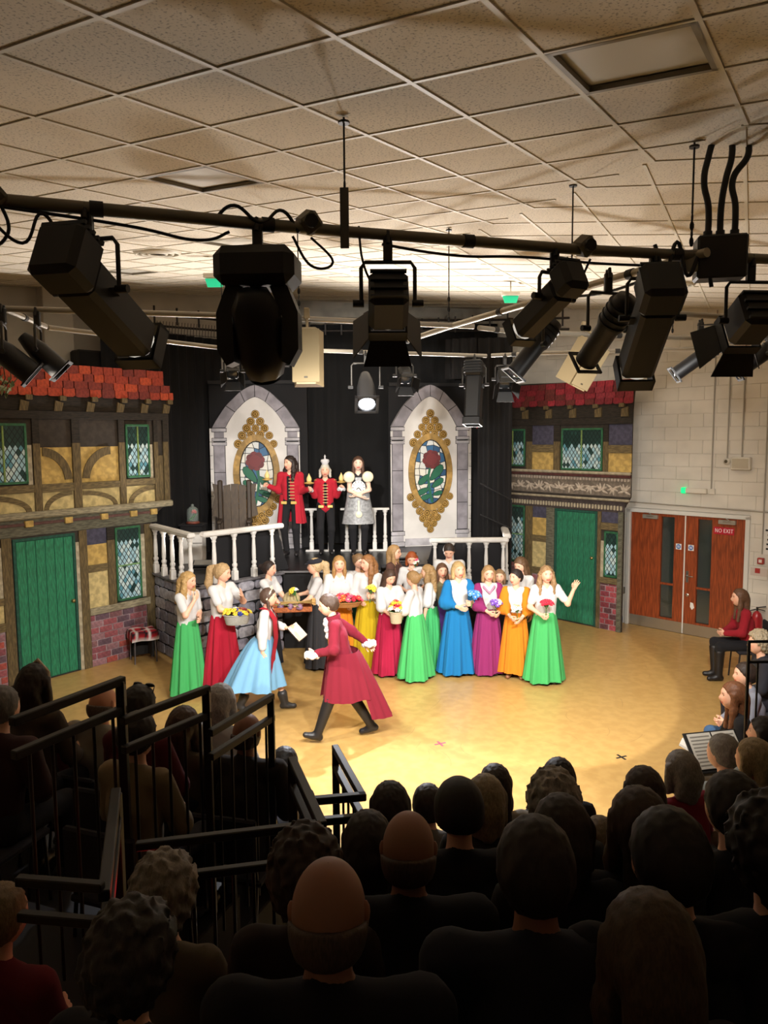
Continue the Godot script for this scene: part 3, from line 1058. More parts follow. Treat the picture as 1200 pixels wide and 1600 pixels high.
	for k in 7:
		stem.tube([Vector3(-1.4 + k * 0.05, 4.12, 0.06), Vector3(-1.45 + k * 0.08, 4.3, 0.12), Vector3(-1.5 + k * 0.09, 4.5, 0.1)], 0.008, 5)
	part(iv, "stem", stem, flat("4a4228"))
	for k in 170:
		var p := Vector3(rng.randf_range(-1.52, -0.98), rng.randf_range(4.12, 4.55), rng.randf_range(0.06, 0.2))
		if p.x > -1.25 and p.y > 4.42 - (p.x + 1.25) * 0.8: continue
		put(iv, "leaf", leafm[rng.randi() % 5], Transform3D(Basis.from_euler(Vector3(rng.randf_range(-0.7, 0.7), rng.randf_range(-1, 1), rng.randf() * TAU)), p))
	# ------------- right
	h = thing("house_front", "painted house front with carved frieze beside the double door on the right", "stage flat", Vector3(3.28, 0, -14.22), -48.1)
	poly_part(h, "backing_board", PackedVector2Array([Vector2(-1.5, 0), Vector2(1.33, 0), Vector2(1.33, 2.2), Vector2(1.45, 2.4), Vector2(1.45, 3.9), Vector2(1.49, 4.4), Vector2(-1.5, 4.47)]), -0.04, 0.0, gloom)
	roof_tiles(h, -1.5, 1.49, 1.49, 4.02, 4.42, 4, ["8e2430", "a12b38", "7a2029", "6b2a26", "94303a"])
	rect(h, "eave_shade_board", -1.5, 3.78, 1.46, 4.02, 0.0, 0.012, dark)  # eave shadow of the right flat, painted as a dark board
	for u in [-1.28, -0.8, -0.26, 0.27, 0.8, 1.32]:
		rect(h, "rafter_end", u - 0.1, 3.95, u, 4.02, 0.01, 0.06, timber)
		poly_part(h, "bracket", PackedVector2Array([Vector2(u - 0.06, 3.79), Vector2(u + 0.07, 3.79), Vector2(u + 0.07, 3.96), Vector2(u - 0.06, 3.92)]), 0.01, 0.05, timber)
	rect(h, "wall_plate", -1.5, 3.66, 1.46, 3.78, 0.01, 0.035, dark)
	for p in [[-0.64, -0.14], [1.01, 1.46]]:
		rect(h, "painted_shade_panel", p[0], 3.3, p[1], 3.66, 0.0, 0.006, violet)  # eave shadow painted on the flat, as panel colour
		rect(h, "rail", p[0], 3.16, p[1], 3.3, 0.0, 0.025, timber_h)
		rect(h, "plaster_panel", p[0], 2.83, p[1], 3.16, 0.0, 0.006, plaster)
	for p in [[-0.77, -0.64], [-0.14, 0.0], [0.91, 1.01]]:
		rect(h, "post", p[0], 2.83, p[1], 3.36, 0.0, 0.03, timber)
		rect(h, "shaded_post_head", p[0], 3.36, p[1], 3.66, 0.0, 0.03, dark)  # post top painted dark as eave shadow
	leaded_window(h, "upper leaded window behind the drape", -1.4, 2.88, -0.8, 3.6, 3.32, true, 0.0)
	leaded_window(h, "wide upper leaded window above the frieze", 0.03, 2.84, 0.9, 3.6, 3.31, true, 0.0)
	rect(h, "cornice", -1.5, 2.78, 1.47, 2.83, 0.0, 0.08, cream, 0.02)
	rect(h, "cornice_band", -1.5, 2.73, 1.46, 2.78, 0.0, 0.05, grain("57302c", "mottle", 3.0, 0.9))
	rect(h, "frieze_panel", -1.5, 2.4, 1.46, 2.73, 0.0, 0.012, grain("7b6f62", "mottle", 3.0, 0.9))
	var dent := Geo.new()
	var dent2 := Geo.new()
	for k in 46: dent.cbox(Vector3(-1.46 + k * 0.064, 2.69, 0.02), Vector3(0.04, 0.05, 0.03), 0.006)
	part(h, "dentil_row", dent, grain("b7a898", "mottle", 3.0, 0.9)).set_meta("kind", "stuff")
	var leaf := Geo.new()
	leaf.ball(Vector3(0, 0.065, 0), Vector3(0.021, 0.068, 0.016), Basis.IDENTITY, Color.WHITE, 5, 8)
	var lm := leaf.mesh(grain("c7b8a6", "mottle", 4.0, 0.85))
	for k in 13:
		var cu := -1.36 + k * 0.225
		var cvv := 2.5 + (0.05 if k % 2 else 0.0)
		for a in [-1.9, -1.1, -0.5, 0.2, 0.9, 1.6]:
			put(h, "carved_leaf", lm, Transform3D(Basis.from_euler(Vector3(0, 0, a + rng.randf_range(-0.25, 0.25) + (PI if k % 2 else 0.0))), Vector3(cu + rng.randf_range(-0.02, 0.02), cvv, 0.014)))
	rect(h, "cornice", -1.5, 2.32, 1.46, 2.36, 0.0, 0.08, cream, 0.02)
	rect(h, "jetty_board", -1.5, 2.12, 1.35, 2.32, 0.0, 0.01, grain("4a3f3c", "mottle", 3.0, 0.9))
	for k in 44: dent2.cbox(Vector3(-1.42 + k * 0.063, 2.2, 0.02), Vector3(0.036, 0.08, 0.03), 0.006)
	part(h, "dentil_row", dent2, cream).set_meta("kind", "stuff")
	plank_door(h, "green plank door beside the narrow window", -0.07, 0.02, 0.8, 2.1, 7, "2c7f5d", "174a3c", 0.74, 1.27)
	rect(h, "post", -0.28, 0.0, -0.1, 2.12, 0.0, 0.03, grey)
	rect(h, "painted_shade_panel", -0.61, 1.91, -0.28, 2.14, 0.0, 0.006, violet)  # scenic paint of the shadow under the jetty
	rect(h, "plaster_panel", -0.61, 1.57, -0.28, 1.91, 0.0, 0.006, plaster)
	rect(h, "rail", -0.61, 1.45, -0.28, 1.57, 0.0, 0.025, timber_h)
	rect(h, "plaster_panel", -0.61, 0.95, -0.28, 1.45, 0.0, 0.006, pale)
	rect(h, "sill", -0.61, 0.82, -0.28, 0.95, 0.0, 0.025, timber_h)
	brickwork(h, -0.61, 0.0, -0.28, 0.82, brickc)
	rect(h, "post", -0.77, 0.0, -0.61, 2.12, 0.0, 0.03, timber)
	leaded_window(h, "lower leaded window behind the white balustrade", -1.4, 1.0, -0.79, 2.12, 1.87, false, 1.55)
	rect(h, "post", -1.5, 0.0, -1.42, 2.12, 0.0, 0.03, timber)
	brickwork(h, -1.42, 0.0, -0.77, 0.98, brickc)
	rect(h, "post", 0.83, 0.0, 0.9, 2.12, 0.0, 0.03, timber)
	rect(h, "painted_shade_panel", 0.9, 1.93, 1.24, 2.14, 0.0, 0.006, violet)  # painted jetty shadow beside the door
	rect(h, "rail", 0.9, 1.8, 1.25, 1.93, 0.0, 0.025, timber_h)
	leaded_window(h, "narrow lower leaded window next to the green door", 0.97, 0.96, 1.25, 1.78, 1.54, false, 0.0)
	rect(h, "window_jamb", 0.9, 0.94, 0.97, 1.6, 0.0, 0.02, cream)
	rect(h, "sill", 0.9, 0.84, 1.25, 0.95, 0.0, 0.035, timber_h)
	brickwork(h, 0.9, 0.0, 1.24, 0.84, ["a3454d", "8c3c46", "6a4146", "b05058"], 0.18, 0.1)
	rect(h, "post", 1.24, 0.0, 1.33, 2.14, 0.0, 0.03, grey)

# ---------------------------------------------------------------- arch flats with painted glass
func arch_curve(w: float, spring: float, apex: float, inset: float) -> PackedVector2Array:
	var out := PackedVector2Array()
	var hw := w / 2 - inset
	for i in 25:
		var t := i / 24.0 * 2.0 - 1.0
		var x := t * hw
		var y := spring + (apex - spring - inset * 0.9) * (1.0 - pow(absf(t), 1.9)) * (1.0 - 0.06 * (1.0 - absf(absf(t) * 2.0 - 1.0)))
		if absf(t) == 1.0: y = spring
		out.append(Vector2(w / 2 + x, y))
	return out

func build_arch(label: String, at: Vector3, turn: float, w: float, flip: bool) -> void:
	var a := thing("arch_flat", label, "stage flat", at, turn)
	var white := grain("dedad6", "wallpaint", 0.5, 0.85)
	var stone := grain("98939a", "mottle", 0.8, 0.85)
	var lightst := grain("bfbbc0", "mottle", 0.8, 0.85)
	var ink := flat("141313", 0.8)
	var sp := 2.36
	var ap := 3.18
	var o := arch_curve(w, sp, ap, 0.0)
	var body := PackedVector2Array([Vector2(w, 0), Vector2(0, 0)])
	body.append_array(o)
	poly_part(a, "panel", body, -0.03, 0.0, white)
	# voussoirs
	var inn := arch_curve(w, sp, ap, 0.26)
	for s in [[0, 4], [4, 8], [8, 12], [12, 16], [16, 20], [20, 24]]:
		var pl := PackedVector2Array()
		for i in range(s[0], s[1] + 1): pl.append(o[i])
		for i in range(s[1], s[0] - 1, -1): pl.append(inn[i])
		var c := Vector2.ZERO
		for p in pl: c += p
		c /= pl.size()
		var q := PackedVector2Array()
		for p in pl: q.append(p + (c - p).normalized() * 0.008)
		poly_part(a, "arch_stone", q, 0.004, 0.016, stone)
		poly_part(a, "joint_line", pl, 0.0, 0.006, ink)
	# pillars with capitals and bases
	for s in 2:
		var x0 := 0.0 if s == 0 else w - 0.27
		rect(a, "pillar_outline", x0 + 0.02, 0.3, x0 + 0.25, 2.1, 0.0, 0.004, ink)
		for k in [[0.32, 0.85], [0.86, 1.5], [1.51, 2.08]]:
			rect(a, "pillar_stone", x0 + 0.03, k[0], x0 + 0.24, k[1], 0.003, 0.014, stone)
		rect(a, "pillar_stone", x0 + 0.04, 2.17, x0 + 0.23, 2.28, 0.003, 0.014, stone)
		for k in [[2.02, 2.09], [2.1, 2.17], [2.28, 2.36], [0.22, 0.31], [0.0, 0.1]]:
			var g := Geo.new()
			g.cbox(Vector3(x0 + 0.135, (k[0] + k[1]) / 2, 0.0), Vector3(0.29, k[1] - k[0], 0.01), 0.004)
			part(a, "moulding_outline", g, ink)
			g = Geo.new()
			g.cbox(Vector3(x0 + 0.135, (k[0] + k[1]) / 2, 0.018), Vector3(0.28, k[1] - k[0] - 0.014, 0.03), 0.012)
			part(a, "moulding", g, lightst)
		rect(a, "pillar_stone", x0 + 0.02, 0.1, x0 + 0.25, 0.22, 0.003, 0.014, lightst)
	for k in 2:
		rect(a, "plinth_stone", 0.28 + k * (w - 0.56) / 2, 0.02, 0.27 + (k + 1) * (w - 0.56) / 2, 0.16, 0.003, 0.014, lightst)
	# side strip of small blocks
	var sx := -0.05 if flip else w
	for k in 9: rect(a, "edge_block", sx, k * 0.262, sx + 0.05, k * 0.262 + 0.255, -0.03, 0.0, white)
	# gilded oval
	var c := Vector2(w / 2, 1.47)
	var gold := grain("b28c48", "mottle", 2.0, 0.5)
	var gold2 := grain("9a7838", "mottle", 2.0, 0.5)
	var ro := Vector2(0.45, 0.76)
	var ri := Vector2(0.335, 0.64)
	for k in 12:
		var pl := PackedVector2Array()
		for i in 6:
			var q := TAU * (k + i / 5.0) / 12.0
			pl.append(c + Vector2(cos(q) * ro.x, sin(q) * ro.y))
		for i in range(5, -1, -1):
			var q := TAU * (k + i / 5.0) / 12.0
			pl.append(c + Vector2(cos(q) * ri.x, sin(q) * ri.y))
		poly_part(a, "gilt_frame_segment", pl, 0.0, 0.03 + 0.004 * (k % 2), gold if k % 2 else gold2)
	# scrolls
	var sc := Geo.new()
	var zf := Basis(Vector3.RIGHT, Vector3(0, 0, 1), Vector3(0, -1, 0))
	var gc := Color("b28c48").srgb_to_linear()
	var dc := Color("4d3716").srgb_to_linear()
	var zt := Transform3D(zf, Vector3.ZERO)
	sc.lathe([Vector2(0.0, 0.008), Vector2(0.078, 0.008), Vector2(0.078, 0.0)], 16, zt, dc)
	sc.lathe([Vector2(0.05, 0.008), Vector2(0.052, 0.022), Vector2(0.066, 0.022), Vector2(0.07, 0.008)], 16, zt, gc)
	sc.lathe([Vector2(0.02, 0.008), Vector2(0.024, 0.02), Vector2(0.036, 0.02), Vector2(0.04, 0.008)], 14, zt, gc)
	sc.ball(Vector3(0, 0, 0.01), Vector3(0.011, 0.011, 0.01), Basis.IDENTITY, gc, 5, 8)
	var scm := sc.mesh(vcol(0.5))
	var spots := []
	for r in [[0.0, 2.62], [-0.09, 2.48], [0.09, 2.48], [-0.17, 2.35], [0.0, 2.35], [0.17, 2.35], [-0.26, 2.21], [-0.09, 2.23], [0.09, 2.23], [0.26, 2.21], [-0.34, 2.05], [0.34, 2.05]]: spots.append(Vector2(r[0], r[1]))
	for r in [[-0.4, 0.98], [-0.3, 0.84], [0.3, 0.84], [0.4, 0.98], [-0.22, 0.7], [-0.07, 0.66], [0.08, 0.66], [0.22, 0.72], [-0.15, 0.56], [0.0, 0.54], [0.14, 0.57], [-0.07, 0.44], [0.07, 0.45], [0.0, 0.33]]: spots.append(Vector2(r[0], r[1]))
	for p in spots:
		put(a, "gilt_scroll", scm, Transform3D(Basis.from_scale(Vector3.ONE * rng.randf_range(0.95, 1.15)), Vector3(c.x + p.x, p.y, 0.0)))
	# glass: black ground, shards, rose
	var ov := PackedVector2Array()
	for i in 32: ov.append(c + Vector2(cos(TAU * i / 32) * ri.x, sin(TAU * i / 32) * ri.y))
	poly_part(a, "leading_ground", ov, 0.0, 0.005, ink)
	var small := PackedVector2Array()
	for i in 32: small.append(c + Vector2(cos(TAU * i / 32) * (ri.x - 0.02), sin(TAU * i / 32) * (ri.y - 0.02)))
	var pal := [flat("d8d6cf", 0.4), flat("c9cbc8", 0.4), flat("2f5d83", 0.4), flat("d6d2c6", 0.4), flat("274d70", 0.4)]
	var nx := 5
	var ny := 9
	var P := []
	for j in ny + 1:
		var row := []
		for i in nx + 1:
			row.append(c + Vector2((float(i) / nx - 0.5) * 0.7 + rng.randf_range(-0.035, 0.035), (float(j) / ny - 0.5) * 1.3 + rng.randf_range(-0.04, 0.04)))
		P.append(row)
	for j in ny:
		for i in nx:
			var q := PackedVector2Array([P[j][i], P[j][i + 1], P[j + 1][i + 1], P[j + 1][i]])
			for pc in Geometry2D.offset_polygon(q, -0.006):
				for pd in Geometry2D.intersect_polygons(pc, small):
					if pd.size() > 2: poly_part(a, "glass_piece", pd, 0.004, 0.009, pal[rng.randi() % 5])
	var green := flat("1f6147", 0.4)
	var fx := -1.0 if flip else 1.0
	var stemp := PackedVector2Array()
	for q in [[-0.03, 0.12], [0.02, 0.12], [-0.02, -0.1], [0.0, -0.3], [0.06, -0.6], [0.01, -0.6], [-0.05, -0.3], [-0.07, -0.1]]: stemp.append(c + Vector2(q[0] * fx, q[1]))
	poly_part(a, "stem", stemp, 0.01, 0.016, green)
	for q in [[-0.03, -0.05, 2.3, 0.28], [0.0, -0.16, -0.7, 0.38], [0.03, -0.3, -0.95, 0.28], [-0.03, -0.32, 2.0, 0.26], [0.03, -0.45, 1.9, 0.24], [0.05, -0.45, -1.3, 0.2]]:
		var lf := PackedVector2Array()
		for i in 12:
			var s := TAU * i / 12
			lf.append(c + (Vector2(0, q[3] / 2) + Vector2(sin(s) * q[3] * 0.2 * (1.0 - 0.3 * cos(s)), -cos(s) * q[3] / 2)).rotated(q[2] * fx) + Vector2(q[0] * fx, q[1]))
		poly_part(a, "rose_leaf", lf, 0.012, 0.02, green)
		poly_part(a, "leaf_outline", Geometry2D.offset_polygon(lf, 0.01)[0], 0.008, 0.013, ink)
	for ring in [[0.0, 1], [0.115, 8]]:
		for k in int(ring[1]):
			var q := TAU * k / 8.0 + 0.2
			var pt := PackedVector2Array()
			var rc: Vector2 = c + Vector2(0.02 * fx, 0.25) + Vector2(cos(q), sin(q)) * float(ring[0])
			var rr := 0.12 if ring[0] == 0.0 else 0.075
			for i in 12: pt.append(rc + Vector2(cos(TAU * i / 12), sin(TAU * i / 12)) * rr)
			poly_part(a, "rose_petal", pt, 0.012, 0.02 + 0.004 * (k % 2) + (0.006 if ring[0] == 0.0 else 0.0), flat("5c1c1e", 0.5) if k % 2 else flat("6b2224", 0.5))

# ---------------------------------------------------------------- stage platform, walls, balustrades
func baluster_mesh(h: float) -> Mesh:
	var g := Geo.new()
	var s := h / 0.72
	g.cbox(Vector3(0, 0.075 * s, 0), Vector3(0.085, 0.15 * s, 0.085), 0.01)
	var pr := []
	for q in [[0.034, 0.15], [0.042, 0.165], [0.036, 0.185], [0.028, 0.2], [0.04, 0.225], [0.042, 0.25], [0.026, 0.275], [0.033, 0.3], [0.032, 0.45], [0.025, 0.58], [0.024, 0.62], [0.036, 0.635], [0.028, 0.65], [0.034, 0.67], [0.052, 0.7], [0.05, 0.72]]: pr.append(Vector2(q[0], q[1] * s))
	g.lathe(pr, 12)
	return g.mesh(marble())

func marble() -> StandardMaterial3D:
	return grain("dcd9d4", "wallpaint", 1.2, 0.7)

func balustrade(label: String, a: Vector3, b: Vector3, n: int, h: float, ends := true) -> Node3D:
	var t := thing("balustrade", label, "balustrade", a, -rad_to_deg(Vector2(b.x - a.x, b.z - a.z).angle()))
	var L := a.distance_to(b)
	var m := baluster_mesh(h - 0.08)
	for k in n:
		put(t, "baluster", m, Transform3D(Basis.IDENTITY, Vector3(L * (k + 0.5) / n if not ends else 0.06 + (L - 0.12) * k / maxf(n - 1, 1), 0, 0)))
	var g := Geo.new()
	g.cbox(Vector3(L / 2, h - 0.04, 0), Vector3(L + 0.06, 0.08, 0.13), 0.022)
	part(t, "top_rail", g, marble())
	return t

func stone_wall(label: String, a: Vector3, b: Vector3, h: float) -> void:
	var t := thing("painted_stone_flat", label, "stage flat", a, -rad_to_deg(Vector2(b.x - a.x, b.z - a.z).angle()))
	var L := a.distance_to(b)
	rect(t, "joint_board", 0, 0, L, h, -0.05, 0.0, flat("1a191c", 0.9))
	var row := 0
	var v := 0.0
	var share := {}
	var cols := ["9694a0", "a6a3ac", "86848f", "b0acb2", "8e8996"]
	while v < h - 0.05:
		var hh := minf(0.185, h - v)
		var u := -0.2 * (row % 2)
		while u < L:
			var w := rng.randf_range(0.3, 0.44)
			var x0 := maxf(u, 0.0)
			var x1 := minf(u + w, L)
			if x1 - x0 > 0.06:
				var g := Geo.new()
				var e := 0.012
				var j := func() -> float: return rng.randf_range(-0.008, 0.008)
				var pl := PackedVector2Array()
				for q in [[x0 + e, v + 0.04], [x0 + 0.04, v + e], [x1 - 0.04, v + e], [x1 - e, v + 0.04], [x1 - e, v + hh - 0.04], [x1 - 0.05, v + hh - e], [x0 + 0.05, v + hh - e], [x0 + e, v + hh - 0.04]]:
					pl.append(Vector2(q[0] + j.call(), q[1] + j.call()))
				g.prism(pl, 0.0, rng.randf_range(0.014, 0.03))
				part(t, "stone_block", g, grain(cols[rng.randi() % 5], "mottle", 3.0, 0.85))
			u += w
		v += 0.185
		row += 1
	rect(t, "coping", -0.03, h, L + 0.03, h + 0.04, -0.1, 0.05, grain("6f6c70", "mottle", 3.0, 0.85), 0.01)

# hanging cloth with folds, from a to b, as a wavy sheet with thickness
func drape(label: String, pts: Array, y0: float, y1: float, hex: String, fold := 0.16, amp := 0.07) -> void:
	var o := thing("stage_drape", label, "curtain", Vector3.ZERO)
	var total := 0.0
	for i in pts.size() - 1: total += pts[i].distance_to(pts[i + 1])
	var n := int(total / 0.025)
	var top := PackedVector3Array()
	var bot := PackedVector3Array()
	var mid := PackedVector3Array()
	var seg := 0
	var acc := 0.0
	var ph := rng.randf() * 6.0
	for i in n + 1:
		var s := total * i / n
		while seg < pts.size() - 2 and s > acc + pts[seg].distance_to(pts[seg + 1]):
			acc += pts[seg].distance_to(pts[seg + 1]); seg += 1
		var dir: Vector2 = (pts[seg + 1] - pts[seg]).normalized()
		var p: Vector2 = pts[seg] + dir * (s - acc)
		var nr := Vector2(-dir.y, dir.x)
		var wv := sin(s / fold * TAU + ph + 0.8 * sin(s * 3.1)) * amp * (0.7 + 0.5 * sin(s * 1.7 + ph))
		top.append(Vector3(p.x + nr.x * wv * 0.7, y1, p.y + nr.y * wv * 0.7))
		mid.append(Vector3(p.x + nr.x * wv, (y0 + y1) / 2, p.y + nr.y * wv))
		var w2 := wv * 1.15 + 0.02 * sin(s * 9.0)
		bot.append(Vector3(p.x + nr.x * w2, y0, p.y + nr.y * w2))
	var g := Geo.new()
	g.grid([top, mid, bot], false, Color.WHITE, false)
	part(o, "cloth", g, cloth(hex))

func build_stage() -> void:
	var deckm := grain("1c1b1d", "mottle", 1.2, 0.35)
	var blackm := flat("121113", 0.75)
	var H := 1.3
	var top := Transform3D(Basis(Vector3.RIGHT, Vector3(0, 0, -1), Vector3.UP), Vector3.ZERO)
	var g := Geo.new()
	var st := thing("stage_platform", "raised black stage platform behind the performers", "stage")
	g.prism(PackedVector2Array([Vector2(-3.68, 12.5), Vector2(-2.78, 11.3), Vector2(-1.74, 12.42), Vector2(-0.06, 12.35), Vector2(-0.06, 12.92), Vector2(0.75, 12.92), Vector2(0.75, 13.4), Vector2(1.7, 13.4), Vector2(2.0, 15.4), Vector2(-2.55, 15.4), Vector2(-3.7, 14.0), Vector2(-3.9, 13.6)]), H - 0.06, H, top)
	part(st, "deck", g, deckm)
	g = Geo.new()
	g.prism(PackedVector2Array([Vector2(-1.66, 12.38), Vector2(-0.07, 12.4), Vector2(-0.07, 12.46), Vector2(-1.66, 12.44)]), 0.0, H - 0.06, top)
	part(st, "fascia", g, blackm)
	g = Geo.new()
	g.prism(PackedVector2Array([Vector2(-1.72, 12.3), Vector2(-0.07, 12.33), Vector2(-0.07, 12.36), Vector2(-1.72, 12.33)]), H - 0.02, H + 0.006, top)
	part(st, "edge_strip", g, flat("6b6a6c", 0.5))
	# landing on the right and steps
	g = Geo.new()
	g.box(Vector3(1.45, 0.94, -13.08), Vector3(1.35, 0.04, 0.6))
	part(st, "landing", g, deckm)
	g = Geo.new()
	g.box(Vector3(1.45, 0.46, -12.8), Vector3(1.33, 0.92, 0.03)); g.box(Vector3(2.1, 0.46, -13.08), Vector3(0.03, 0.92, 0.58))
	part(st, "landing_fascia", g, blackm)
	var sp := thing("stage_steps", "black wooden steps up to the middle of the stage", "steps", Vector3(0.6, 0, -12.78))
	for k in 6:
		g = Geo.new()
		g.box(Vector3(0, 0.2 * (k + 1) - 0.02, 1.12 - k * 0.2), Vector3(1.28, 0.04, 0.24))
		g.box(Vector3(0, 0.2 * k + 0.09, 1.02 - k * 0.2), Vector3(1.26, 0.18, 0.02))
		part(sp, "step", g, deckm)
	# stone walls and balustrades
	var W1 := Vector3(-3.74, 0, -12.32)
	var W2 := Vector3(-2.77, 0, -11.07)
	var W3 := Vector3(-1.67, 0, -12.27)
	stone_wall("short side wall of painted grey stones below the left balusters", W1, W2, 1.26)
	stone_wall("front wall of painted grey stones behind the girl in crimson", W2, W3, 1.26)
	var up := Vector3(0, 1.3, 0)
	balustrade("white marbled balustrade on the left side of the stone wall", W1 + up + Vector3(0, 0, 0.0), W2 + up + Vector3(-0.04, 0, 0.02), 5, 0.8)
	balustrade("white marbled balustrade above the front stone wall", W2 + up + Vector3(0.1, 0, -0.12), W3 + up, 4, 0.8, false)
	balustrade("white balustrade at the right front of the stage", Vector3(0.8, 0.96, -12.86), Vector3(2.08, 0.96, -12.86), 5, 0.8)
	balustrade("short white return rail at the right end of the stage", Vector3(2.1, 0.96, -12.95), Vector3(2.22, 0.96, -14.0), 2, 0.85, false)
	for q in [[-1.5, -0.95, "first low white railing behind the candle costume figure"], [-0.83, -0.38, "second low white railing behind the stage figures"], [-0.3, 0.1, "third low white railing beside the right arch"]]:
		var t := thing("low_railing", q[2], "railing", Vector3(q[0], H, -14.45))
		var m := baluster_mesh(0.76)
		var L: float = q[1] - q[0]
		for x in [0.12, L - 0.08]: put(t, "baluster", m, Transform3D(Basis.from_scale(Vector3(0.95, 1, 0.95)), Vector3(x, 0.03, 0)))
		rect(t, "top_rail", 0, 0.79, L, 0.83, -0.04, 0.04, marble(), 0.008)
		rect(t, "bottom_rail", 0, 0.0, L, 0.035, -0.04, 0.04, marble(), 0.008)
	# arches and their black frames
	build_arch("left pointed arch flat with painted rose window behind the wooden throne", Vector3(-3.3, H, -14.8), 1.0, 1.68, true)
	build_arch("right pointed arch flat with painted rose window", Vector3(0.14, H, -14.94), 12.7, 1.6, false)
	for q in [[Vector3(-3.38, H, -14.95), 1.0, 1.9, 3.2, "black screen behind the left arch"], [Vector3(0.1, H, -15.12), 12.7, 2.1, 3.15, "black screen behind the right arch"]]:
		var t := thing("black_screen", q[4], "stage flat", q[0], q[1])
		rect(t, "board", 0, 0, q[2], q[3], -0.03, 0.0, flat("151416", 0.9))
		rect(t, "top_batten", 0, q[3], q[2], q[3] + 0.07, -0.06, 0.06, flat("1b1a1b", 0.8))
	# throne
	var th := thing("wooden_throne", "tall dark wooden throne in front of the left arch", "chair", Vector3(-2.72, H, -13.85), 8)
	var oak := grain("4a3a28", "wood", 1.6, 0.6, Vector3(4, 0.5, 4))
	var oak2 := grain("3b2d1f", "wood", 1.6, 0.6, Vector3(4, 0.5, 4))
	for k in 3:
		var pl := PackedVector2Array()
		var x0 := -0.21 + k * 0.14
		pl = PackedVector2Array([Vector2(x0 + 0.004, 0.4), Vector2(x0 + 0.136, 0.4), Vector2(x0 + 0.136, 1.34 - absf(k - 0.6) * 0.03), Vector2(x0 + 0.004, 1.34 - absf(k - 1.4) * 0.03)])
		poly_part(th, "back_plank", pl, -0.24, -0.2, oak)
	for s in [-1, 1]:
		rect(th, "back_post", s * 0.26 - 0.045, 0.0, s * 0.26 + 0.045, 1.4, -0.26, -0.17, oak2, 0.02)
		rect(th, "front_leg", s * 0.26 - 0.035, 0.0, s * 0.26 + 0.035, 0.66, 0.16, 0.23, oak2, 0.02)
		rect(th, "armrest", s * 0.26 - 0.045, 0.64, s * 0.26 + 0.045, 0.7, -0.2, 0.27, oak2, 0.02)
		var wing := PackedVector2Array([Vector2(s * 0.26, 0.7), Vector2(s * 0.42, 0.75), Vector2(s * 0.36, 1.1), Vector2(s * 0.4, 1.34), Vector2(s * 0.26, 1.3)])
		poly_part(th, "side_wing", wing, -0.25, -0.2, oak)
	rect(th, "seat", -0.28, 0.4, 0.28, 0.45, -0.22, 0.22, oak, 0.01)
	# prop rose in a jar on its pedestal
	var pd := thing("black_pedestal", "black draped pedestal under the glass jar with the rose", "pedestal", Vector3(-3.42, H, -13.6))
	rect(pd, "column", -0.2, 0.0, 0.2, 0.62, -0.15, 0.15, flat("0f0e10", 0.9), 0.01)
	rect(pd, "cap", -0.22, 0.62, 0.22, 0.65, -0.17, 0.17, flat("141316", 0.9), 0.008)
	var jar := thing("glass_jar", "glass jar holding a red rose on the black pedestal", "jar", Vector3(-3.42, H + 0.65, -13.6))
	g = Geo.new()
	g.lathe([Vector2(0.0, 0.0), Vector2(0.12, 0.0), Vector2(0.12, 0.03), Vector2(0.1, 0.045), Vector2(0.0, 0.045)], 20)
	part(jar, "base", g, grain("8d4a3a", "wood", 2.0, 0.5))
	g = Geo.new()
	g.tube([Vector3(0, 0.045, 0), Vector3(0.01, 0.12, 0.0), Vector3(0.03, 0.2, 0.02)], 0.006, 6)
	part(jar, "rose_stem", g, flat("2f6a35"))
	for k in 7:
		g = Geo.new()
		g.ball(Vector3(-0.05 + 0.016 * k, 0.07 + 0.014 * k, 0.02 * sin(k * 2.0)), Vector3(0.03, 0.012, 0.02), Basis.from_euler(Vector3(0.4, k, 0.6)), Color.WHITE, 5, 8)
		part(jar, "rose_leaf", g, flat("3f7a3f"))
	g = Geo.new()
	for k in 6: g.ball(Vector3(0.03 + 0.022 * cos(k), 0.21 + 0.008 * (k % 3), 0.02 + 0.022 * sin(k)), Vector3(0.026, 0.028, 0.026), Basis.IDENTITY, Color.WHITE, 5, 8)
	part(jar, "rose_bloom", g, flat("c22737"))
	g = Geo.new()
	g.lathe([Vector2(0.1, 0.045), Vector2(0.105, 0.2), Vector2(0.095, 0.26), Vector2(0.05, 0.3), Vector2(0.02, 0.31), Vector2(0.028, 0.34), Vector2(0.0, 0.355)], 20)
	var gm := StandardMaterial3D.new()
	gm.albedo_color = Color(0.85, 0.93, 0.9, 0.16)
	gm.transparency = BaseMaterial3D.TRANSPARENCY_ALPHA
	gm.roughness = 0.05
	part(jar, "glass_bell", g, gm)
	var wb := thing("white_box", "cracked white box behind the left balustrade", "box", Vector3(-3.35, H, -13.25))
	rect(wb, "box_body", -0.2, 0.0, 0.2, 0.52, -0.15, 0.15, marble(), 0.01)
	rect(wb, "crack", 0.04, 0.36, 0.2, 0.37, 0.15, 0.152, flat("3a3838"), 0.0)
	# black masking cloths behind the balusters
	var mc := thing("masking_cloth", "black masking cloth behind the front left balusters", "cloth", W2 + Vector3(0.08, H, -0.34), -rad_to_deg(Vector2(W3.x - W2.x, W3.z - W2.z).angle()))
	poly_part(mc, "cloth", PackedVector2Array([Vector2(0.12, 0.0), Vector2(1.62, 0.0), Vector2(1.5, 0.3), Vector2(1.4, 0.7), Vector2(0.12, 0.72)]), -0.012, 0.0, cloth("151417"))
	mc = thing("masking_cloth", "black masking cloth behind the right balustrade", "cloth", Vector3(0.72, 0.96, -13.0))
	poly_part(mc, "cloth", PackedVector2Array([Vector2(-0.1, 0.0), Vector2(1.36, 0.0), Vector2(1.36, 0.7), Vector2(0.12, 0.7), Vector2(0.02, 0.35)]), -0.012, 0.0, cloth("151417"))
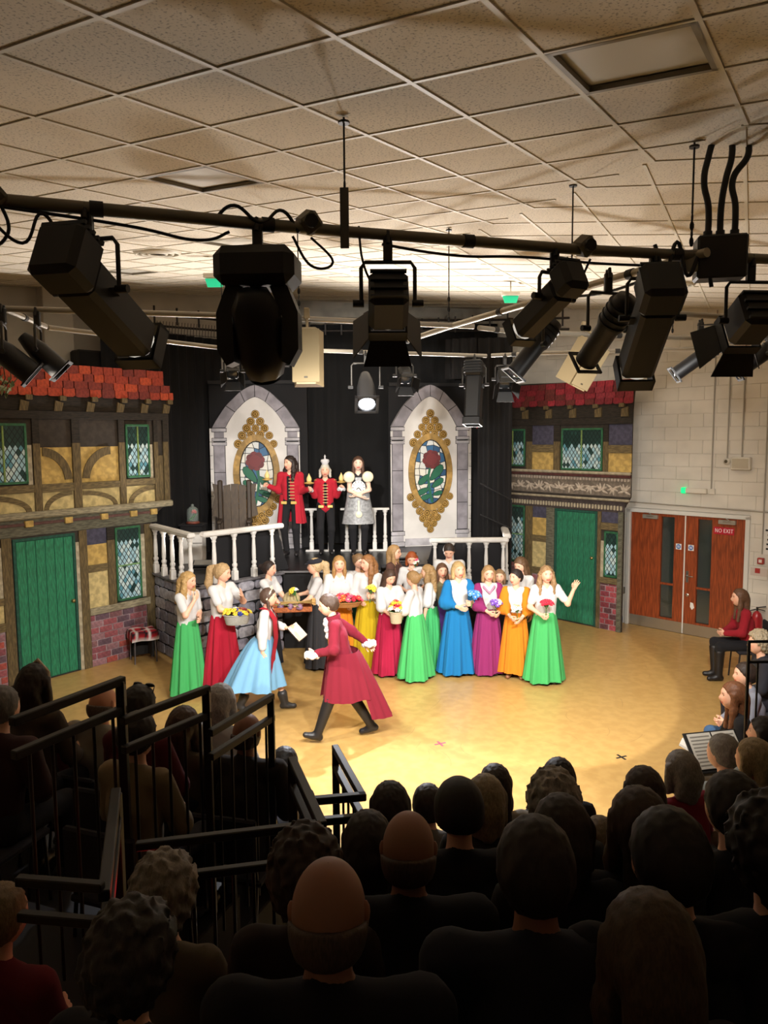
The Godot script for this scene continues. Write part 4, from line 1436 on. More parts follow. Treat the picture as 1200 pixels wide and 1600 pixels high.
	# red ornament beside the right arch
	var orn := thing("red_ornament", "small red sweet-shaped ornament fixed beside the right arch", "ornament", Vector3(1.98, 3.66, -15.02))
	g = Geo.new()
	g.ball(Vector3.ZERO, Vector3(0.09, 0.045, 0.045))
	part(orn, "middle", g, flat("b3202c", 0.4))
	for s in [-1, 1]:
		g = Geo.new()
		g.lathe([Vector2(0.012, 0.0), Vector2(0.05, 0.09), Vector2(0.0, 0.08)], 10, Transform3D(Basis.from_euler(Vector3(0, 0, -s * PI / 2)), Vector3(s * 0.07, 0, 0)))
		part(orn, "twist", g, flat("c23a40", 0.4))
	var hr := thing("stair_handrail", "thin black handrail beside the right drape", "railing")
	g = Geo.new()
	g.tube([Vector3(1.75, 2.62, -13.85), Vector3(2.3, 2.32, -13.75), Vector3(2.3, 0.96, -13.75)], 0.014, 8)
	part(hr, "rail", g, blackm)
	g = Geo.new()
	g.tube([Vector3(1.75, 2.05, -13.85), Vector3(2.3, 1.8, -13.75)], 0.012, 8)
	part(hr, "lower_rail", g, blackm)
	# drapes
	drape("black drape on the left behind the house front", [Vector2(-4.75, -13.1), Vector2(-4.25, -13.9), Vector2(-3.55, -14.95), Vector2(-3.2, -15.35)], 0.02, 5.4, "141213", 0.22, 0.05)
	drape("black back drape behind the arches", [Vector2(-3.0, -15.5), Vector2(2.3, -15.6)], H, 5.7, "080708", 0.3, 0.04)
	drape("black drape hanging right of the right arch", [Vector2(1.75, -14.2), Vector2(2.35, -14.05)], 0.02, 5.25, "151314", 0.2, 0.06)
	drape("short black drape bunched above the right house front", [Vector2(1.2, -14.75), Vector2(1.75, -14.5)], 4.55, 5.3, "1c1a1b", 0.18, 0.06)
	# curtain track above the drapes
	var tr := thing("curtain_track", "dark double curtain track below the ceiling at the back", "track")
	for k in 2:
		g = Geo.new()
		var ps := []
		for q in [[-4.7, 5.62, -12.9], [-3.9, 5.66, -13.9], [-3.0, 5.7, -14.9], [-2.0, 5.75, -15.3], [0.0, 5.75, -15.35], [2.0, 5.7, -15.1], [3.4, 5.6, -14.2]]: ps.append(Vector3(q[0], q[1] - k * 0.2, q[2]))
		g.tube(ps, 0.022, 6)
		part(tr, "rail", g, flat("241d19", 0.6))
	for k in 26:
		var s := k / 25.0
		var x := lerpf(-4.6, 3.3, s)
		var z := -12.9 - 2.4 * minf(1.0, (x + 4.7) / 2.6) + maxf(0.0, (x - 0.8)) * 0.4
		g = Geo.new()
		g.box(Vector3(x, 5.62, z), Vector3(0.03, 0.3, 0.03))
		part(tr, "track_hanger", g, flat("2a2320", 0.6))
	g = Geo.new()
	for k in 34:
		var x := -4.35 + k * 0.045
		var z := -13.15 - k * 0.034
		g.tube([Vector3(x, 5.5, z), Vector3(x - 0.02, 5.3, z), Vector3(x + 0.05, 5.28, z)], 0.006, 4)
	var hk := part(tr, "curtain_hooks", g, flat("55504a", 0.5, 0.5))
	hk.set_meta("kind", "stuff")
	# stool with blanket
	var s1 := thing("stool", "black metal-legged stool beside the stone wall", "stool", Vector3(-3.8, 0, -11.75), 30)
	for sx in [-0.15, 0.15]:
		for sz in [-0.15, 0.15]:
			g = Geo.new()
			g.tube([Vector3(sx * 1.1, 0, sz * 1.1), Vector3(sx, 0.44, sz)], 0.012, 7)
			part(s1, "leg", g, flat("77747a", 0.4, 0.7))
	rect(s1, "seat", -0.19, 0.43, 0.19, 0.47, -0.19, 0.19, flat("191819"), 0.01)
	rect(s1, "skirt_cloth", -0.16, 0.06, 0.16, 0.43, -0.17, -0.13, flat("15120f"), 0.008)
	rect(s1, "side_cloth", 0.1, 0.08, 0.14, 0.43, -0.15, 0.15, flat("15120f"), 0.008)
	var bl := thing("tartan_blanket", "folded red tartan blanket on the stool", "blanket", Vector3(-3.8, 0.47, -11.75), 30)
	var rows := []
	for i in 17:
		var row := PackedVector3Array()
		for j in 17:
			var x := (i / 8.0 - 1.0) * 0.26
			var z := (j / 8.0 - 1.0) * 0.26
			var d := maxf(absf(x), absf(z)) - 0.19
			row.append(Vector3(minf(absf(x), 0.205) * signf(x), 0.03 + 0.012 * sin(x * 20.0) * cos(z * 16.0) - maxf(d, 0.0) * 2.0, minf(absf(z), 0.205) * signf(z)))
		rows.append(row)
	g = Geo.new()
	g.grid(rows, false)
	for i in g.v.size():
		var a := i / 17
		var b := i % 17
		var col := Color("b01a28")
		if a % 6 == 2 or b % 6 == 2: col = Color("2a1418")
		if a % 6 == 4 or b % 6 == 4: col = Color("d8d2cf")
		if (a % 6 == 2) and (b % 6 == 2): col = Color("141016")
		g.c[i] = col.srgb_to_linear()
	part(bl, "wool", g, vcol(0.95))

# ---------------------------------------------------------------- lighting bars and lanterns
func pipe(label: String, pts: Array, r: float, hex := "8f887b") -> Node3D:
	var o := thing("lighting_bar", label, "pipe")
	var g := Geo.new()
	g.tube(pts, r, 12)
	part(o, "tube", g, flat(hex, 0.4, 0.35))
	for i in range(0, pts.size() - 1):
		var k: Vector3 = pts[i].lerp(pts[i + 1], 0.5)
		var d: Vector3 = (pts[i + 1] - pts[i]).normalized()
		g = Geo.new()
		g.tube([k - d * 0.03, k + d * 0.03], r + 0.006, 12)
		part(o, "tape_band", g, flat("1c1a17", 0.7))
	return o

func hanger(label: String, top: Vector3, bottom: Vector3, bracket := false) -> void:
	var o := thing("hanging_rod", label, "hanger")
	var g := Geo.new()
	g.tube([top + Vector3(0, 0.02, 0), bottom.lerp(top, 0.35)], 0.006, 6)
	part(o, "rod", g, flat("1b1a18", 0.5))
	g = Geo.new()
	g.lathe([Vector2(0.03, 0.0), Vector2(0.03, 0.012), Vector2(0.0, 0.014)], 10, Transform3D(Basis.IDENTITY, top - Vector3(0, 0.012, 0)))
	part(o, "ceiling_plate", g, flat("1b1a18", 0.5))
	var p := bottom.lerp(top, 0.35)
	var n := maxi(2, int(p.distance_to(bottom) / 0.05))
	g = Geo.new()
	for k in n:
		var a := p.lerp(bottom, float(k) / n)
		g.ball(a.lerp(bottom, 0.5 / n), Vector3(0.014 if k % 2 else 0.007, 0.03, 0.007 if k % 2 else 0.014), Basis.IDENTITY, Color.WHITE, 5, 6)
	part(o, "chain", g, flat("201f1d", 0.45, 0.5))
	if bracket:
		g = Geo.new()
		g.cbox(bottom + Vector3(0, -0.05, 0.05), Vector3(0.045, 0.3, 0.012), 0.003)
		part(o, "flat_bracket", g, flat("4d4a42", 0.5, 0.4))

func cable(label: String, pts: Array, r := 0.006) -> void:
	var g := Geo.new()
	g.tube(smooth(pts), r, 6)
	tag(part(self, "cable", g, flat("0f0e0d", 0.6)), label, "cable")

func smooth(pts: Array) -> Array:
	var cv := Curve3D.new()
	cv.bake_interval = 0.01
	for i in pts.size():
		var t: Vector3 = (pts[mini(i + 1, pts.size() - 1)] - pts[maxi(i - 1, 0)]) / 4.5
		cv.add_point(pts[i], -t, t)
	var out := []
	var L := cv.get_baked_length()
	var n := maxi(12, int(L / 0.018))
	for i in n + 1: out.append(cv.sample_baked(L * i / n))
	return out

# a stage lantern hung at bar point "at", pointing along "aim"
func lantern(kind: String, label: String, at: Vector3, aim: Vector3, s := 1.0, lit := {}) -> Node3D:
	var o := thing("stage_lantern", label, "stage light", at)
	var black := flat("070708", 0.55)
	var steel := flat("1c1d1f", 0.5, 0.2)
	aim = aim.normalized()
	var side := aim.cross(Vector3.UP).normalized()
	var bs := Basis(side, side.cross(aim).normalized(), -aim)     # local -z is the beam
	var drop := 0.34 * s
	var piv := Vector3(0, -drop, 0)
	var g := Geo.new()
	g.cbox(Vector3(0, -0.045, 0), Vector3(0.05, 0.13, 0.045), 0.008)
	g.tube([Vector3(0, -0.02, -0.03), Vector3(0, 0.04, -0.025), Vector3(0, 0.04, 0.025), Vector3(0, -0.02, 0.035)], 0.012, 6)
	part(o, "clamp", g, flat("2c2a27", 0.5, 0.4))
	var hw := (0.15 if kind != "moving" else 0.2) * s
	var hdir := Vector3(side.x, 0, side.z).normalized()
	if kind != "moving":
		g = Geo.new()
		g.tube([piv + hdir * hw, Vector3(0, -0.14, 0) + hdir * hw, Vector3(0, -0.11, 0) + hdir * hw * 0.85, Vector3(0, -0.11, 0) - hdir * hw * 0.85, Vector3(0, -0.14, 0) - hdir * hw, piv - hdir * hw], 0.011, 7)
		part(o, "yoke", g, flat("3a3732", 0.5, 0.3))
		for q in [-1, 1]:
			g = Geo.new()
			g.tube([piv + hdir * hw * q * 0.9, piv + hdir * (hw + 0.045) * q], 0.02, 8)
			part(o, "yoke_knob", g, black)
	var X := func(p: Vector3) -> Vector3: return piv + bs * (p * s)
	match kind:
		"profile":      # long square-bodied profile spot
			g = Geo.new()
			g.cbox(X.call(Vector3(0, 0, -0.16)), Vector3(0.2, 0.2, 0.56) * s, 0.025, bs)
			part(o, "body", g, black)
			g = Geo.new()
			g.cbox(X.call(Vector3(0, 0.02, 0.2)), Vector3(0.24, 0.26, 0.2) * s, 0.03, bs)
			var lh := part(o, "lamp_housing", g, black)
			for k in 5:
				g = Geo.new()
				g.box(X.call(Vector3(0, 0.155, 0.13 + 0.035 * k)), Vector3(0.22, 0.02, 0.014) * s, bs)
				part(lh, "cooling_fin", g, steel)
			for q in [-1, 1]:
				g = Geo.new()
				g.box(X.call(Vector3(q * 0.115, 0, -0.02)), Vector3(0.03, 0.014, 0.05) * s, bs)
				part(o, "shutter_tab", g, steel)
			g = Geo.new()
			for q in [[-1, 0], [1, 0], [0, 1], [0, -1]]:
				g.box(X.call(Vector3(q[0] * 0.103, q[1] * 0.103, -0.48)), (Vector3(0.016, 0.222, 0.09) if q[0] != 0 else Vector3(0.222, 0.016, 0.09)) * s, bs)
			part(o, "colour_frame", g, black)
		"fresnel":
			g = Geo.new()
			g.cbox(X.call(Vector3(0, 0, 0.02)), Vector3(0.22, 0.24, 0.26) * s, 0.03, bs)
			part(o, "body", g, black)
			for k in 4:
				g = Geo.new()
				g.box(X.call(Vector3(0, 0.09 - 0.06 * k, 0.155)), Vector3(0.2, 0.014, 0.02) * s, bs)
				part(o, "cooling_fin", g, steel)
			g = Geo.new()
			for q in [[-1, 0], [1, 0], [0, 1], [0, -1]]:
				g.box(X.call(Vector3(q[0] * 0.104, q[1] * 0.114, -0.14)), (Vector3(0.012, 0.24, 0.07) if q[0] != 0 else Vector3(0.22, 0.012, 0.07)) * s, bs)
			part(o, "front_rim", g, black)
			for k in 4:
				var a := k * PI / 2
				g = Geo.new()
				var b2 := bs * Basis(Vector3(0, 0, 1), a) * Basis(Vector3(1, 0, 0), 0.6)
				var pl := PackedVector2Array([Vector2(-0.1, 0), Vector2(0.1, 0), Vector2(0.14, 0.16), Vector2(-0.14, 0.16)])
				g.prism(pl, -0.003, 0.003, Transform3D(b2 * Basis.from_euler(Vector3(-PI / 2, 0, 0)) * Basis.from_scale(Vector3.ONE * s), X.call(Basis(Vector3(0, 0, 1), a) * Vector3(0, 0.11, -0.175))))
				part(o, "barn_door", g, black)
		"par":
			g = Geo.new()
			g.lathe([Vector2(0.0, 0.2), Vector2(0.05, 0.19), Vector2(0.075, 0.1), Vector2(0.095, 0.0), Vector2(0.1, -0.26), Vector2(0.092, -0.26), Vector2(0.085, 0.0), Vector2(0.0, 0.02)], 18, Transform3D(bs * Basis(Vector3.RIGHT, Vector3(0, 0, 1), Vector3(0, -1, 0)), piv).scaled_local(Vector3.ONE * s))
			part(o, "can", g, flat("121214", 0.5))
			g = Geo.new()
			for q in [[-1, 0], [1, 0], [0, 1], [0, -1]]:
				g.box(X.call(Vector3(q[0] * 0.11, q[1] * 0.11, -0.26)), (Vector3(0.03, 0.25, 0.012) if q[0] != 0 else Vector3(0.25, 0.03, 0.012)) * s, bs)
			part(o, "colour_frame", g, steel)
		"zoom":         # round tube profile with square gel frame
			g = Geo.new()
			g.lathe([Vector2(0.0, 0.28), Vector2(0.07, 0.26), Vector2(0.09, 0.16), Vector2(0.09, 0.04), Vector2(0.075, 0.0), Vector2(0.075, -0.3), Vector2(0.068, -0.3), Vector2(0.06, -0.05), Vector2(0.0, -0.04)], 18, Transform3D(bs * Basis(Vector3.RIGHT, Vector3(0, 0, 1), Vector3(0, -1, 0)), piv).scaled_local(Vector3.ONE * s))
			part(o, "barrel", g, flat("101012", 0.5))
			g = Geo.new()
			for q in [[-1, 0], [1, 0], [0, 1], [0, -1]]:
				g.box(X.call(Vector3(q[0] * 0.085, q[1] * 0.085, -0.31)), (Vector3(0.02, 0.19, 0.014) if q[0] != 0 else Vector3(0.19, 0.02, 0.014)) * s, bs)
			part(o, "colour_frame", g, steel)
			for k in 4:
				g = Geo.new()
				g.tube([X.call(Vector3(0, 0, 0.06 + k * 0.045)), X.call(Vector3(0, 0, 0.072 + k * 0.045))], 0.097 * s, 16)
				part(o, "cooling_fin", g, steel)
		"moving":
			g = Geo.new()
			g.cbox(Vector3(0, -0.2, 0) , Vector3(0.4, 0.19, 0.3) * s, 0.045, Basis(hdir, Vector3.UP, hdir.cross(Vector3.UP)))
			part(o, "base", g, black)
			for q in [-1, 1]:
				g = Geo.new()
				var pl := PackedVector2Array([Vector2(0.06, -0.28), Vector2(0.15, -0.28), Vector2(0.205, -0.42), Vector2(0.205, -0.6), Vector2(0.16, -0.68), Vector2(0.12, -0.66), Vector2(0.125, -0.44)])
				var fl2 := PackedVector2Array()
				for p in pl: fl2.append(Vector2(p.x * q, p.y))
				g.prism(fl2, -0.06, 0.06, Transform3D(Basis(hdir, Vector3.UP, hdir.cross(Vector3.UP)) * Basis.from_scale(Vector3.ONE * s), Vector3.ZERO))
				part(o, "yoke_arm", g, black)
			g = Geo.new()
			g.lathe([Vector2(0.0, 0.26), Vector2(0.08, 0.25), Vector2(0.125, 0.16), Vector2(0.13, -0.1), Vector2(0.1, -0.2), Vector2(0.0, -0.21)], 8, Transform3D(bs * Basis(Vector3.RIGHT, Vector3(0, 0, 1), Vector3(0, -1, 0)), Vector3(0, -0.54 * s, 0)).scaled_local(Vector3.ONE * s * 0.98))
			part(o, "head", g, black)
	var front: float = lit.get("front", 0.0) if lit.has("front") else {"profile": 0.442, "fresnel": 0.112, "par": 0.2, "zoom": 0.3, "moving": 0.22}[kind]
	g = Geo.new()
	var lr: float = {"profile": 0.09, "fresnel": 0.095, "par": 0.085, "zoom": 0.062, "moving": 0.08}[kind] * s
	var base: Vector3 = X.call(Vector3(0, 0, -front)) if kind != "moving" else Vector3(0, -0.54 * s, 0) + aim * front * s
	g.lathe([Vector2(0.0, 0.012), Vector2(lr * 0.6, 0.01), Vector2(lr, 0.0)], 16, Transform3D(Basis(side, aim, side.cross(aim)), base))
	if lit.is_empty():
		part(o, "lens", g, flat("2b3036", 0.1))
	else:
		part(o, "lens", g, glow(lit.get("glow", "fff6e6"), lit.get("shine", 6.0)))
		var l := SpotLight3D.new()
		l.name = "beam"
		o.add_child(l)
		l.position = base + aim * (0.1 if kind in ["profile", "fresnel"] else 0.04)
		l.basis = bs
		l.light_color = Color(lit.get("color", "fff1dc"))
		l.light_energy = lit.energy
		l.spot_angle = lit.angle
		l.spot_angle_attenuation = lit.get("soft", 1.0)
		l.spot_range = 30.0
		l.spot_attenuation = 2.0
		l.light_size = 0.06
		l.shadow_enabled = true
	return o

func beige_speaker(label: String, at: Vector3, face: Vector3, size: Vector3, roll := 0.0) -> void:
	var o := thing("beige_speaker", label, "speaker", at)
	var z := face.normalized()
	var x := Vector3.UP.cross(z).normalized()
	var b := Basis(x, z.cross(x), z) * Basis(Vector3(0, 0, 1), roll)
	var beige := flat("9c8a68", 0.6)
	var g := Geo.new()
	g.prism(PackedVector2Array([Vector2(-size.x / 2, size.z / 2), Vector2(size.x / 2, size.z / 2), Vector2(size.x * 0.32, -size.z / 2), Vector2(-size.x * 0.32, -size.z / 2)]), -size.y / 2, size.y / 2, Transform3D(b * Basis(Vector3.RIGHT, Vector3(0, 0, 1), Vector3(0, -1, 0)) * Basis.from_scale(Vector3(1, -1, 1)), Vector3.ZERO))
	part(o, "cabinet", g, beige)
	g = Geo.new()
	g.cbox(b * Vector3(0, 0, size.z / 2 + 0.004), Vector3(size.x * 0.9, size.y * 0.94, 0.012), 0.004, b)
	part(o, "grille", g, flat("8f7f5f", 0.9))
	g = Geo.new()
	g.cbox(b * Vector3(0, -size.y * 0.38, size.z / 2 + 0.012), Vector3(0.03, 0.016, 0.004), 0.001, b)
	part(o, "badge", g, flat("4a4234", 0.5))
	g = Geo.new()
	g.tube([b * Vector3(0, size.y / 2, 0), b * Vector3(0, size.y / 2 + 0.06, 0), Vector3(0, size.y / 2 + 0.12, 0)], 0.014, 6)
	g.cbox(Vector3(0, size.y / 2 + 0.14, 0), Vector3(0.05, 0.1, 0.05), 0.008)
	part(o, "hanging_bracket", g, beige)

func build_rig() -> void:
	var y := GRID_Y
	pipe("thick front lighting bar across the whole picture", [Vector3(-2.6, y, -3.17), Vector3(-1.69, y, -3.52), Vector3(-0.95, y, -3.8), Vector3(-0.19, y, -4.09), Vector3(1.13, y, -4.51), Vector3(2.35, y, -4.79), Vector3(3.3, y, -5.0)], 0.031, "6d6757")
	pipe("second lighting bar behind the beige hanging speaker", [Vector3(-3.4, y, -6.3), Vector3(-1.22, y, -6.86), Vector3(0.89, y, -7.61)], 0.025)
	pipe("back lighting bar over the stage front", [Vector3(-3.21, y, -7.48), Vector3(-1.96, y, -9.23), Vector3(1.39, y, -10.42)], 0.025)
	pipe("diagonal lighting bar running back from the cable box", [Vector3(1.9, y, -4.6), Vector3(1.39, y, -5.79), Vector3(0.64, y, -7.64), Vector3(-0.07, y, -9.7)], 0.028, "a49a86")
	pipe("right lighting bar behind the tilted beige speaker", [Vector3(0.95, y, -7.7), Vector3(1.33, y, -8.0), Vector3(3.75, y, -8.77)], 0.025)
	pipe("rear right lighting bar above the right house front", [Vector3(1.45, y, -10.38), Vector3(2.02, y, -10.14), Vector3(3.99, y, -9.75), Vector3(4.6, y, -7.6)], 0.025)
	pipe("short lighting bar at the left edge", [Vector3(-3.9, y, -5.0), Vector3(-3.09, y, -6.31), Vector3(-3.2, y, -7.4)], 0.025)
	hanger("rod and flat bracket hanging to the front bar beside the moving head", Vector3(-0.19, 5.09, -4.07), Vector3(-0.19, y + 0.1, -4.07), true)
	hanger("rod hanging to the front end of the diagonal bar", Vector3(1.4, 5.31, -5.8), Vector3(1.4, y + 0.03, -5.8))
	hanger("rod hanging left of the black cable box", Vector3(1.83, 5.17, -4.66), Vector3(1.83, y + 0.03, -4.66))
	hanger("thin rod above the diagonal bar near the green exit light", Vector3(0.65, 5.48, -7.66), Vector3(0.65, y + 0.03, -7.66))
	hanger("thin rod between the second bar and the ceiling on the left", Vector3(-2.4, 5.4, -6.5), Vector3(-2.4, y + 0.03, -6.54))
	hanger("thin rod above the beige hanging speaker", Vector3(-0.75, 5.42, -7.0), Vector3(-0.75, y + 0.03, -7.03))
	hanger("thin rod to the back bar near the green exit light on the left", Vector3(-1.9, 5.63, -9.25), Vector3(-1.9, y + 0.03, -9.25))
	hanger("thin rod to the right lighting bar", Vector3(3.2, 5.45, -8.6), Vector3(3.2, y + 0.03, -8.6))
	# the front bar lanterns; their beams light the stage
	var white := "fffaf3"
	lantern("profile", "large black profile lantern at the left of the front bar", Vector3(-1.36, y - 0.03, -3.65), Vector3(0.2, -0.42, -0.85), 1.0, {"energy": 21.0, "angle": 32.0, "soft": 0.9, "color": white, "shine": 0.6})
	lantern("moving", "large black moving head spotlight in the middle of the front bar", Vector3(-0.62, y - 0.02, -3.93), Vector3(0.03, -0.85, -0.5), 1.0)
	lantern("fresnel", "black barn door lantern right of the hanging rod", Vector3(0.03, y - 0.03, -4.16), Vector3(-0.02, -0.55, -0.85), 0.95, {"energy": 25.0, "angle": 48.0, "soft": 0.9, "color": white, "shine": 0.15})
	lantern("profile", "black profile lantern under the front bar, left of the diagonal bar", Vector3(0.98, y - 0.03, -4.47), Vector3(-0.42, -0.45, -0.75), 0.72, {"energy": 23.0, "angle": 32.0, "soft": 0.9, "color": white, "shine": 0.6})
	lantern("profile", "largest black profile lantern on the right below the cable box", Vector3(1.6, y - 0.03, -4.63), Vector3(0.045, -0.6, -0.78), 1.0, {"energy": 26.0, "angle": 18.0, "soft": 0.04, "color": "fff8ee", "shine": 0.6})
	lantern("zoom", "slimmer black lantern beside the largest profile lantern", Vector3(1.47, y - 0.03, -5.1), Vector3(-0.25, -0.6, -0.7), 1.0)
	lantern("fresnel", "black barn door lantern at the right picture edge", Vector3(2.24, y - 0.03, -4.77), Vector3(-0.08, -0.48, -0.85), 1.0, {"energy": 29.0, "angle": 48.0, "soft": 0.9, "color": white, "shine": 0.15})
	lantern("par", "black parcan lantern at the left edge with bright lens", Vector3(-3.05, y - 0.03, -6.27), Vector3(0.55, -0.5, -0.2), 1.0, {"energy": 22.0, "angle": 34.0, "soft": 0.9, "shine": 3.0})
	lantern("par", "second black parcan lantern at the left edge behind the bright one", Vector3(-2.85, y - 0.03, -6.44), Vector3(0.6, -0.6, -0.15), 0.9)
	lantern("profile", "added profile lantern on the second bar, hidden behind the moving head spotlight", Vector3(-0.97, y - 0.03, -6.95), Vector3(0.04, -0.17, -0.98), 0.7, {"energy": 35.0, "angle": 24.0, "soft": 0.5, "color": white, "shine": 0.4})  # added lantern, an unseen source that lights the arches
	# back lights
	lantern("par", "lantern with glaring white lens facing the audience", Vector3(-0.22, y - 0.03, -9.85), Vector3(0.05, -0.74, 0.68), 1.2, {"energy": 40.0, "angle": 30.0, "soft": 0.7, "color": "f4f6ff", "glow": "f2f6ff", "shine": 22.0, "front": 0.25})
	lantern("fresnel", "small unlit lantern right of the glaring one", Vector3(0.28, y - 0.03, -10.02), Vector3(0.15, -0.6, 0.7), 0.75)
	lantern("fresnel", "small unlit lantern on the back bar near the left arch", Vector3(-1.8, y - 0.03, -9.3), Vector3(0.1, -0.55, 0.7), 0.7)
	lantern("profile", "black lantern hanging upright in front of the right drape", Vector3(1.22, y - 0.03, -10.36), Vector3(-0.05, -0.9, 0.15), 1.05)
	lantern("fresnel", "dark lantern right of the upright black lantern", Vector3(1.62, y - 0.03, -10.31), Vector3(0.0, -0.6, 0.6), 0.85)
	lantern("zoom", "slender lantern below the diagonal bar pointing down left", Vector3(1.22, y - 0.03, -6.2), Vector3(-0.5, -0.62, 0.1), 0.95)
	lantern("zoom", "silvery lantern over the right wall, left of its twin", Vector3(3.0, y - 0.03, -7.35), Vector3(-0.75, -0.55, -0.1), 0.9)
	lantern("zoom", "silvery lantern at the right edge over the right wall", Vector3(3.5, y - 0.03, -7.15), Vector3(-0.75, -0.55, -0.1), 0.9)
	for q in [[Vector3(2.6, y, -6.9), Vector3(4.3, y, -7.6)]]:
		pipe("short lighting bar carrying the two silvery lanterns", q, 0.025)
	beige_speaker("beige loudspeaker hanging upright below the second bar", Vector3(-0.68, 4.2, -7.0), Vector3(-0.02, 0.06, 1), Vector3(0.27, 0.5, 0.24))
	beige_speaker("beige loudspeaker hanging tilted over the right house front", Vector3(2.13, 4.24, -8.25), Vector3(0.35, -0.35, 0.8), Vector3(0.27, 0.5, 0.26), -0.35)
	# added flood lamps on the deck, made-up sources that brighten the ceiling
	for q in [[Vector3(-2.95, 1.3, -12.5), "small black flood lamp added to light the ceiling, behind the left balusters"], [Vector3(0.35, 1.3, -13.15), "small black flood lamp added to light the ceiling, behind the stage steps"], [Vector3(1.5, 1.3, -13.62), "small black flood lamp added to light the ceiling, behind the right balustrade"]]:
		var t := thing("added_flood_lamp", q[1], "stage light", q[0])
		var fb := Basis.from_euler(Vector3(deg_to_rad(52.0), PI, 0))       # local -z looks up and towards the audience
		var c := Vector3(0, 0.1, 0)
		var g := Geo.new()
		g.cbox(c, Vector3(0.42, 0.14, 0.08), 0.01, fb)
		part(t, "housing", g, flat("0e0e0f", 0.5))
		g = Geo.new()
		g.tube([Vector3(-0.23, 0.1, 0), Vector3(-0.23, 0.01, 0), Vector3(0.23, 0.01, 0), Vector3(0.23, 0.1, 0)], 0.01, 6)
		part(t, "floor_yoke", g, flat("17171a", 0.5))
		g = Geo.new()
		g.cbox(c + fb * Vector3(0, 0, -0.042), Vector3(0.38, 0.11, 0.006), 0.002, fb)
		part(t, "lens", g, glow("6a665e", 0.3))
		var l := SpotLight3D.new()
		l.name = "beam"
		t.add_child(l)
		l.position = c + fb * Vector3(0, 0, -0.07)
		l.basis = fb
		l.light_color = Color("fff6ee")
		l.light_energy = 24.0 if q[0].x < -1.0 else 36.0
		l.spot_angle = 52.0
		l.spot_angle_attenuation = 1.0
		l.spot_range = 30.0
		l.spot_attenuation = 2.0
		l.light_size = 0.2
		l.shadow_enabled = true
	# cable box
	var bx := thing("cable_box", "black dimmer box with thick cables up to the ceiling", "electrical box", Vector3(2.02, 4.53, -4.71), -12)
	rect(bx, "case", -0.14, -0.12, 0.14, 0.13, -0.07, 0.1, flat("0f0f10", 0.5), 0.012)
	rect(bx, "grey_switch_box", -0.24, -0.08, -0.13, 0.05, 0.0, 0.1, flat("8a8271", 0.6), 0.01)
	for k in 3:
		var g := Geo.new()
		var x: float = [-0.07, 0.0, 0.08][k]
		g.tube(smooth([Vector3(x, 0.12, 0), Vector3(x, 0.3, 0.0), Vector3(x + [-0.03, 0.02, -0.02][k], 0.46, 0), Vector3(x + [-0.01, 0.05, 0.06][k], 0.6, 0), Vector3(x + [0.02, 0.04, 0.03][k], 0.72, 0)]), 0.019, 8)
		part(bx, "thick_cable", g, flat("0b0b0b", 0.55))
		g = Geo.new()
		g.tube([Vector3(x, 0.12, 0), Vector3(x, 0.17, 0)], 0.026, 10)
		part(bx, "gland", g, flat("1b1a19", 0.5))
	# loose cables
	cable("black cable drooping from the front bar at the left edge", [Vector3(-1.75, 4.5, -3.45), Vector3(-1.6, 4.36, -3.5), Vector3(-1.52, 4.5, -3.55), Vector3(-1.42, 4.3, -3.6), Vector3(-1.3, 4.22, -3.63)], 0.008)
	cable("second black cable loop at the left edge of the front bar", [Vector3(-1.7, 4.56, -3.5), Vector3(-1.66, 4.4, -3.5), Vector3(-1.8, 4.33, -3.46), Vector3(-2.1, 4.36, -3.38)], 0.008)
	cable("long cable sagging below the front bar left half", [Vector3(-1.7, 4.52, -3.5), Vector3(-1.2, 4.49, -3.72), Vector3(-0.9, 4.45, -3.83), Vector3(-0.75, 4.5, -3.88)], 0.008)
	cable("cable loop right of the moving head spotlight", [Vector3(-0.45, 4.5, -3.97), Vector3(-0.36, 4.36, -4.0), Vector3(-0.25, 4.38, -4.0), Vector3(-0.36, 4.5, -4.0)], 0.007)
	cable("cable coiled on top of the moving head spotlight", [Vector3(-0.82, 4.55, -3.86), Vector3(-0.72, 4.62, -3.86), Vector3(-0.6, 4.55, -3.9), Vector3(-0.5, 4.62, -3.95), Vector3(-0.42, 4.52, -3.98)], 0.009)
	cable("cable sagging along the front bar right half", [Vector3(0.0, 4.5, -4.15), Vector3(0.4, 4.47, -4.28), Vector3(0.8, 4.49, -4.42), Vector3(1.3, 4.48, -4.56), Vector3(1.8, 4.49, -4.68)], 0.008)
	cable("cable down to the barn door lantern in the middle", [Vector3(-0.12, 4.58, -4.1), Vector3(-0.1, 4.4, -4.1), Vector3(-0.04, 4.28, -4.12), Vector3(0.03, 4.24, -4.14)], 0.007)
	cable("tangle of cable on the front bar beside the cable box", [Vector3(1.6, 4.6, -4.62), Vector3(1.66, 4.45, -4.6), Vector3(1.74, 4.62, -4.64), Vector3(1.8, 4.42, -4.62), Vector3(1.9, 4.58, -4.66), Vector3(1.95, 4.36, -4.64)], 0.012)
	cable("cable loop below the joint of front bar and diagonal bar", [Vector3(1.05, 4.5, -4.47), Vector3(1.12, 4.38, -4.5), Vector3(1.2, 4.5, -4.53)], 0.007)
	cable("cable running along the diagonal bar", [Vector3(1.75, 4.5, -4.8), Vector3(1.55, 4.46, -5.3), Vector3(1.35, 4.5, -5.75)], 0.01)
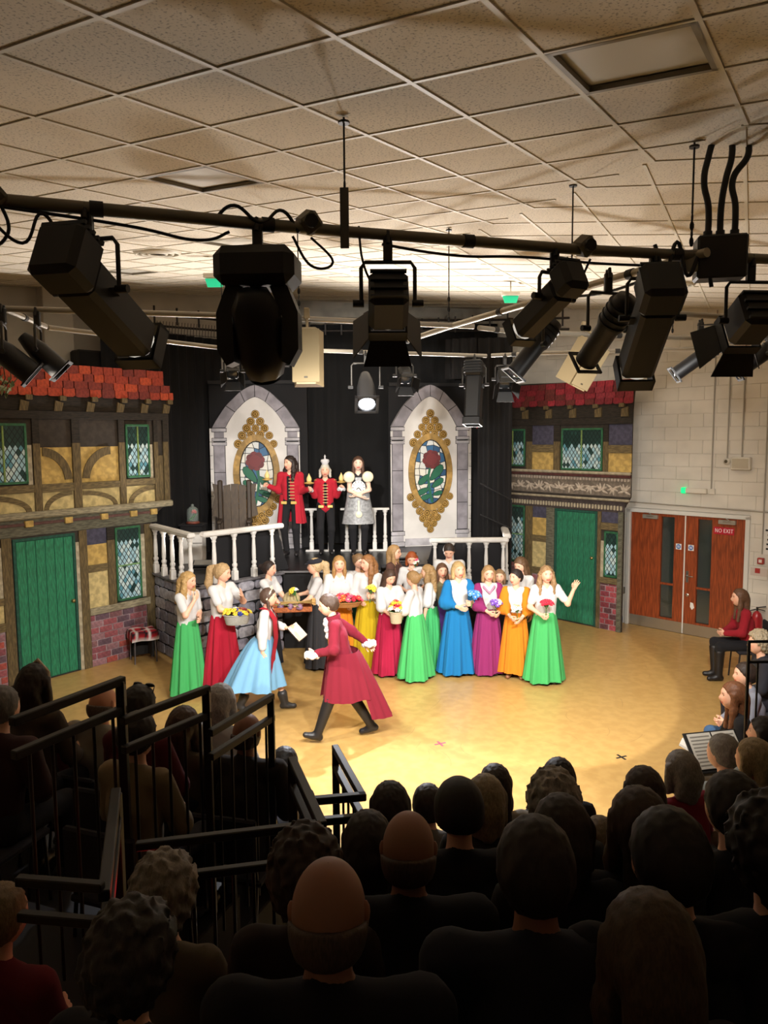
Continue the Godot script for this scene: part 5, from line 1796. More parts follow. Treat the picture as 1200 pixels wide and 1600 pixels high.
	# corner cubes that join the bars
	for q in [[Vector3(-1.72, y + 0.02, -3.5), "dark joint cube at the left end of the front bar"], [Vector3(-0.37, y + 0.03, -4.02), "dark joint cube beside the moving head spotlight"], [Vector3(1.16, y + 0.02, -4.51), "dark joint cube above the lantern left of the diagonal bar"]]:
		var t := thing("bar_joint", q[1], "joint", q[0])
		var g := Geo.new()
		g.cbox(Vector3.ZERO, Vector3(0.1, 0.1, 0.1), 0.015, Basis.from_euler(Vector3(0.3, 0.5, 0.75)))
		part(t, "cube", g, flat("57503f", 0.5))
		g = Geo.new()
		g.tube([Vector3(0, 0, 0), Vector3(0.02, -0.01, 0.075)], 0.034, 10)
		part(t, "socket", g, flat("0c0b0a", 0.6))

# ---------------------------------------------------------------- people
var gcache := {}
var mcache := {}

func head_geo() -> Geo:
	if gcache.has("head"): return gcache["head"]
	var g := Geo.new()
	var rows := []
	var la := 26
	var lo := 36
	for i in la + 1:
		var th := PI * clampf(float(i) / la, 0.003, 0.997)
		var row := PackedVector3Array()
		for j in lo:
			var ph := TAU * j / lo
			var p := Vector3(sin(th) * sin(ph) * 0.079, cos(th) * (0.107 if th < PI / 2 else 0.116), sin(th) * cos(ph) * 0.099)
			if p.y < -0.02:
				var t := (-0.02 - p.y) / 0.095
				p.x *= 1.0 - 0.3 * t * t
				p.z += (0.03 if p.z < 0.0 else 0.008) * t
			if p.z > 0.072: p.z = 0.072 + (p.z - 0.072) * 0.75
			if p.z > 0.0:
				var ax := absf(p.x)
				p.z += 0.02 * exp(-pow(p.x / 0.012, 2) - pow((p.y + 0.022) / 0.022, 2))
				p.z -= 0.009 * exp(-pow((ax - 0.031) / 0.016, 2) - pow((p.y - 0.008) / 0.013, 2))
				p.z += 0.004 * exp(-pow((ax - 0.03) / 0.022, 2) - pow((p.y - 0.03) / 0.01, 2))
				p.z += 0.006 * exp(-pow(p.x / 0.022, 2) - pow((p.y + 0.06) / 0.009, 2))
			row.append(p)
		rows.append(row)
	g.grid(rows, true)
	for i in g.v.size():
		var p := g.v[i]
		var ax := absf(p.x)
		if p.z < 0.04: continue
		if ax < 0.024 and absf(p.y + 0.06) < 0.008: g.c[i] = Color(0.72, 0.27, 0.28)
		elif ax > 0.014 and ax < 0.048 and absf(p.y - 0.03) < 0.005: g.c[i] = Color(0.4, 0.33, 0.3)
		elif absf(ax - 0.045) < 0.018 and absf(p.y + 0.03) < 0.018: g.c[i] = Color(1, 0.86, 0.84)
	for s in [-1, 1]:
		g.ball(Vector3(0.031 * s, 0.008, 0.07), Vector3(0.012, 0.0085, 0.009), Basis.IDENTITY, Color(0.9, 1.0, 1.1), 6, 8)
		g.ball(Vector3(0.031 * s, 0.016, 0.073), Vector3(0.0145, 0.0035, 0.009), Basis.from_euler(Vector3(0, 0, -0.12 * s)), Color(0.12, 0.09, 0.08), 5, 8)
		g.ball(Vector3(0.031 * s, 0.008, 0.0765), Vector3(0.0075, 0.0075, 0.004), Basis.IDENTITY, Color(0.07, 0.06, 0.06), 5, 8)
		g.ball(Vector3(0.077 * s, -0.003, -0.008), Vector3(0.01, 0.03, 0.018), Basis.from_euler(Vector3(0, 0.4 * s, 0)), Color(1, 0.92, 0.9), 6, 8)
	gcache["head"] = g
	return g

# right hand: wrist at origin, fingers along +y, palm towards +z, thumb on +x
func hand_geo(kind: String) -> Geo:
	if gcache.has(kind): return gcache[kind]
	var curl: float = {"open": 0.12, "relax": 0.45, "grip": 1.15}[kind]
	var bones := []
	for k in 4:
		var x := 0.03 - 0.0195 * k
		bones.append([Vector3(x * 0.5, 0.0, 0), Vector3(x, 0.078 - 0.004 * absf(k - 1.2), 0), 0.017, 0.0125])
		var p := Vector3(x, 0.08 - 0.004 * absf(k - 1.2), 0)
		var ang := curl * 0.6
		var spread: float = (1.2 - k) * (0.14 if kind == "open" else 0.04)
		var ls: Array = [[0.036, 0.024, 0.02], [0.041, 0.027, 0.021], [0.038, 0.025, 0.02], [0.029, 0.02, 0.018]][k]
		for q in 3:
			var d := Vector3(sin(spread), cos(ang), sin(ang)).normalized()
			var e: Vector3 = p + d * ls[q]
			bones.append([p, e, 0.0095 - 0.0008 * q, 0.0087 - 0.0008 * q])
			p = e
			ang += curl * 0.85
	var tp := Vector3(0.022, 0.022, 0.006)
	for q in [[Vector3(0.048, 0.05, 0.014 + curl * 0.012), 0.014, 0.012], [Vector3(0.062, 0.078, 0.02 + curl * 0.02), 0.0115, 0.0105], [Vector3(0.066, 0.102, 0.024 + curl * 0.028), 0.0105, 0.009]]:
		var e: Vector3 = q[0]
		if kind == "grip": e.x -= 0.012
		bones.append([tp, e, q[1], q[2]])
		tp = e
	var g := sdf(bones, 0.0045, 0.008)
	gcache[kind] = g
	return g

func hair_geo(style: String) -> Geo:
	var key := "hair_" + style
	if gcache.has(key): return gcache[key]
	var cap := [[Vector3(0, 0.02, -0.012), Vector3(0, 0.012, -0.022), 0.107, 0.107]]
	var face := [Vector3(0, -0.62, 0.785), Vector3(0, 0.07, 0.078)]
	var cuts := [face]
	var ex := []
	var amp := 0.007
	var fr := 40.0
	match style:
		"short":
			cuts.append([Vector3(0, -1, 0.15).normalized(), Vector3(0, -0.055, 0)])
		"bald":
			cap = [[Vector3(0, -0.01, -0.015), Vector3(0, -0.02, -0.022), 0.103, 0.1]]
			cuts = [[Vector3(0, -0.1, 0.99), Vector3(0, 0, 0.02)], [Vector3(0, 0.95, 0.3).normalized(), Vector3(0, 0.0, -0.05)], [Vector3(0, -1, 0), Vector3(0, -0.07, 0)]]
			amp = 0.003
		"long":
			ex.append([Vector3(0, -0.02, -0.09), Vector3(0, -0.31, -0.1), 0.055, 0.04])
			for s in [-1, 1]:
				ex.append([Vector3(0.085 * s, 0.02, 0.0), Vector3(0.092 * s, -0.12, 0.01), 0.03, 0.03])
				ex.append([Vector3(0.09 * s, -0.1, 0.0), Vector3(0.095 * s, -0.3, 0.03), 0.033, 0.02])
				ex.append([Vector3(0.04 * s, -0.02, -0.08), Vector3(0.05 * s, -0.3, -0.09), 0.05, 0.035])
		"wavy":
			ex.append([Vector3(0, -0.02, -0.09), Vector3(0, -0.27, -0.11), 0.055, 0.045])
			for s in [-1, 1]:
				ex.append([Vector3(0.095 * s, 0.02, -0.01), Vector3(0.12 * s, -0.12, 0.0), 0.036, 0.045])
				ex.append([Vector3(0.115 * s, -0.12, 0.0), Vector3(0.11 * s, -0.27, 0.02), 0.045, 0.028])
				ex.append([Vector3(0.05 * s, -0.02, -0.09), Vector3(0.06 * s, -0.28, -0.11), 0.055, 0.045])
			amp = 0.014; fr = 22.0
		"pony":
			ex.append([Vector3(0, 0.06, -0.1), Vector3(0, 0.02, -0.17), 0.035, 0.045])
			ex.append([Vector3(0, 0.02, -0.17), Vector3(0.0, -0.16, -0.18), 0.05, 0.05])
			ex.append([Vector3(0, -0.16, -0.18), Vector3(0.02, -0.3, -0.14), 0.05, 0.028])
			cuts.append([Vector3(0, -1, 0.3).normalized(), Vector3(0, -0.075, 0)])
			amp = 0.012
		"bun":
			ex.append([Vector3(0, 0.02, -0.12), Vector3(0.0, 0.03, -0.15), 0.045, 0.04])
			cuts.append([Vector3(0, -1, 0.2).normalized(), Vector3(0, -0.07, 0)])
		"bob":
			for s in [-1, 1]:
				ex.append([Vector3(0.092 * s, 0.02, -0.005), Vector3(0.1 * s, -0.1, 0.005), 0.034, 0.03])
			ex.append([Vector3(0, -0.02, -0.085), Vector3(0, -0.12, -0.08), 0.06, 0.05])
			ex.append([Vector3(0.04, -0.02, -0.08), Vector3(0.05, -0.11, -0.06), 0.055, 0.045])
			ex.append([Vector3(-0.04, -0.02, -0.08), Vector3(-0.05, -0.11, -0.06), 0.055, 0.045])
		"curly":
			cap = [[Vector3(0, 0.03, -0.015), Vector3(0, 0.015, -0.025), 0.125, 0.125]]
			cuts.append([Vector3(0, -1, 0.1).normalized(), Vector3(0, -0.08, 0)])
			amp = 0.022; fr = 24.0
		"beanie":
			cap = [[Vector3(0, 0.03, -0.012), Vector3(0, 0.01, -0.02), 0.117, 0.117]]
			cuts = [[Vector3(0, -1, 0.05).normalized(), Vector3(0, -0.02, 0)], [Vector3(0, -0.3, 0.95), Vector3(0, 0.05, 0.09)]]
			amp = 0.002
		"plaits":
			for s in [-1, 1]:
				for k in 5:
					ex.append([Vector3(0.09 * s, -0.06 - 0.05 * k, 0.0 + 0.006 * k), Vector3(0.09 * s, -0.085 - 0.05 * k, 0.003 + 0.006 * k), 0.024 - 0.002 * k, 0.02 - 0.002 * k])
			cuts.append([Vector3(0, -1, 0.2).normalized(), Vector3(0, -0.09, 0)])
		"wig":
			ex.append([Vector3(0, 0.1, -0.02), Vector3(0, 0.15, -0.02), 0.075, 0.06])
			for s in [-1, 1]:
				for k in 3: ex.append([Vector3(0.1 * s, 0.02 - 0.05 * k, -0.015), Vector3(0.11 * s, 0.0 - 0.05 * k, -0.015), 0.026, 0.026])
			amp = 0.006
	var g := sdf(cap, 0.008, 0.02, cuts, ex, amp, fr)
	var o := Geo.new()
	o.add(g, Transform3D(Basis.from_scale(Vector3(0.84, 1, 0.98)), Vector3.ZERO))
	gcache[key] = o
	return o

func elbow(S: Vector3, W: Vector3, l1: float, l2: float, pole: Vector3) -> Vector3:
	var d := W - S
	var L := minf(d.length(), (l1 + l2) * 0.999)
	var n := d.normalized()
	var a := (l1 * l1 - l2 * l2 + L * L) / (2.0 * L)
	var h := sqrt(maxf(l1 * l1 - a * a, 0.0))
	var p := (pole - n * pole.dot(n)).normalized()
	return S + n * a + p * h

func skirt_geo(c0: Vector3, y1: float, r0: Vector2, r1: Vector2, folds: int, amp: float, shift := Vector3.ZERO, gap := 0.0, flare := 1.0) -> Geo:
	var g := Geo.new()
	var rows := []
	var n := 84
	var seedv := rng.randf() * 10.0
	for i in 19:
		var t := i / 18.0
		var e := pow(t, flare)
		var row := PackedVector3Array()
		for j in n + (1 if gap > 0.0 else 0):
			var a := TAU * j / n
			if gap > 0.0: a = deg_to_rad(gap / 2) + (TAU - deg_to_rad(gap)) * j / n
			var f := 1.0 + amp * (0.25 + 0.75 * t) * (cos(folds * a + seedv + 0.6 * sin(2.0 * a + seedv)) + 0.45 * cos((folds * 2 + 3) * a + seedv * 2.0))
			var hem := 0.012 * sin(3.0 * a + seedv) * t
			row.append(Vector3(c0.x + shift.x * e + sin(a) * lerpf(r0.x, r1.x, e) * f, lerpf(c0.y, y1, t) + hem, c0.z + shift.z * e + cos(a) * lerpf(r0.y, r1.y, e) * f))
		rows.append(row)
	g.grid(rows, gap <= 0.0)
	return g

func person(sp: Dictionary) -> Node3D:
	var h: float = sp.get("h", 1.65)
	var s := h / 1.7
	var root := thing("person", sp.label, "person", sp.at, sp.get("yaw", 0.0), sp.get("group", ""))
	root.scale = Vector3.ONE * s
	var sit: bool = sp.get("sit", false)
	var cell: float = sp.get("cell", 0.0125)
	var ck: String = sp.get("cache", "")
	var w: float = sp.get("w", 1.0)
	var P: Vector3 = Vector3(0, 0.54 if sit else 0.93, 0) + sp.get("off", Vector3.ZERO)
	var lean := deg_to_rad(sp.get("lean", 4.0 if sit else 2.0))
	var U := Vector3(sin(deg_to_rad(sp.get("side", 0.0))), cos(lean), sin(lean)).normalized()
	var tw := deg_to_rad(sp.get("twist", 0.0))
	var X := Vector3(cos(tw), 0, -sin(tw))
	X = (X - U * X.dot(U)).normalized()
	var F := X.cross(U)
	var sh: float = sp.get("sh", 0.155) * w
	var chest := P + U * 0.3
	var nb := P + U * 0.5
	var SL := P + U * 0.455 + X * sh
	var SR := P + U * 0.455 - X * sh
	var hc := nb + U.lerp(Vector3.UP, 0.5).normalized() * 0.165 + F * (0.025 + 0.03 * sin(lean))
	var hb := Basis.from_euler(Vector3(deg_to_rad(sp.get("hp", 0.0)), deg_to_rad(sp.get("hy", 0.0)), deg_to_rad(sp.get("hr", 0.0))))
	var defL := Vector3(0.1, 0.66, 0.3) if sit else Vector3(0.24, 0.84, 0.1)
	var WL: Vector3 = sp.get("L", defL)
	var WR: Vector3 = sp.get("R", defL * Vector3(-1, 1, 1))
	var pole := Vector3(0.7, -0.6, -0.5)
	var EL := elbow(SL, WL, 0.27, 0.245, sp.get("pL", pole))
	var ER := elbow(SR, WR, 0.27, 0.245, sp.get("pR", pole * Vector3(-1, 1, 1)))
	var wl := SL + (WL - SL).limit_length(0.512)
	var wr := SR + (WR - SR).limit_length(0.512)
	var HL := P + Vector3(0.085, -0.02, 0)
	var HR := P + Vector3(-0.085, -0.02, 0)
	var AL: Vector3 = sp.get("fL", Vector3(0.1, 0.09, 0.42) if sit else Vector3(0.09, 0.09, 0.0))
	var AR: Vector3 = sp.get("fR", Vector3(-0.1, 0.09, 0.42) if sit else Vector3(-0.09, 0.09, 0.0))
	var fdL := Vector3(0.12, -sin(deg_to_rad(sp.get("footL", 0.0))), cos(deg_to_rad(sp.get("footL", 0.0)))).normalized()
	var fdR := Vector3(-0.12, -sin(deg_to_rad(sp.get("footR", 0.0))), cos(deg_to_rad(sp.get("footR", 0.0)))).normalized()
	var KL := elbow(HL, AL, 0.43, 0.42, Vector3(0.15, 0.4 if sit else 0.0, 1))
	var KR := elbow(HR, AR, 0.43, 0.42, Vector3(-0.15, 0.4 if sit else 0.0, 1))
	var bottom: String = sp.get("bottom", "trousers" if sit else "skirt")
	# --- body
	var skin: String = sp.get("skin", "e3b195")
	var body: Geo
	if ck != "" and gcache.has("b" + ck):
		body = gcache["b" + ck]
	else:
		var bn := []
		for q in [-1, 1]:
			bn.append([P + X * 0.05 * q, chest + X * 0.05 * q, 0.082 * w, 0.085 * w])
			bn.append([chest + X * 0.05 * q, nb - U * 0.06 + X * 0.05 * q, 0.085 * w, 0.06])
		bn.append([SL, SR, 0.045, 0.045])
		bn.append([nb - U * 0.03, hc + hb * Vector3(0, -0.06, -0.015), 0.052 * sqrt(w), 0.046 * sqrt(w)])
		for q in [[SL, EL, wl], [SR, ER, wr]]:
			bn.append([q[0], q[1], 0.044 * w, 0.036 * w]); bn.append([q[1], q[2], 0.037 * w, 0.025])
		if bottom != "skirt" or sp.get("legs", false):
			for q in [[HL, KL, AL, fdL], [HR, KR, AR, fdR]]:
				bn.append([q[0], q[1], 0.07, 0.05]); bn.append([q[1], q[2], 0.05, 0.034])
				bn.append([q[2] + Vector3(0, -0.03, 0), q[2] + Vector3(0, -0.045, 0) + q[3] * 0.08, 0.03, 0.024])
		body = sdf(bn, cell, 0.035)
		body.add(head_geo(), Transform3D(hb * Basis.from_scale(Vector3.ONE * 1.05), hc))
		for q in 2:
			var W: Vector3 = wl if q == 0 else wr
			var E: Vector3 = EL if q == 0 else ER
			var y := (W - E).normalized()
			var pn: Vector3 = sp.get("nL" if q == 0 else "nR", Vector3(-1 if q == 0 else 1, 0, 0.2))
			pn = (pn - y * pn.dot(y)).normalized()
			var x := y.cross(pn)
			# geometry is a right hand with thumb on +x; mirror for the left one
			var bs := Basis(x, y, pn) if q == 1 else Basis(-x, y, pn)
			if sp.get("flip", false): bs = Basis(-bs.x, bs.y, bs.z)
			body.add(hand_geo(sp.get("hL" if q == 0 else "hR", "relax")), Transform3D(bs * Basis.from_scale(Vector3.ONE * 0.92), W - y * 0.012))
		if ck != "": gcache["b" + ck] = body
	var mk := "bm" + ck + skin
	if ck == "" or not mcache.has(mk):
		var m := StandardMaterial3D.new()
		if mats.has("skin" + skin): m = mats["skin" + skin]
		else:
			m.vertex_color_use_as_albedo = true
			m.albedo_color = Color(skin)
			m.roughness = 0.55
			mats["skin" + skin] = m
		mcache[mk] = body.mesh(m)
	put(root, "body", mcache[mk])
	# --- hair
	var hs: String = sp.get("hair", "short")
	if hs != "none":
		var hk: String = hs + sp.get("hcol", "3a2a1e")
		if not mcache.has(hk):
			mcache[hk] = hair_geo(hs).mesh(grain(sp.get("hcol", "3a2a1e"), "wood", 9.0, 0.6, Vector3(2, 0.5, 2)))
		put(root, "knitted_hat" if hs == "beanie" else "hair", mcache[hk], Transform3D(hb * Basis.from_scale(Vector3.ONE * 1.05), hc))
	# --- top
	var slv: float = sp.get("slv", 0.5)
	var puff: float = sp.get("puff", 0.0)
	var top: Geo
	if ck != "" and gcache.has("t" + ck):
		top = gcache["t" + ck]
	else:
		var tb := []
		var th := 0.014
		for q in [-1, 1]:
			tb.append([P + X * 0.052 * q + U * sp.get("tuck", 0.06), chest + X * 0.055 * q, 0.083 * w + th, 0.088 * w + th])
			tb.append([chest + X * 0.055 * q, nb - U * 0.07 + X * 0.06 * q, 0.088 * w + th, 0.062 + th])
			if sp.get("bust", false): tb.append([chest + X * 0.062 * q + F * 0.05 + U * 0.03, chest + X * 0.06 * q + F * 0.06 + U * 0.02, 0.06, 0.055])
		if sp.get("belly", 0.0) > 0.0: tb.append([P + F * 0.05 + U * 0.1, chest + F * 0.04, 0.1 * w + sp.belly, 0.09 * w + sp.belly])
		if sit: tb.append([nb - U * 0.07 - F * 0.012, nb - U * 0.005 - F * 0.012, 0.075 * sqrt(w), 0.058 * sqrt(w)])
		tb.append([SL, SR, 0.05 * sqrt(w) + th * 0.6, 0.05 * sqrt(w) + th * 0.6])
		var arms := [[SL, EL, wl], [SR, ER, wr]]
		if sp.has("sleeve"):
			for q in arms:
				var ul: Vector3 = q[1].lerp(q[2], (slv - 0.52) / 0.48)
				var sg := sdf([[q[0], q[1], 0.066, 0.075 + puff], [q[1], ul, 0.075 + puff, 0.05]], cell, 0.03, [], [], 0.012, 13.0)
				part(root, "sleeve", sg, cloth(sp.sleeve))
			arms = []
		for q in arms:
			var up := minf(slv / 0.52, 1.0)
			tb.append([q[0], q[0].lerp(q[1], up), 0.048 * w + th, 0.046 * w + th * 0.8 + puff])
			if slv > 0.52:
				var lo2 := (slv - 0.52) / 0.48
				tb.append([q[1], q[1].lerp(q[2], lo2 * 0.97), 0.042 * w + th + puff, 0.03 + th + puff * (0.8 if lo2 < 0.9 else 0.1)])
		var cuts := []
		top = sdf(tb, cell, 0.03, cuts, [], sp.get("crease", 0.006), 13.0)
		if ck != "": gcache["t" + ck] = top
	var tk := "tm%s%s" % [ck, sp.get("topcol", "dad9d8")]
	if ck == "" or not mcache.has(tk):
		mcache[tk] = top.mesh(cloth(sp.get("topcol", "dad9d8")))
	put(root, sp.get("topname", "top"), mcache[tk])
	# --- bottom
	var bc: String = sp.get("botcol", "22232b")
	if bottom == "skirt":
		var r1: float = sp.get("hem", 0.27)
		var sk := skirt_geo(P + Vector3(0, 0.12, 0), sp.get("hemy", 0.05), Vector2(0.145, 0.115) * w, Vector2(r1, r1 * sp.get("oval", 0.82)), sp.get("folds", 8), 0.12, sp.get("shift", Vector3.ZERO), 0.0, 0.75)
		part(root, "skirt", sk, cloth(bc))
		if sp.has("band"):
			var g := Geo.new()
			g.lathe([Vector2(0.142 * w, 0.0), Vector2(0.15 * w, 0.05), Vector2(0.145 * w, 0.11), Vector2(0.13 * w, 0.115)], 24, Transform3D(Basis.IDENTITY, P + Vector3(0, 0.1, 0)), Color.WHITE, Vector3(1, 1, 0.82))
			part(root, "waistband", g, cloth(sp.band))
	else:
		var lg: Geo
		if ck != "" and gcache.has("l" + ck):
			lg = gcache["l" + ck]
		else:
			var lb := [[HL + Vector3(-0.015, 0.05, 0), HR + Vector3(0.015, 0.05, 0), 0.095 * w, 0.095 * w]]
			for q in [[HL, KL, AL], [HR, KR, AR]]:
				lb.append([q[0], q[1], 0.084 * w, 0.064]); lb.append([q[1], q[1].lerp(q[2], sp.get("leglen", 0.95)), 0.064, 0.05])
			lg = sdf(lb, cell, 0.03, [], [], 0.005, 12.0)
			if ck != "": gcache["l" + ck] = lg
		var lk := "lm%s%s" % [ck, bc]
		if ck == "" or not mcache.has(lk): mcache[lk] = lg.mesh(cloth(bc))
		put(root, "trousers", mcache[lk])
	# --- shoes
	var sk2 := "s" + ck
	for q in 2:
		var A: Vector3 = AL if q == 0 else AR
		var K: Vector3 = KL if q == 0 else KR
		var key := "%s%d%s%s" % [sk2, q, sp.get("shoe", "1a1718"), sp.get("boots", 0.0)]
		if ck == "" or not mcache.has(key):
			var fo := deg_to_rad(sp.get("footL" if q == 0 else "footR", 0.0))
			var fd := fdL if q == 0 else fdR
			var fu := Vector3(0, cos(fo), sin(fo))
			var b2 := [[A - fu * 0.045 - fd * 0.035, A - fu * 0.05 + fd * 0.13, 0.04, 0.034], [A - fu * 0.02, A - fu * 0.04 + fd * 0.05, 0.042, 0.04]]
			if sp.get("boots", 0.0) > 0.0: b2.append([A - fu * 0.01, A.lerp(K, sp.boots), 0.05, 0.07])
			mcache[key] = sdf(b2, 0.013, 0.02, [[-fu, A - fu * 0.088]]).mesh(flat(sp.get("shoe", "1a1718"), 0.45))
		put(root, "boot" if sp.get("boots", 0.0) > 0.0 else "shoe", mcache[key])
	root.set_meta("wl", wl); root.set_meta("wr", wr); root.set_meta("hc", hc); root.set_meta("nb", nb); root.set_meta("P", P)
	return root

# ---------------------------------------------------------------- flowers
func blossom_mesh(hex: String, mid: String) -> Mesh:
	var key := "fl" + hex
	if mcache.has(key): return mcache[key]
	var g := Geo.new()
	for k in 6:
		var a := TAU * k / 6
		g.ball(Vector3(cos(a) * 0.02, 0.004, sin(a) * 0.02), Vector3(0.019, 0.007, 0.013), Basis.from_euler(Vector3(0, -a, 0)) * Basis.from_euler(Vector3(0, 0, 0.45)), Color(hex).srgb_to_linear(), 4, 7)
	for k in 5:
		var a := TAU * k / 5 + 0.3
		g.ball(Vector3(cos(a) * 0.011, 0.013, sin(a) * 0.011), Vector3(0.013, 0.006, 0.01), Basis.from_euler(Vector3(0, -a, 0)) * Basis.from_euler(Vector3(0, 0, 0.9)), Color(hex).lightened(0.12).srgb_to_linear(), 4, 6)
	g.ball(Vector3(0, 0.014, 0), Vector3(0.009, 0.007, 0.009), Basis.IDENTITY, Color(mid).srgb_to_linear(), 4, 7)
	mcache[key] = g.mesh(vcol(0.7))
	return mcache[key]

func leaf_mesh() -> Mesh:
	if mcache.has("leaf"): return mcache["leaf"]
	var g := Geo.new()
	g.ball(Vector3(0, 0.03, 0), Vector3(0.012, 0.035, 0.004), Basis.IDENTITY, Color.WHITE, 5, 7)
	mcache["leaf"] = g.mesh(flat("3f7a3a", 0.7))
	return mcache["leaf"]

func bouquet(label: String, at: Vector3, up: Vector3, cols: Array, n: int, rad: float, seedv: int) -> Node3D:
	var o := thing("bouquet", label, "bouquet", at)
	var r := RandomNumberGenerator.new()
	r.seed = seedv
	var y := up.normalized()
	var x := y.cross(Vector3(0.3, 0.1, 1)).normalized()
	o.basis = Basis(x, y, x.cross(y))
	var g := Geo.new()
	for k in 7:
		var a := TAU * k / 7
		g.tube([Vector3(cos(a) * 0.006, -0.12, sin(a) * 0.006), Vector3(0, 0.0, 0), Vector3(cos(a) * rad * 0.5, 0.1, sin(a) * rad * 0.5)], 0.003, 5)
	part(o, "stems", g, flat("4a7a3c", 0.7))
	for k in 9:
		var a := TAU * k / 9
		put(o, "leaf", leaf_mesh(), Transform3D(Basis.from_euler(Vector3(0, a, 0)) * Basis.from_euler(Vector3(0.7, 0, 0)), Vector3(sin(a) * 0.01, 0.03 + 0.02 * (k % 3), cos(a) * 0.01)))
	for k in n:
		var a := 2.4 * k
		var q := sqrt((k + 0.5) / n)
		var c: Array = cols[r.randi() % cols.size()]
		put(o, "blossom", blossom_mesh(c[0], c[1]), Transform3D(Basis.from_euler(Vector3(cos(a) * q * 0.9, 0, -sin(a) * q * 0.9)) * Basis.from_scale(Vector3.ONE * r.randf_range(0.9, 1.25)), Vector3(sin(a) * q * rad, 0.12 - q * q * 0.045 + r.randf() * 0.015, cos(a) * q * rad)))
	return o

# wicker tub or tray with flowers
func flower_basket(label: String, at: Vector3, turn: float, size: Vector3, hex: String, cols: Array, n: int, seedv: int, tall := 0.05) -> void:
	var o := thing("flower_basket", label, "basket", at, turn)
	var r := RandomNumberGenerator.new()
	r.seed = seedv
	var g := Geo.new()
	var pr := []
	for k in 6: pr.append(Vector2(lerpf(0.8, 1.0, k / 5.0) * 0.5 + (0.012 if k % 2 else 0.0), size.y * k / 5.0))
	pr.append(Vector2(0.46, size.y)); pr.append(Vector2(0.4, 0.01)); pr.append(Vector2(0.0, 0.01))
	g.lathe(pr, 20, Transform3D.IDENTITY, Color.WHITE, Vector3(size.x, 1, size.z))
	for i in g.v.size(): g.v[i] = Vector3(g.v[i].x, g.v[i].y, g.v[i].z)
	part(o, "basket_body", g, grain(hex, "wood", 12.0, 0.85))
	g = Geo.new()
	var rim := []
	for k in 25: rim.append(Vector3(cos(TAU * k / 24) * size.x * 0.5, size.y, sin(TAU * k / 24) * size.z * 0.5))
	g.tube(rim, 0.01, 6)
	part(o, "rim", g, grain(hex, "wood", 12.0, 0.85))
	for k in 14:
		var a := TAU * k / 14
		put(o, "leaf", leaf_mesh(), Transform3D(Basis.from_euler(Vector3(0, a, 0)) * Basis.from_euler(Vector3(1.0, 0, 0)), Vector3(sin(a) * size.x * 0.3, size.y - 0.01, cos(a) * size.z * 0.3)))
	for k in n:
		var a := 2.4 * k
		var q := sqrt((k + 0.5) / n)
		var c: Array = cols[r.randi() % cols.size()]
		put(o, "blossom", blossom_mesh(c[0], c[1]), Transform3D(Basis.from_euler(Vector3(cos(a) * q * 0.8, 0, -sin(a) * q * 0.8)) * Basis.from_scale(Vector3.ONE * r.randf_range(0.95, 1.4)), Vector3(sin(a) * q * size.x * 0.5, size.y + tall * (1.2 - q) + r.randf() * 0.03, cos(a) * q * size.z * 0.5)))

func at_local(p: Node3D, v: Vector3) -> Vector3:
	return p.transform * v

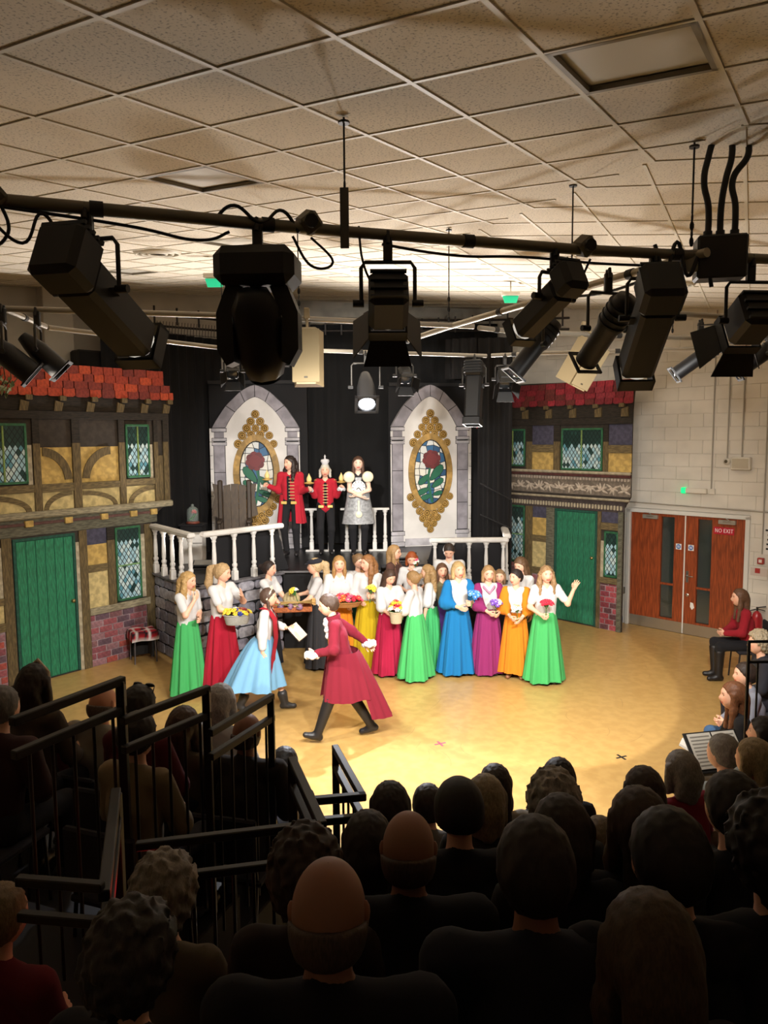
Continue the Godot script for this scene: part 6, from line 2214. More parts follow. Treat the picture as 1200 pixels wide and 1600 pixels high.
func build_cast() -> void:
	var W := "dad9d8"
	var G := "singers in bright skirts"
	var p: Node3D
	var yel := ["f0d23c", "a86a1c"]
	var redf := ["c81f38", "5a0d16"]
	var wht := ["f3efe4", "e0c84a"]
	var pnk := ["e2557a", "f0d8a0"]
	var orf := ["e8622c", "f0d060"]
	var blf := ["3a7fd0", "dfe9f5"]
	var puf := ["7a4fb8", "e8e0f0"]
	# --- front left pair
	p = person({"label": "girl in white top and pale green skirt with wavy blonde hair, hand at her chin", "at": Vector3(-2.67, 0, -10.14), "yaw": 62, "h": 1.68, "hair": "wavy", "hcol": "c9a266", "botcol": "46b062", "slv": 0.36, "hy": 10, "hp": 6, "R": Vector3(-0.06, 1.36, 0.2), "pR": Vector3(-0.5, -1, 0.4), "hR": "relax", "nR": Vector3(0, 0, -1), "L": Vector3(-0.02, 1.1, 0.24), "hem": 0.27})
	p = person({"label": "girl in white top and crimson skirt with long curly ponytail holding a flower basket", "at": Vector3(-2.24, 0, -10.31), "yaw": 55, "h": 1.76, "hair": "pony", "hcol": "c2a071", "botcol": "b3112f", "slv": 0.34, "hy": 25, "hp": 8, "bust": true, "R": Vector3(-0.02, 1.08, 0.34), "L": Vector3(0.12, 1.3, 0.26), "hL": "open", "nL": Vector3(-0.5, 0, -1), "hem": 0.29})
	flower_basket("metal basket of yellow and blue flowers held by the girl in crimson", Vector3(-1.98, 1.0, -10.05), 20, Vector3(0.36, 0.13, 0.24), "b7b3a8", [yel, yel, ["2f3f9c", "101540"], ["8a2f28", "d0b050"], wht], 22, 4)
	# --- vegetable tray pair
	p = person({"label": "dark haired child in white top holding the far end of the vegetable tray", "at": Vector3(-1.78, 0, -11.45), "yaw": 70, "h": 1.6, "hair": "bun", "hcol": "2b1c16", "botcol": "16151a", "slv": 0.4, "hy": 5, "R": Vector3(-0.1, 0.98, 0.34), "L": Vector3(0.1, 0.98, 0.34), "hL": "grip", "hR": "grip", "hem": 0.25})
	p = person({"label": "person in black flat cap, grey top and black skirt facing left with the tray", "at": Vector3(-1.0, 0, -11.3), "yaw": -78, "h": 1.66, "hair": "pony", "hcol": "cdb083", "topcol": "c9c8c8", "botcol": "2e2d30", "slv": 0.36, "hy": -8, "L": Vector3(0.14, 1.02, 0.34), "R": Vector3(-0.1, 1.14, 0.32), "hL": "grip", "hR": "grip", "hem": 0.26})
	var cp := Geo.new()
	cp.ball(Vector3(0, 0.075, -0.005), Vector3(0.105, 0.05, 0.12), Basis.from_euler(Vector3(0.1, 0, 0)), Color.WHITE, 8, 14)
	cp.ball(Vector3(0, 0.052, 0.1), Vector3(0.075, 0.012, 0.055), Basis.from_euler(Vector3(0.25, 0, 0)), Color.WHITE, 5, 12)
	var cpm := put(p, "flat_cap", cp.mesh(cloth("23242e")), Transform3D(Basis.from_euler(Vector3(0, deg_to_rad(-8), 0)), p.get_meta("hc")))
	cpm.set_meta("label", "dark flat cap")
	var tr := thing("vegetable_tray", "orange wooden tray held between the child and the person in the cap", "tray", Vector3(-1.4, 0.94, -11.1), 8)
	var g := Geo.new()
	g.cbox(Vector3(0, 0.01, 0), Vector3(0.62, 0.02, 0.34), 0.004)
	part(tr, "tray_base", g, grain("b0602c", "wood", 3.0, 0.6))
	for q in [[0, 0.17, 0.62, 0.02], [0, -0.17, 0.62, 0.02], [0.31, 0, 0.02, 0.34], [-0.31, 0, 0.02, 0.34]]:
		g = Geo.new()
		g.cbox(Vector3(q[0], 0.04, q[1]), Vector3(q[2], 0.07, q[3]), 0.004)
		part(tr, "tray_side", g, grain("b0602c", "wood", 3.0, 0.6))
	var loaf := thing("round_loaf", "round pale loaf standing at the back of the vegetable tray", "bread", Vector3(-1.38, 1.09, -11.16), 15)
	g = Geo.new()
	g.ball(Vector3(0, 0.0, 0), Vector3(0.13, 0.12, 0.06), Basis.from_euler(Vector3(-0.3, 0, 0)), Color.WHITE, 10, 16)
	part(loaf, "crust", g, grain("b8a67c", "mottle", 6.0, 0.9))
	g = Geo.new()
	for k in 4: g.tube([Vector3(-0.07 + k * 0.045, 0.08, 0.035), Vector3(-0.08 + k * 0.05, 0.0, 0.066)], 0.005, 5)
	part(loaf, "crust_slash", g, flat("8a7a55"))
	var wh := thing("wheat_sheaf", "sheaf of tan wheat lying over the vegetable tray", "wheat", Vector3(-1.28, 1.08, -10.98), 12)
	g = Geo.new()
	for k in 26: g.tube([Vector3(-0.24, rng.randf_range(-0.02, 0.02), rng.randf_range(-0.02, 0.02)), Vector3(0.0, rng.randf_range(-0.01, 0.01), 0), Vector3(0.24, rng.randf_range(-0.035, 0.035), rng.randf_range(-0.04, 0.04))], 0.003, 4)
	part(wh, "stalks", g, flat("b08f56"))
	for k in 12:
		g = Geo.new()
		g.ball(Vector3(0.24, rng.randf_range(-0.04, 0.04), rng.randf_range(-0.04, 0.04)), Vector3(0.04, 0.012, 0.012), Basis.from_euler(Vector3(0, rng.randf_range(-0.4, 0.4), rng.randf_range(-0.4, 0.4))), Color.WHITE, 5, 6)
		part(wh, "wheat_ear", g, flat("c29a5c"))
	for k in 3:
		var v := thing("turnip", ["small purple turnip at the near edge of the vegetable tray", "purple turnip in the middle of the vegetable tray", "purple turnip at the right end of the vegetable tray"][k], "vegetable", Vector3(-1.52 + k * 0.14, 1.02, -10.98 + 0.03 * k))
		g = Geo.new()
		g.lathe([Vector2(0.0, -0.055), Vector2(0.008, -0.045), Vector2(0.04, -0.015), Vector2(0.05, 0.012), Vector2(0.035, 0.04), Vector2(0.0, 0.048)], 14, Transform3D(Basis.from_euler(Vector3(1.2, k, 0)), Vector3.ZERO))
		part(v, "root", g, flat("8a6a86", 0.5))
		g = Geo.new()
		g.tube([Vector3(0, 0.01, 0.04), Vector3(-0.03, 0.04, 0.07), Vector3(-0.08, 0.05, 0.08)], 0.007, 5)
		part(v, "leaf_stalk", g, flat("6e7a4c"))
	bouquet("small yellow posy held by the person in the cap", Vector3(-1.3, 1.16, -11.0), Vector3(-0.4, 1, 0.1), [yel, wht], 8, 0.05, 2)
	# --- walking girl in blue
	p = person({"label": "girl in white blouse, pale blue skirt and red scarf striding right with an open book", "at": Vector3(-1.54, 0, -9.5), "yaw": 88, "h": 1.58, "hair": "plaits", "hcol": "5a4336", "botcol": "7fb6dc", "slv": 0.86, "puff": 0.014, "hy": 0, "hp": 2, "lean": 6, "R": Vector3(-0.22, 0.86, 0.02), "L": Vector3(0.16, 1.12, 0.3), "hL": "grip", "nL": Vector3(0, 1, 0), "fL": Vector3(0.08, 0.09, 0.26), "fR": Vector3(-0.08, 0.12, -0.32), "hem": 0.4, "oval": 1.0, "hemy": 0.36, "legs": true, "shift": Vector3(0, 0, -0.16), "boots": 0.28, "shoe": "2c2b2c", "footR": 25, "folds": 6})
	var ac := cloth("b3152a")
	var cn: Vector3 = p.get_meta("nb")
	for sd in [-1, 1]:
		g = Geo.new()
		var pts := []
		for q in [[0.06, 0.03, -0.05], [0.085, 0.02, 0.04], [0.08, -0.12, 0.135], [0.09, -0.38, 0.15], [0.1, -0.62, 0.17 + 0.06 * sd], [0.1, -0.85, 0.2 + 0.1 * sd]]: pts.append(cn + Vector3(q[0] * sd, q[1], q[2]))
		var ra := PackedVector3Array()
		var rb := PackedVector3Array()
		for q in pts:
			ra.append(q + Vector3(0.075 * sd, 0, -0.03)); rb.append(q - Vector3(0.04 * sd, 0, 0.0))
		g.grid([ra, rb], false, Color.WHITE, false)
		var rc := PackedVector3Array()
		var rd := PackedVector3Array()
		for q in pts:
			rc.append(q + Vector3(0.075 * sd, 0, -0.022)); rd.append(q + Vector3(-0.04 * sd, 0, 0.008))
		g.grid([rc, rd], false, Color.WHITE, false)
		part(p, "red_scarf", g, ac)
	g = Geo.new()
	g.tube([Vector3(-0.09, -0.02, -0.02), Vector3(-0.07, 0.08, 0.03), Vector3(0, 0.125, 0.045), Vector3(0.07, 0.08, 0.03), Vector3(0.09, -0.02, -0.02)], 0.012, 7)
	g.ball(Vector3(-0.02, 0.135, 0.03), Vector3(0.035, 0.018, 0.018)); g.ball(Vector3(0.03, 0.135, 0.03), Vector3(0.035, 0.018, 0.018))
	put(p, "cream_hair_ribbon", g.mesh(cloth("e4dcc0")), Transform3D(Basis.IDENTITY, p.get_meta("hc")))
	var bk := thing("open_book", "open book with blank pages held by the girl in blue", "book", at_local(p, Vector3(0.14, 1.07, 0.44)), 78)
	bk.rotation_degrees.x = 18
	for sd in [-1, 1]:
		g = Geo.new()
		g.cbox(Vector3(sd * 0.08, 0, 0), Vector3(0.155, 0.012, 0.22), 0.003, Basis.from_euler(Vector3(0.5, 0, 0.12 * sd)))
		part(bk, "pages", g, flat("efe7d2"))
		g = Geo.new()
		g.cbox(Vector3(sd * 0.082, -0.012, -0.004), Vector3(0.165, 0.006, 0.235), 0.002, Basis.from_euler(Vector3(0.5, 0, 0.12 * sd)))
		part(bk, "cover", g, flat("3a2a22"))
	# --- walking figure in crimson coat
	p = person({"label": "person in long crimson tailcoat with lace cuffs and black boots striding left", "at": Vector3(-0.46, 0, -8.55), "yaw": -84, "h": 1.72, "hair": "short", "hcol": "4b3628", "topcol": "7d1029", "topname": "tailcoat_body", "slv": 0.95, "lean": 15, "hp": 12, "hy": 0, "sh": 0.165, "crease": 0.012, "R": Vector3(-0.28, 1.02, -0.3), "L": Vector3(0.16, 1.06, 0.34), "pR": Vector3(-0.4, -0.2, -1), "hL": "grip", "hR": "relax", "fL": Vector3(0.08, 0.12, 0.32), "fR": Vector3(-0.08, 0.13, -0.3), "botcol": "2b2b2f", "boots": 0.96, "shoe": "17171a", "footL": -18, "footR": 15, "leglen": 0.12, "bottom": "trousers"})
	var Pp: Vector3 = p.get_meta("P")
	part(p, "coat_skirt", skirt_geo(Pp + Vector3(0, 0.12, 0.02), 0.5, Vector2(0.195, 0.17), Vector2(0.225, 0.3), 7, 0.06, Vector3(0, 0, -0.05), 14.0, 0.8), cloth("7d1029"))
	var tailg := skirt_geo(Pp + Vector3(0, 0.1, -0.01), 0.27, Vector2(0.165, 0.16), Vector2(0.16, 0.34), 5, 0.06, Vector3(0, 0, -0.17), 215.0, 0.9)
	part(p, "coat_tails", tailg, cloth("7d1029"))
	for k in 2:
		var wp: Vector3 = p.get_meta("wl") if k == 0 else p.get_meta("wr")
		g = Geo.new()
		for q in 10:
			var a := TAU * q / 10
			g.ball(wp + Vector3(cos(a) * 0.055, -0.02 + 0.015 * (q % 2), sin(a) * 0.055 + (0.03 if k == 0 else -0.03)), Vector3(0.04, 0.032, 0.04), Basis.from_euler(Vector3(a, a, 0)), Color.WHITE, 5, 7)
		part(p, "lace_cuff", g, cloth("ece9ea"))
	g = Geo.new()
	for q in 6: g.ball(p.get_meta("nb") + Vector3(0.012 * (q % 2), -0.02 - 0.036 * q, 0.075 + 0.012 * (q % 2) - 0.006 * q), Vector3(0.05 - 0.002 * q, 0.034, 0.035), Basis.from_euler(Vector3(0.4, 0, 0.3 * (q % 2))), Color.WHITE, 5, 8)
	part(p, "lace_jabot", g, cloth("eeebec"))
	g = Geo.new()
	g.lathe([Vector2(0.075, -0.03), Vector2(0.085, 0.03), Vector2(0.07, 0.05), Vector2(0.062, 0.0)], 18, Transform3D(Basis.from_euler(Vector3(0.3, 0, 0)), p.get_meta("nb") + Vector3(0, 0.0, -0.01)))
	part(p, "coat_collar", g, cloth("7d1029"))
	# --- group in the middle
	p = person({"label": "girl in white top and orange skirt carrying a tray of red flowers", "at": Vector3(-0.68, 0, -11.3), "yaw": 8, "h": 1.7, "hair": "long", "hcol": "b4884f", "botcol": "dd8416", "slv": 0.9, "R": Vector3(-0.13, 1.02, 0.3), "L": Vector3(0.16, 1.02, 0.3), "hL": "grip", "hR": "grip"})
	flower_basket("flat tray heaped with red and orange flowers held by the girl in orange", Vector3(-0.56, 1.03, -10.93), 5, Vector3(0.46, 0.07, 0.3), "b5793f", [["d83a3a", "f2d9a0"], ["d83a3a", "f0c040"], pnk, orf, redf], 34, 8, 0.08)
	p = person({"label": "girl with tied brown hair standing behind the girls in orange and yellow", "at": Vector3(-0.42, 0, -11.85), "yaw": 35, "h": 1.64, "hair": "bun", "hcol": "7d5f3f", "botcol": "1d6f5c", "slv": 0.4, "hp": 8})
	p = person({"label": "girl in white blouse and yellow skirt with wavy auburn hair looking left", "at": Vector3(-0.24, 0, -11.25), "yaw": -12, "h": 1.72, "hair": "wavy", "hcol": "9c6a3c", "botcol": "c9ab12", "slv": 0.92, "puff": 0.012, "hy": -45, "R": Vector3(-0.08, 1.06, 0.22), "L": Vector3(0.14, 1.16, 0.28), "hL": "grip", "bust": true})
	bouquet("yellow rose posy held by the girl in the yellow skirt", at_local(p, Vector3(0.12, 1.2, 0.38)), Vector3(0.1, 1, 0.1), [yel, yel, ["e6d46a", "b09020"]], 10, 0.06, 5)
	p = person({"label": "fair haired woman in glasses facing right on the stage steps", "at": Vector3(0.12, 0.2, -11.68), "yaw": 70, "h": 1.6, "hair": "long", "hcol": "b08a5a", "topcol": "5a3a30", "botcol": "2b2530", "slv": 0.9, "L": Vector3(0.06, 1.3, 0.3), "hL": "grip"})
	glasses(p)
	bouquet("small pink posy held by the woman in glasses on the steps", at_local(p, Vector3(0.06, 1.36, 0.38)), Vector3(0, 1, 0.2), [pnk, wht], 6, 0.04, 6)
	p = person({"label": "red haired girl in white top on the stage steps looking down", "at": Vector3(0.42, 0.2, -11.66), "yaw": 0, "h": 1.5, "hair": "bob", "hcol": "a4501f", "botcol": "3a3440", "slv": 0.5, "hp": 22, "R": Vector3(-0.1, 1.06, 0.25), "L": Vector3(0.1, 1.06, 0.25)})
	p = person({"label": "girl with long brown hair, black waist sash and crimson skirt looking down at roses", "at": Vector3(0.06, 0, -10.95), "yaw": 22, "h": 1.55, "hair": "long", "hcol": "4a3326", "botcol": "a80f3c", "band": "141216", "slv": 0.5, "hp": 24, "hy": 10, "puff": 0.03, "R": Vector3(-0.06, 1.02, 0.3), "L": Vector3(0.12, 1.04, 0.3), "hL": "grip", "hR": "grip"})
	bouquet("two red roses held by the girl with the black sash", at_local(p, Vector3(0.06, 1.1, 0.36)), Vector3(-0.2, 1, 0.2), [redf], 5, 0.07, 7)
	p = person({"label": "girl in white blouse and pale green skirt turned away with a fair bun", "at": Vector3(0.44, 0, -10.76), "yaw": -118, "h": 1.55, "hair": "bun", "hcol": "a37f50", "botcol": "46b062", "slv": 0.56, "puff": 0.035, "hy": -5, "hp": 12, "R": Vector3(-0.14, 1.06, 0.28), "L": Vector3(0.1, 1.04, 0.3), "hL": "grip", "hem": 0.33})
	flower_basket("cream pot of yellow, white and red flowers held by the girl turned away", Vector3(0.16, 0.86, -10.6), 0, Vector3(0.19, 0.16, 0.19), "d8c7a6", [yel, yel, wht, wht, ["c92a3a", "f0d060"]], 24, 9, 0.14)
	p = person({"label": "girl with black sash and green skirt half hidden behind the girl with the bun", "at": Vector3(0.68, 0, -11.25), "yaw": -95, "h": 1.56, "hair": "wavy", "hcol": "b08d5c", "botcol": "3fae66", "band": "141216", "slv": 0.5, "puff": 0.03})
	p = person({"label": "short haired man in white shirt looking down at his hands on the steps", "at": Vector3(1.0, 0.2, -11.68), "yaw": -8, "h": 1.62, "w": 1.1, "sh": 0.17, "hair": "short", "hcol": "33261e", "slv": 0.5, "hp": 30, "R": Vector3(-0.04, 1.14, 0.24), "L": Vector3(0.06, 1.2, 0.24), "bottom": "trousers", "botcol": "26242c"})
	p = person({"label": "person in olive tunic and purple skirt hidden behind the woman in blue", "at": Vector3(0.86, 0, -11.4), "yaw": 10, "h": 1.56, "hair": "long", "hcol": "6b4a33", "topcol": "6f684a", "botcol": "4b2a73", "slv": 0.7, "puff": 0.02})
	p = person({"label": "woman in bright blue dress with short fair hair holding blue flowers", "at": Vector3(1.06, 0, -10.95), "yaw": 12, "h": 1.66, "hair": "bob", "hcol": "d3b27a", "topcol": "dad9d8", "sleeve": "0c74b2", "botcol": "0c74b2", "slv": 0.8, "puff": 0.035, "hy": 8, "hp": 2, "bust": true, "R": Vector3(-0.06, 1.08, 0.28), "L": Vector3(0.12, 1.14, 0.28), "hL": "grip", "hem": 0.29})
	bouquet("blue flower bunch held by the woman in bright blue", at_local(p, Vector3(0.12, 1.2, 0.36)), Vector3(0.2, 1, 0.2), [blf, blf, ["5fa3dd", "ffffff"]], 14, 0.085, 10)
	p = person({"label": "woman in magenta dress and glasses holding purple flowers", "at": Vector3(1.5, 0, -10.94), "yaw": 4, "h": 1.6, "hair": "bob", "hcol": "a88458", "topcol": "dad9d8", "sleeve": "8f2767", "botcol": "8f2767", "slv": 0.8, "puff": 0.03, "hp": 4, "bust": true, "R": Vector3(-0.04, 1.04, 0.28), "L": Vector3(0.12, 1.04, 0.28), "hR": "grip"})
	glasses(p)
	g = Geo.new()
	g.tube([Vector3(-0.1, 0.0, -0.03), Vector3(-0.08, -0.04, 0.07), Vector3(0, -0.12, 0.13), Vector3(0.08, -0.04, 0.07), Vector3(0.1, 0.0, -0.03)], 0.022, 7)
	put(p, "pink_scarf", g.mesh(cloth("b98aa6")), Transform3D(Basis.IDENTITY, p.get_meta("nb")))
	bouquet("purple and white flower bunch held by the woman in magenta", at_local(p, Vector3(0.05, 1.12, 0.36)), Vector3(0.0, 1, 0.2), [puf, puf, wht], 14, 0.075, 11)
	p = person({"label": "child with light brown hair peeping out between magenta and orange dresses", "at": Vector3(1.74, 0, -11.4), "yaw": -10, "h": 1.46, "hair": "bob", "hcol": "8f6f4c", "botcol": "5a4a52", "slv": 0.5})
	p = person({"label": "person in orange dress with short black hair and sandals looking left", "at": Vector3(1.88, 0, -10.78), "yaw": -14, "h": 1.57, "hair": "short", "hcol": "241a18", "topcol": "dad9d8", "sleeve": "dd8416", "botcol": "dd8416", "slv": 0.78, "puff": 0.035, "hy": -40, "bust": true, "R": Vector3(-0.05, 1.02, 0.28), "L": Vector3(0.1, 1.0, 0.28), "hR": "grip", "shoe": "8a5a3e", "hemy": 0.1, "hem": 0.25})
	bouquet("white and peach flower bunch held by the person in orange", at_local(p, Vector3(0.05, 1.1, 0.37)), Vector3(-0.1, 1, 0.2), [wht, wht, ["e8a070", "f0d8a0"]], 11, 0.065, 12)
	p = person({"label": "woman with long brown hair looking down behind the waving girl", "at": Vector3(2.06, 0, -11.3), "yaw": -45, "h": 1.66, "hair": "long", "hcol": "6f5136", "botcol": "3d7a58", "slv": 0.4, "hp": 20})
	p = person({"label": "smiling girl in white top and pale green skirt waving at the right end", "at": Vector3(2.25, 0, -10.54), "yaw": 6, "h": 1.66, "hair": "wavy", "hcol": "a5835a", "botcol": "46b062", "slv": 0.36, "bust": true, "L": Vector3(0.37, 1.4, 0.15), "pL": Vector3(0.1, -1, 0), "hL": "open", "nL": Vector3(0, 0, 1), "flip": false, "R": Vector3(-0.14, 1.06, 0.28), "hR": "grip", "hem": 0.28})
	bouquet("red rose bunch held by the waving girl", at_local(p, Vector3(-0.1, 1.16, 0.36)), Vector3(0.0, 1, 0.15), [redf, ["d8283e", "7a0f1c"]], 12, 0.08, 13)
	# --- three on the platform
	var D := 1.3
	p = person({"label": "person in long red military coat with gold trim holding up candle flame props", "at": Vector3(-1.7, D, -13.95), "yaw": -8, "h": 1.82, "hair": "wavy", "hcol": "2c1d17", "topcol": "b4172c", "topname": "red_coat", "bottom": "trousers", "slv": 0.95, "botcol": "131216", "hy": -35, "sh": 0.165, "R": Vector3(-0.36, 1.22, 0.16), "L": Vector3(0.36, 1.16, 0.14), "pL": Vector3(0.3, -1, 0), "pR": Vector3(-0.3, -1, 0), "hL": "grip", "hR": "grip", "nL": Vector3(0, 0, 1), "nR": Vector3(0, 0, 1)})
	Pp = p.get_meta("P")
	part(p, "coat_skirt", skirt_geo(Pp + Vector3(0, 0.13, 0), 0.58, Vector2(0.195, 0.14), Vector2(0.25, 0.21), 7, 0.04, Vector3.ZERO, 60.0), cloth("b4172c"))
	gold_trim(p, 0.05, "cfc3a0")
	flame_props(p, "gold candle flame prop in the raised hand of the long red coat figure")
	p = person({"label": "person in short red military jacket and white piled wig with candle flame props", "at": Vector3(-1.08, D, -14.1), "yaw": 4, "h": 1.66, "hair": "wig", "hcol": "d8d2c4", "topcol": "b4172c", "topname": "red_jacket", "bottom": "trousers", "slv": 0.9, "tuck": -0.04, "botcol": "131216", "sh": 0.15, "R": Vector3(-0.3, 1.26, 0.16), "L": Vector3(0.3, 1.28, 0.16), "pL": Vector3(0.3, -1, 0), "pR": Vector3(-0.3, -1, 0), "hL": "grip", "hR": "grip", "nL": Vector3(0, 0, 1), "nR": Vector3(0, 0, 1), "cuffs": true})
	gold_trim(p, 0.0, "17120f")
	flame_props(p, "gold candle flame prop in the raised hand of the white wig figure")
	g = Geo.new()
	g.lathe([Vector2(0.0, 0.1), Vector2(0.055, 0.1), Vector2(0.062, 0.14), Vector2(0.085, 0.18), Vector2(0.07, 0.215), Vector2(0.02, 0.225), Vector2(0.012, 0.25), Vector2(0.02, 0.27), Vector2(0.0, 0.31)], 16)
	put(p, "candle_hat", g.mesh(cloth("d8d6d8")), Transform3D(Basis.IDENTITY, p.get_meta("hc")))
	for k in 2:
		g = Geo.new()
		var wp: Vector3 = p.get_meta("wl") if k == 0 else p.get_meta("wr")
		for q in 8: g.ball(wp + Vector3(cos(q * 0.785) * 0.05, -0.03 + 0.02 * (q % 2), sin(q * 0.785) * 0.05), Vector3(0.035, 0.035, 0.035), Basis.IDENTITY, Color.WHITE, 5, 7)
		part(p, "white_cuff", g, cloth("e4e2e4"))
	# clock costume
	p = person({"label": "person with long brown hair in a silver clock-face costume, hands folded", "at": Vector3(-0.47, D, -14.0), "yaw": 4, "h": 1.8, "hair": "long", "hcol": "5d4030", "topcol": "2c2a2c", "slv": 0.12, "bottom": "trousers", "botcol": "131216", "skin": "e8c3ad", "L": Vector3(-0.04, 1.06, 0.2), "R": Vector3(0.05, 1.03, 0.21), "pL": Vector3(1, -0.4, 0.2), "pR": Vector3(-1, -0.4, 0.2)})
	var silver := grain("a3a4a6", "wood", 2.0, 0.4)
	g = Geo.new()
	g.lathe([Vector2(0.16, 1.36), Vector2(0.185, 1.2), Vector2(0.205, 1.0), Vector2(0.29, 0.56), Vector2(0.285, 0.55), Vector2(0.195, 1.0), Vector2(0.15, 1.36)], 24, Transform3D.IDENTITY, Color.WHITE, Vector3(1, 1, 0.62))
	part(p, "clock_dress", g, silver)
	var zf := Basis(Vector3.RIGHT, Vector3(0, 0, 1), Vector3(0, -1, 0))
	var dial := Geo.new()
	dial.lathe([Vector2(0.0, 0.012), Vector2(0.115, 0.012), Vector2(0.12, 0.0)], 24, Transform3D(zf, Vector3(0, 1.19, 0.165)))
	var dn := part(p, "clock_dial", dial, flat("e6e4e0", 0.5))
	g = Geo.new()
	for k in 12: g.box(Vector3(sin(TAU * k / 12) * 0.095, 1.19 + cos(TAU * k / 12) * 0.095, 0.178), Vector3(0.01, 0.028, 0.002), Basis(Vector3(0, 0, 1), -TAU * k / 12))
	part(dn, "hour_marks", g, flat("171617"))
	for q in [[0.7, 0.07], [-0.85, 0.05]]:
		g = Geo.new()
		g.box(Vector3(0, 1.19, 0.179) + Basis(Vector3(0, 0, 1), q[0]) * Vector3(0, -q[1] / 2, 0), Vector3(0.014, q[1], 0.003), Basis(Vector3(0, 0, 1), q[0]))
		part(dn, "clock_hand", g, flat("171617"))
	for sd in [-1, 1]:
		g = Geo.new()
		g.lathe([Vector2(0.0, 0.03), Vector2(0.07, 0.03), Vector2(0.095, 0.02), Vector2(0.1, 0.0), Vector2(0.0, 0.0)], 20, Transform3D(zf, Vector3(0.16 * sd, 1.37, 0.14)))
		part(p, "bell_disc", g, flat("d6cdb2", 0.4))
	g = Geo.new()
	g.cbox(Vector3(0, 0.86, 0.2), Vector3(0.035, 0.22, 0.014), 0.004)
	g.lathe([Vector2(0.0, 0.012), Vector2(0.055, 0.012), Vector2(0.058, 0.0)], 18, Transform3D(zf, Vector3(0, 0.73, 0.205)))
	part(p, "pendulum", g, flat("dcd3ba", 0.4))

func glasses(p: Node3D) -> void:
	var g := Geo.new()
	for sd in [-1, 1]:
		var rim := []
		for k in 13: rim.append(Vector3(0.031 * sd + cos(TAU * k / 12) * 0.022, 0.006 + sin(TAU * k / 12) * 0.018, 0.093))
		g.tube(rim, 0.0022, 5)
		g.tube([Vector3(0.053 * sd, 0.01, 0.09), Vector3(0.08 * sd, 0.01, 0.0)], 0.002, 5)
	g.tube([Vector3(-0.01, 0.01, 0.094), Vector3(0.01, 0.01, 0.094)], 0.002, 5)
	put(p, "glasses", g.mesh(flat("2a2322", 0.3)), Transform3D(Basis.IDENTITY, p.get_meta("hc")))

func gold_trim(p: Node3D, dx: float, band: String) -> void:
	var nb: Vector3 = p.get_meta("nb")
	var g := Geo.new()
	for k in 7: g.cbox(nb + Vector3(dx, -0.1 - 0.055 * k, 0.118 + 0.006 * sin(k * 0.6)), Vector3(0.1, 0.012, 0.012), 0.003)
	part(p, "gold_frogging", g, flat("c9b77e", 0.4, 0.3))
	g = Geo.new()
	g.cbox(nb + Vector3(dx - (0.06 if band != "17120f" else 0.0), -0.26, 0.1), Vector3(0.05, 0.42, 0.03), 0.01)
	part(p, "dark_placket", g, cloth("15131a" if band != "17120f" else band))
	for sd in [-1, 1]:
		g = Geo.new()
		g.ball(nb + Vector3(0.155 * sd, -0.01, 0.0), Vector3(0.06, 0.022, 0.055))
		for k in 6: g.tube([nb + Vector3((0.17 + 0.006 * (k % 2)) * sd, -0.015, -0.04 + 0.016 * k), nb + Vector3(0.2 * sd, -0.06, -0.04 + 0.016 * k)], 0.005, 5)
		part(p, "gold_epaulette", g, flat("b8964a", 0.4, 0.4))
		g = Geo.new()
		g.cbox(nb + Vector3(0.085 * sd, -0.5, 0.13), Vector3(0.1, 0.05, 0.02), 0.006)
		part(p, "gold_pocket_flap", g, flat("c9a95c", 0.45, 0.2))

func flame_props(p: Node3D, label: String) -> void:
	for k in 2:
		var lab := label.replace("raised hand", "left raised hand" if k == 0 else "right raised hand")
		var wp: Vector3 = p.get_meta("wl") if k == 0 else p.get_meta("wr")
		var o := thing("flame_prop", lab, "prop", at_local(p, wp + Vector3(0, 0.08, 0.02)), 0, "candle flame props")
		var g := Geo.new()
		g.lathe([Vector2(0.0, 0.0), Vector2(0.085, 0.02), Vector2(0.09, 0.035), Vector2(0.045, 0.045), Vector2(0.04, 0.06)], 14)
		part(o, "drip_dish", g, flat("c9a860", 0.45, 0.2))
		g = Geo.new()
		g.lathe([Vector2(0.03, 0.05), Vector2(0.048, 0.085), Vector2(0.042, 0.12), Vector2(0.02, 0.16), Vector2(0.0, 0.205)], 10, Transform3D(Basis.IDENTITY, Vector3(0.0, 0, 0)), Color.WHITE, Vector3(1, 1, 0.6))
		part(o, "flame_shape", g, flat("d8bd7c", 0.5))

# ---------------------------------------------------------------- seating, rails and audience
func rail_panel(label: String, a: Vector3, b: Vector3, h: float, gap: float, n: int, r := 0.02, post_b := true, post_a := false) -> void:
	var o := thing("guard_rail", label, "railing")
	var m := flat("0f0f10", 0.5)
	var d := (b - a)
	for k in 2:
		var g := Geo.new()
		var q := Vector3(0, -gap * k, 0)
		var bs := Basis.looking_at(d.normalized(), Vector3.UP)
		g.cbox((a + b) / 2 + q, Vector3(r * 1.9, r * 1.9, d.length() + r * 1.9), 0.004, bs)
		part(o, "top_rail" if k == 0 else "mid_rail", g, m)
	for e in [[post_a, a], [post_b, b]]:
		if e[0]:
			var g := Geo.new()
			g.cbox(e[1] + Vector3(0, -h / 2, 0), Vector3(r * 2, h, r * 2), 0.004)
			part(o, "post", g, m)
	for k in n:
		var p := a.lerp(b, (k + 0.5) / n) - Vector3(0, gap, 0)
		var g := Geo.new()
		g.tube([p, p - Vector3(0, h - gap - 0.06, 0)], 0.008, 6)
		part(o, "baluster", g, m)

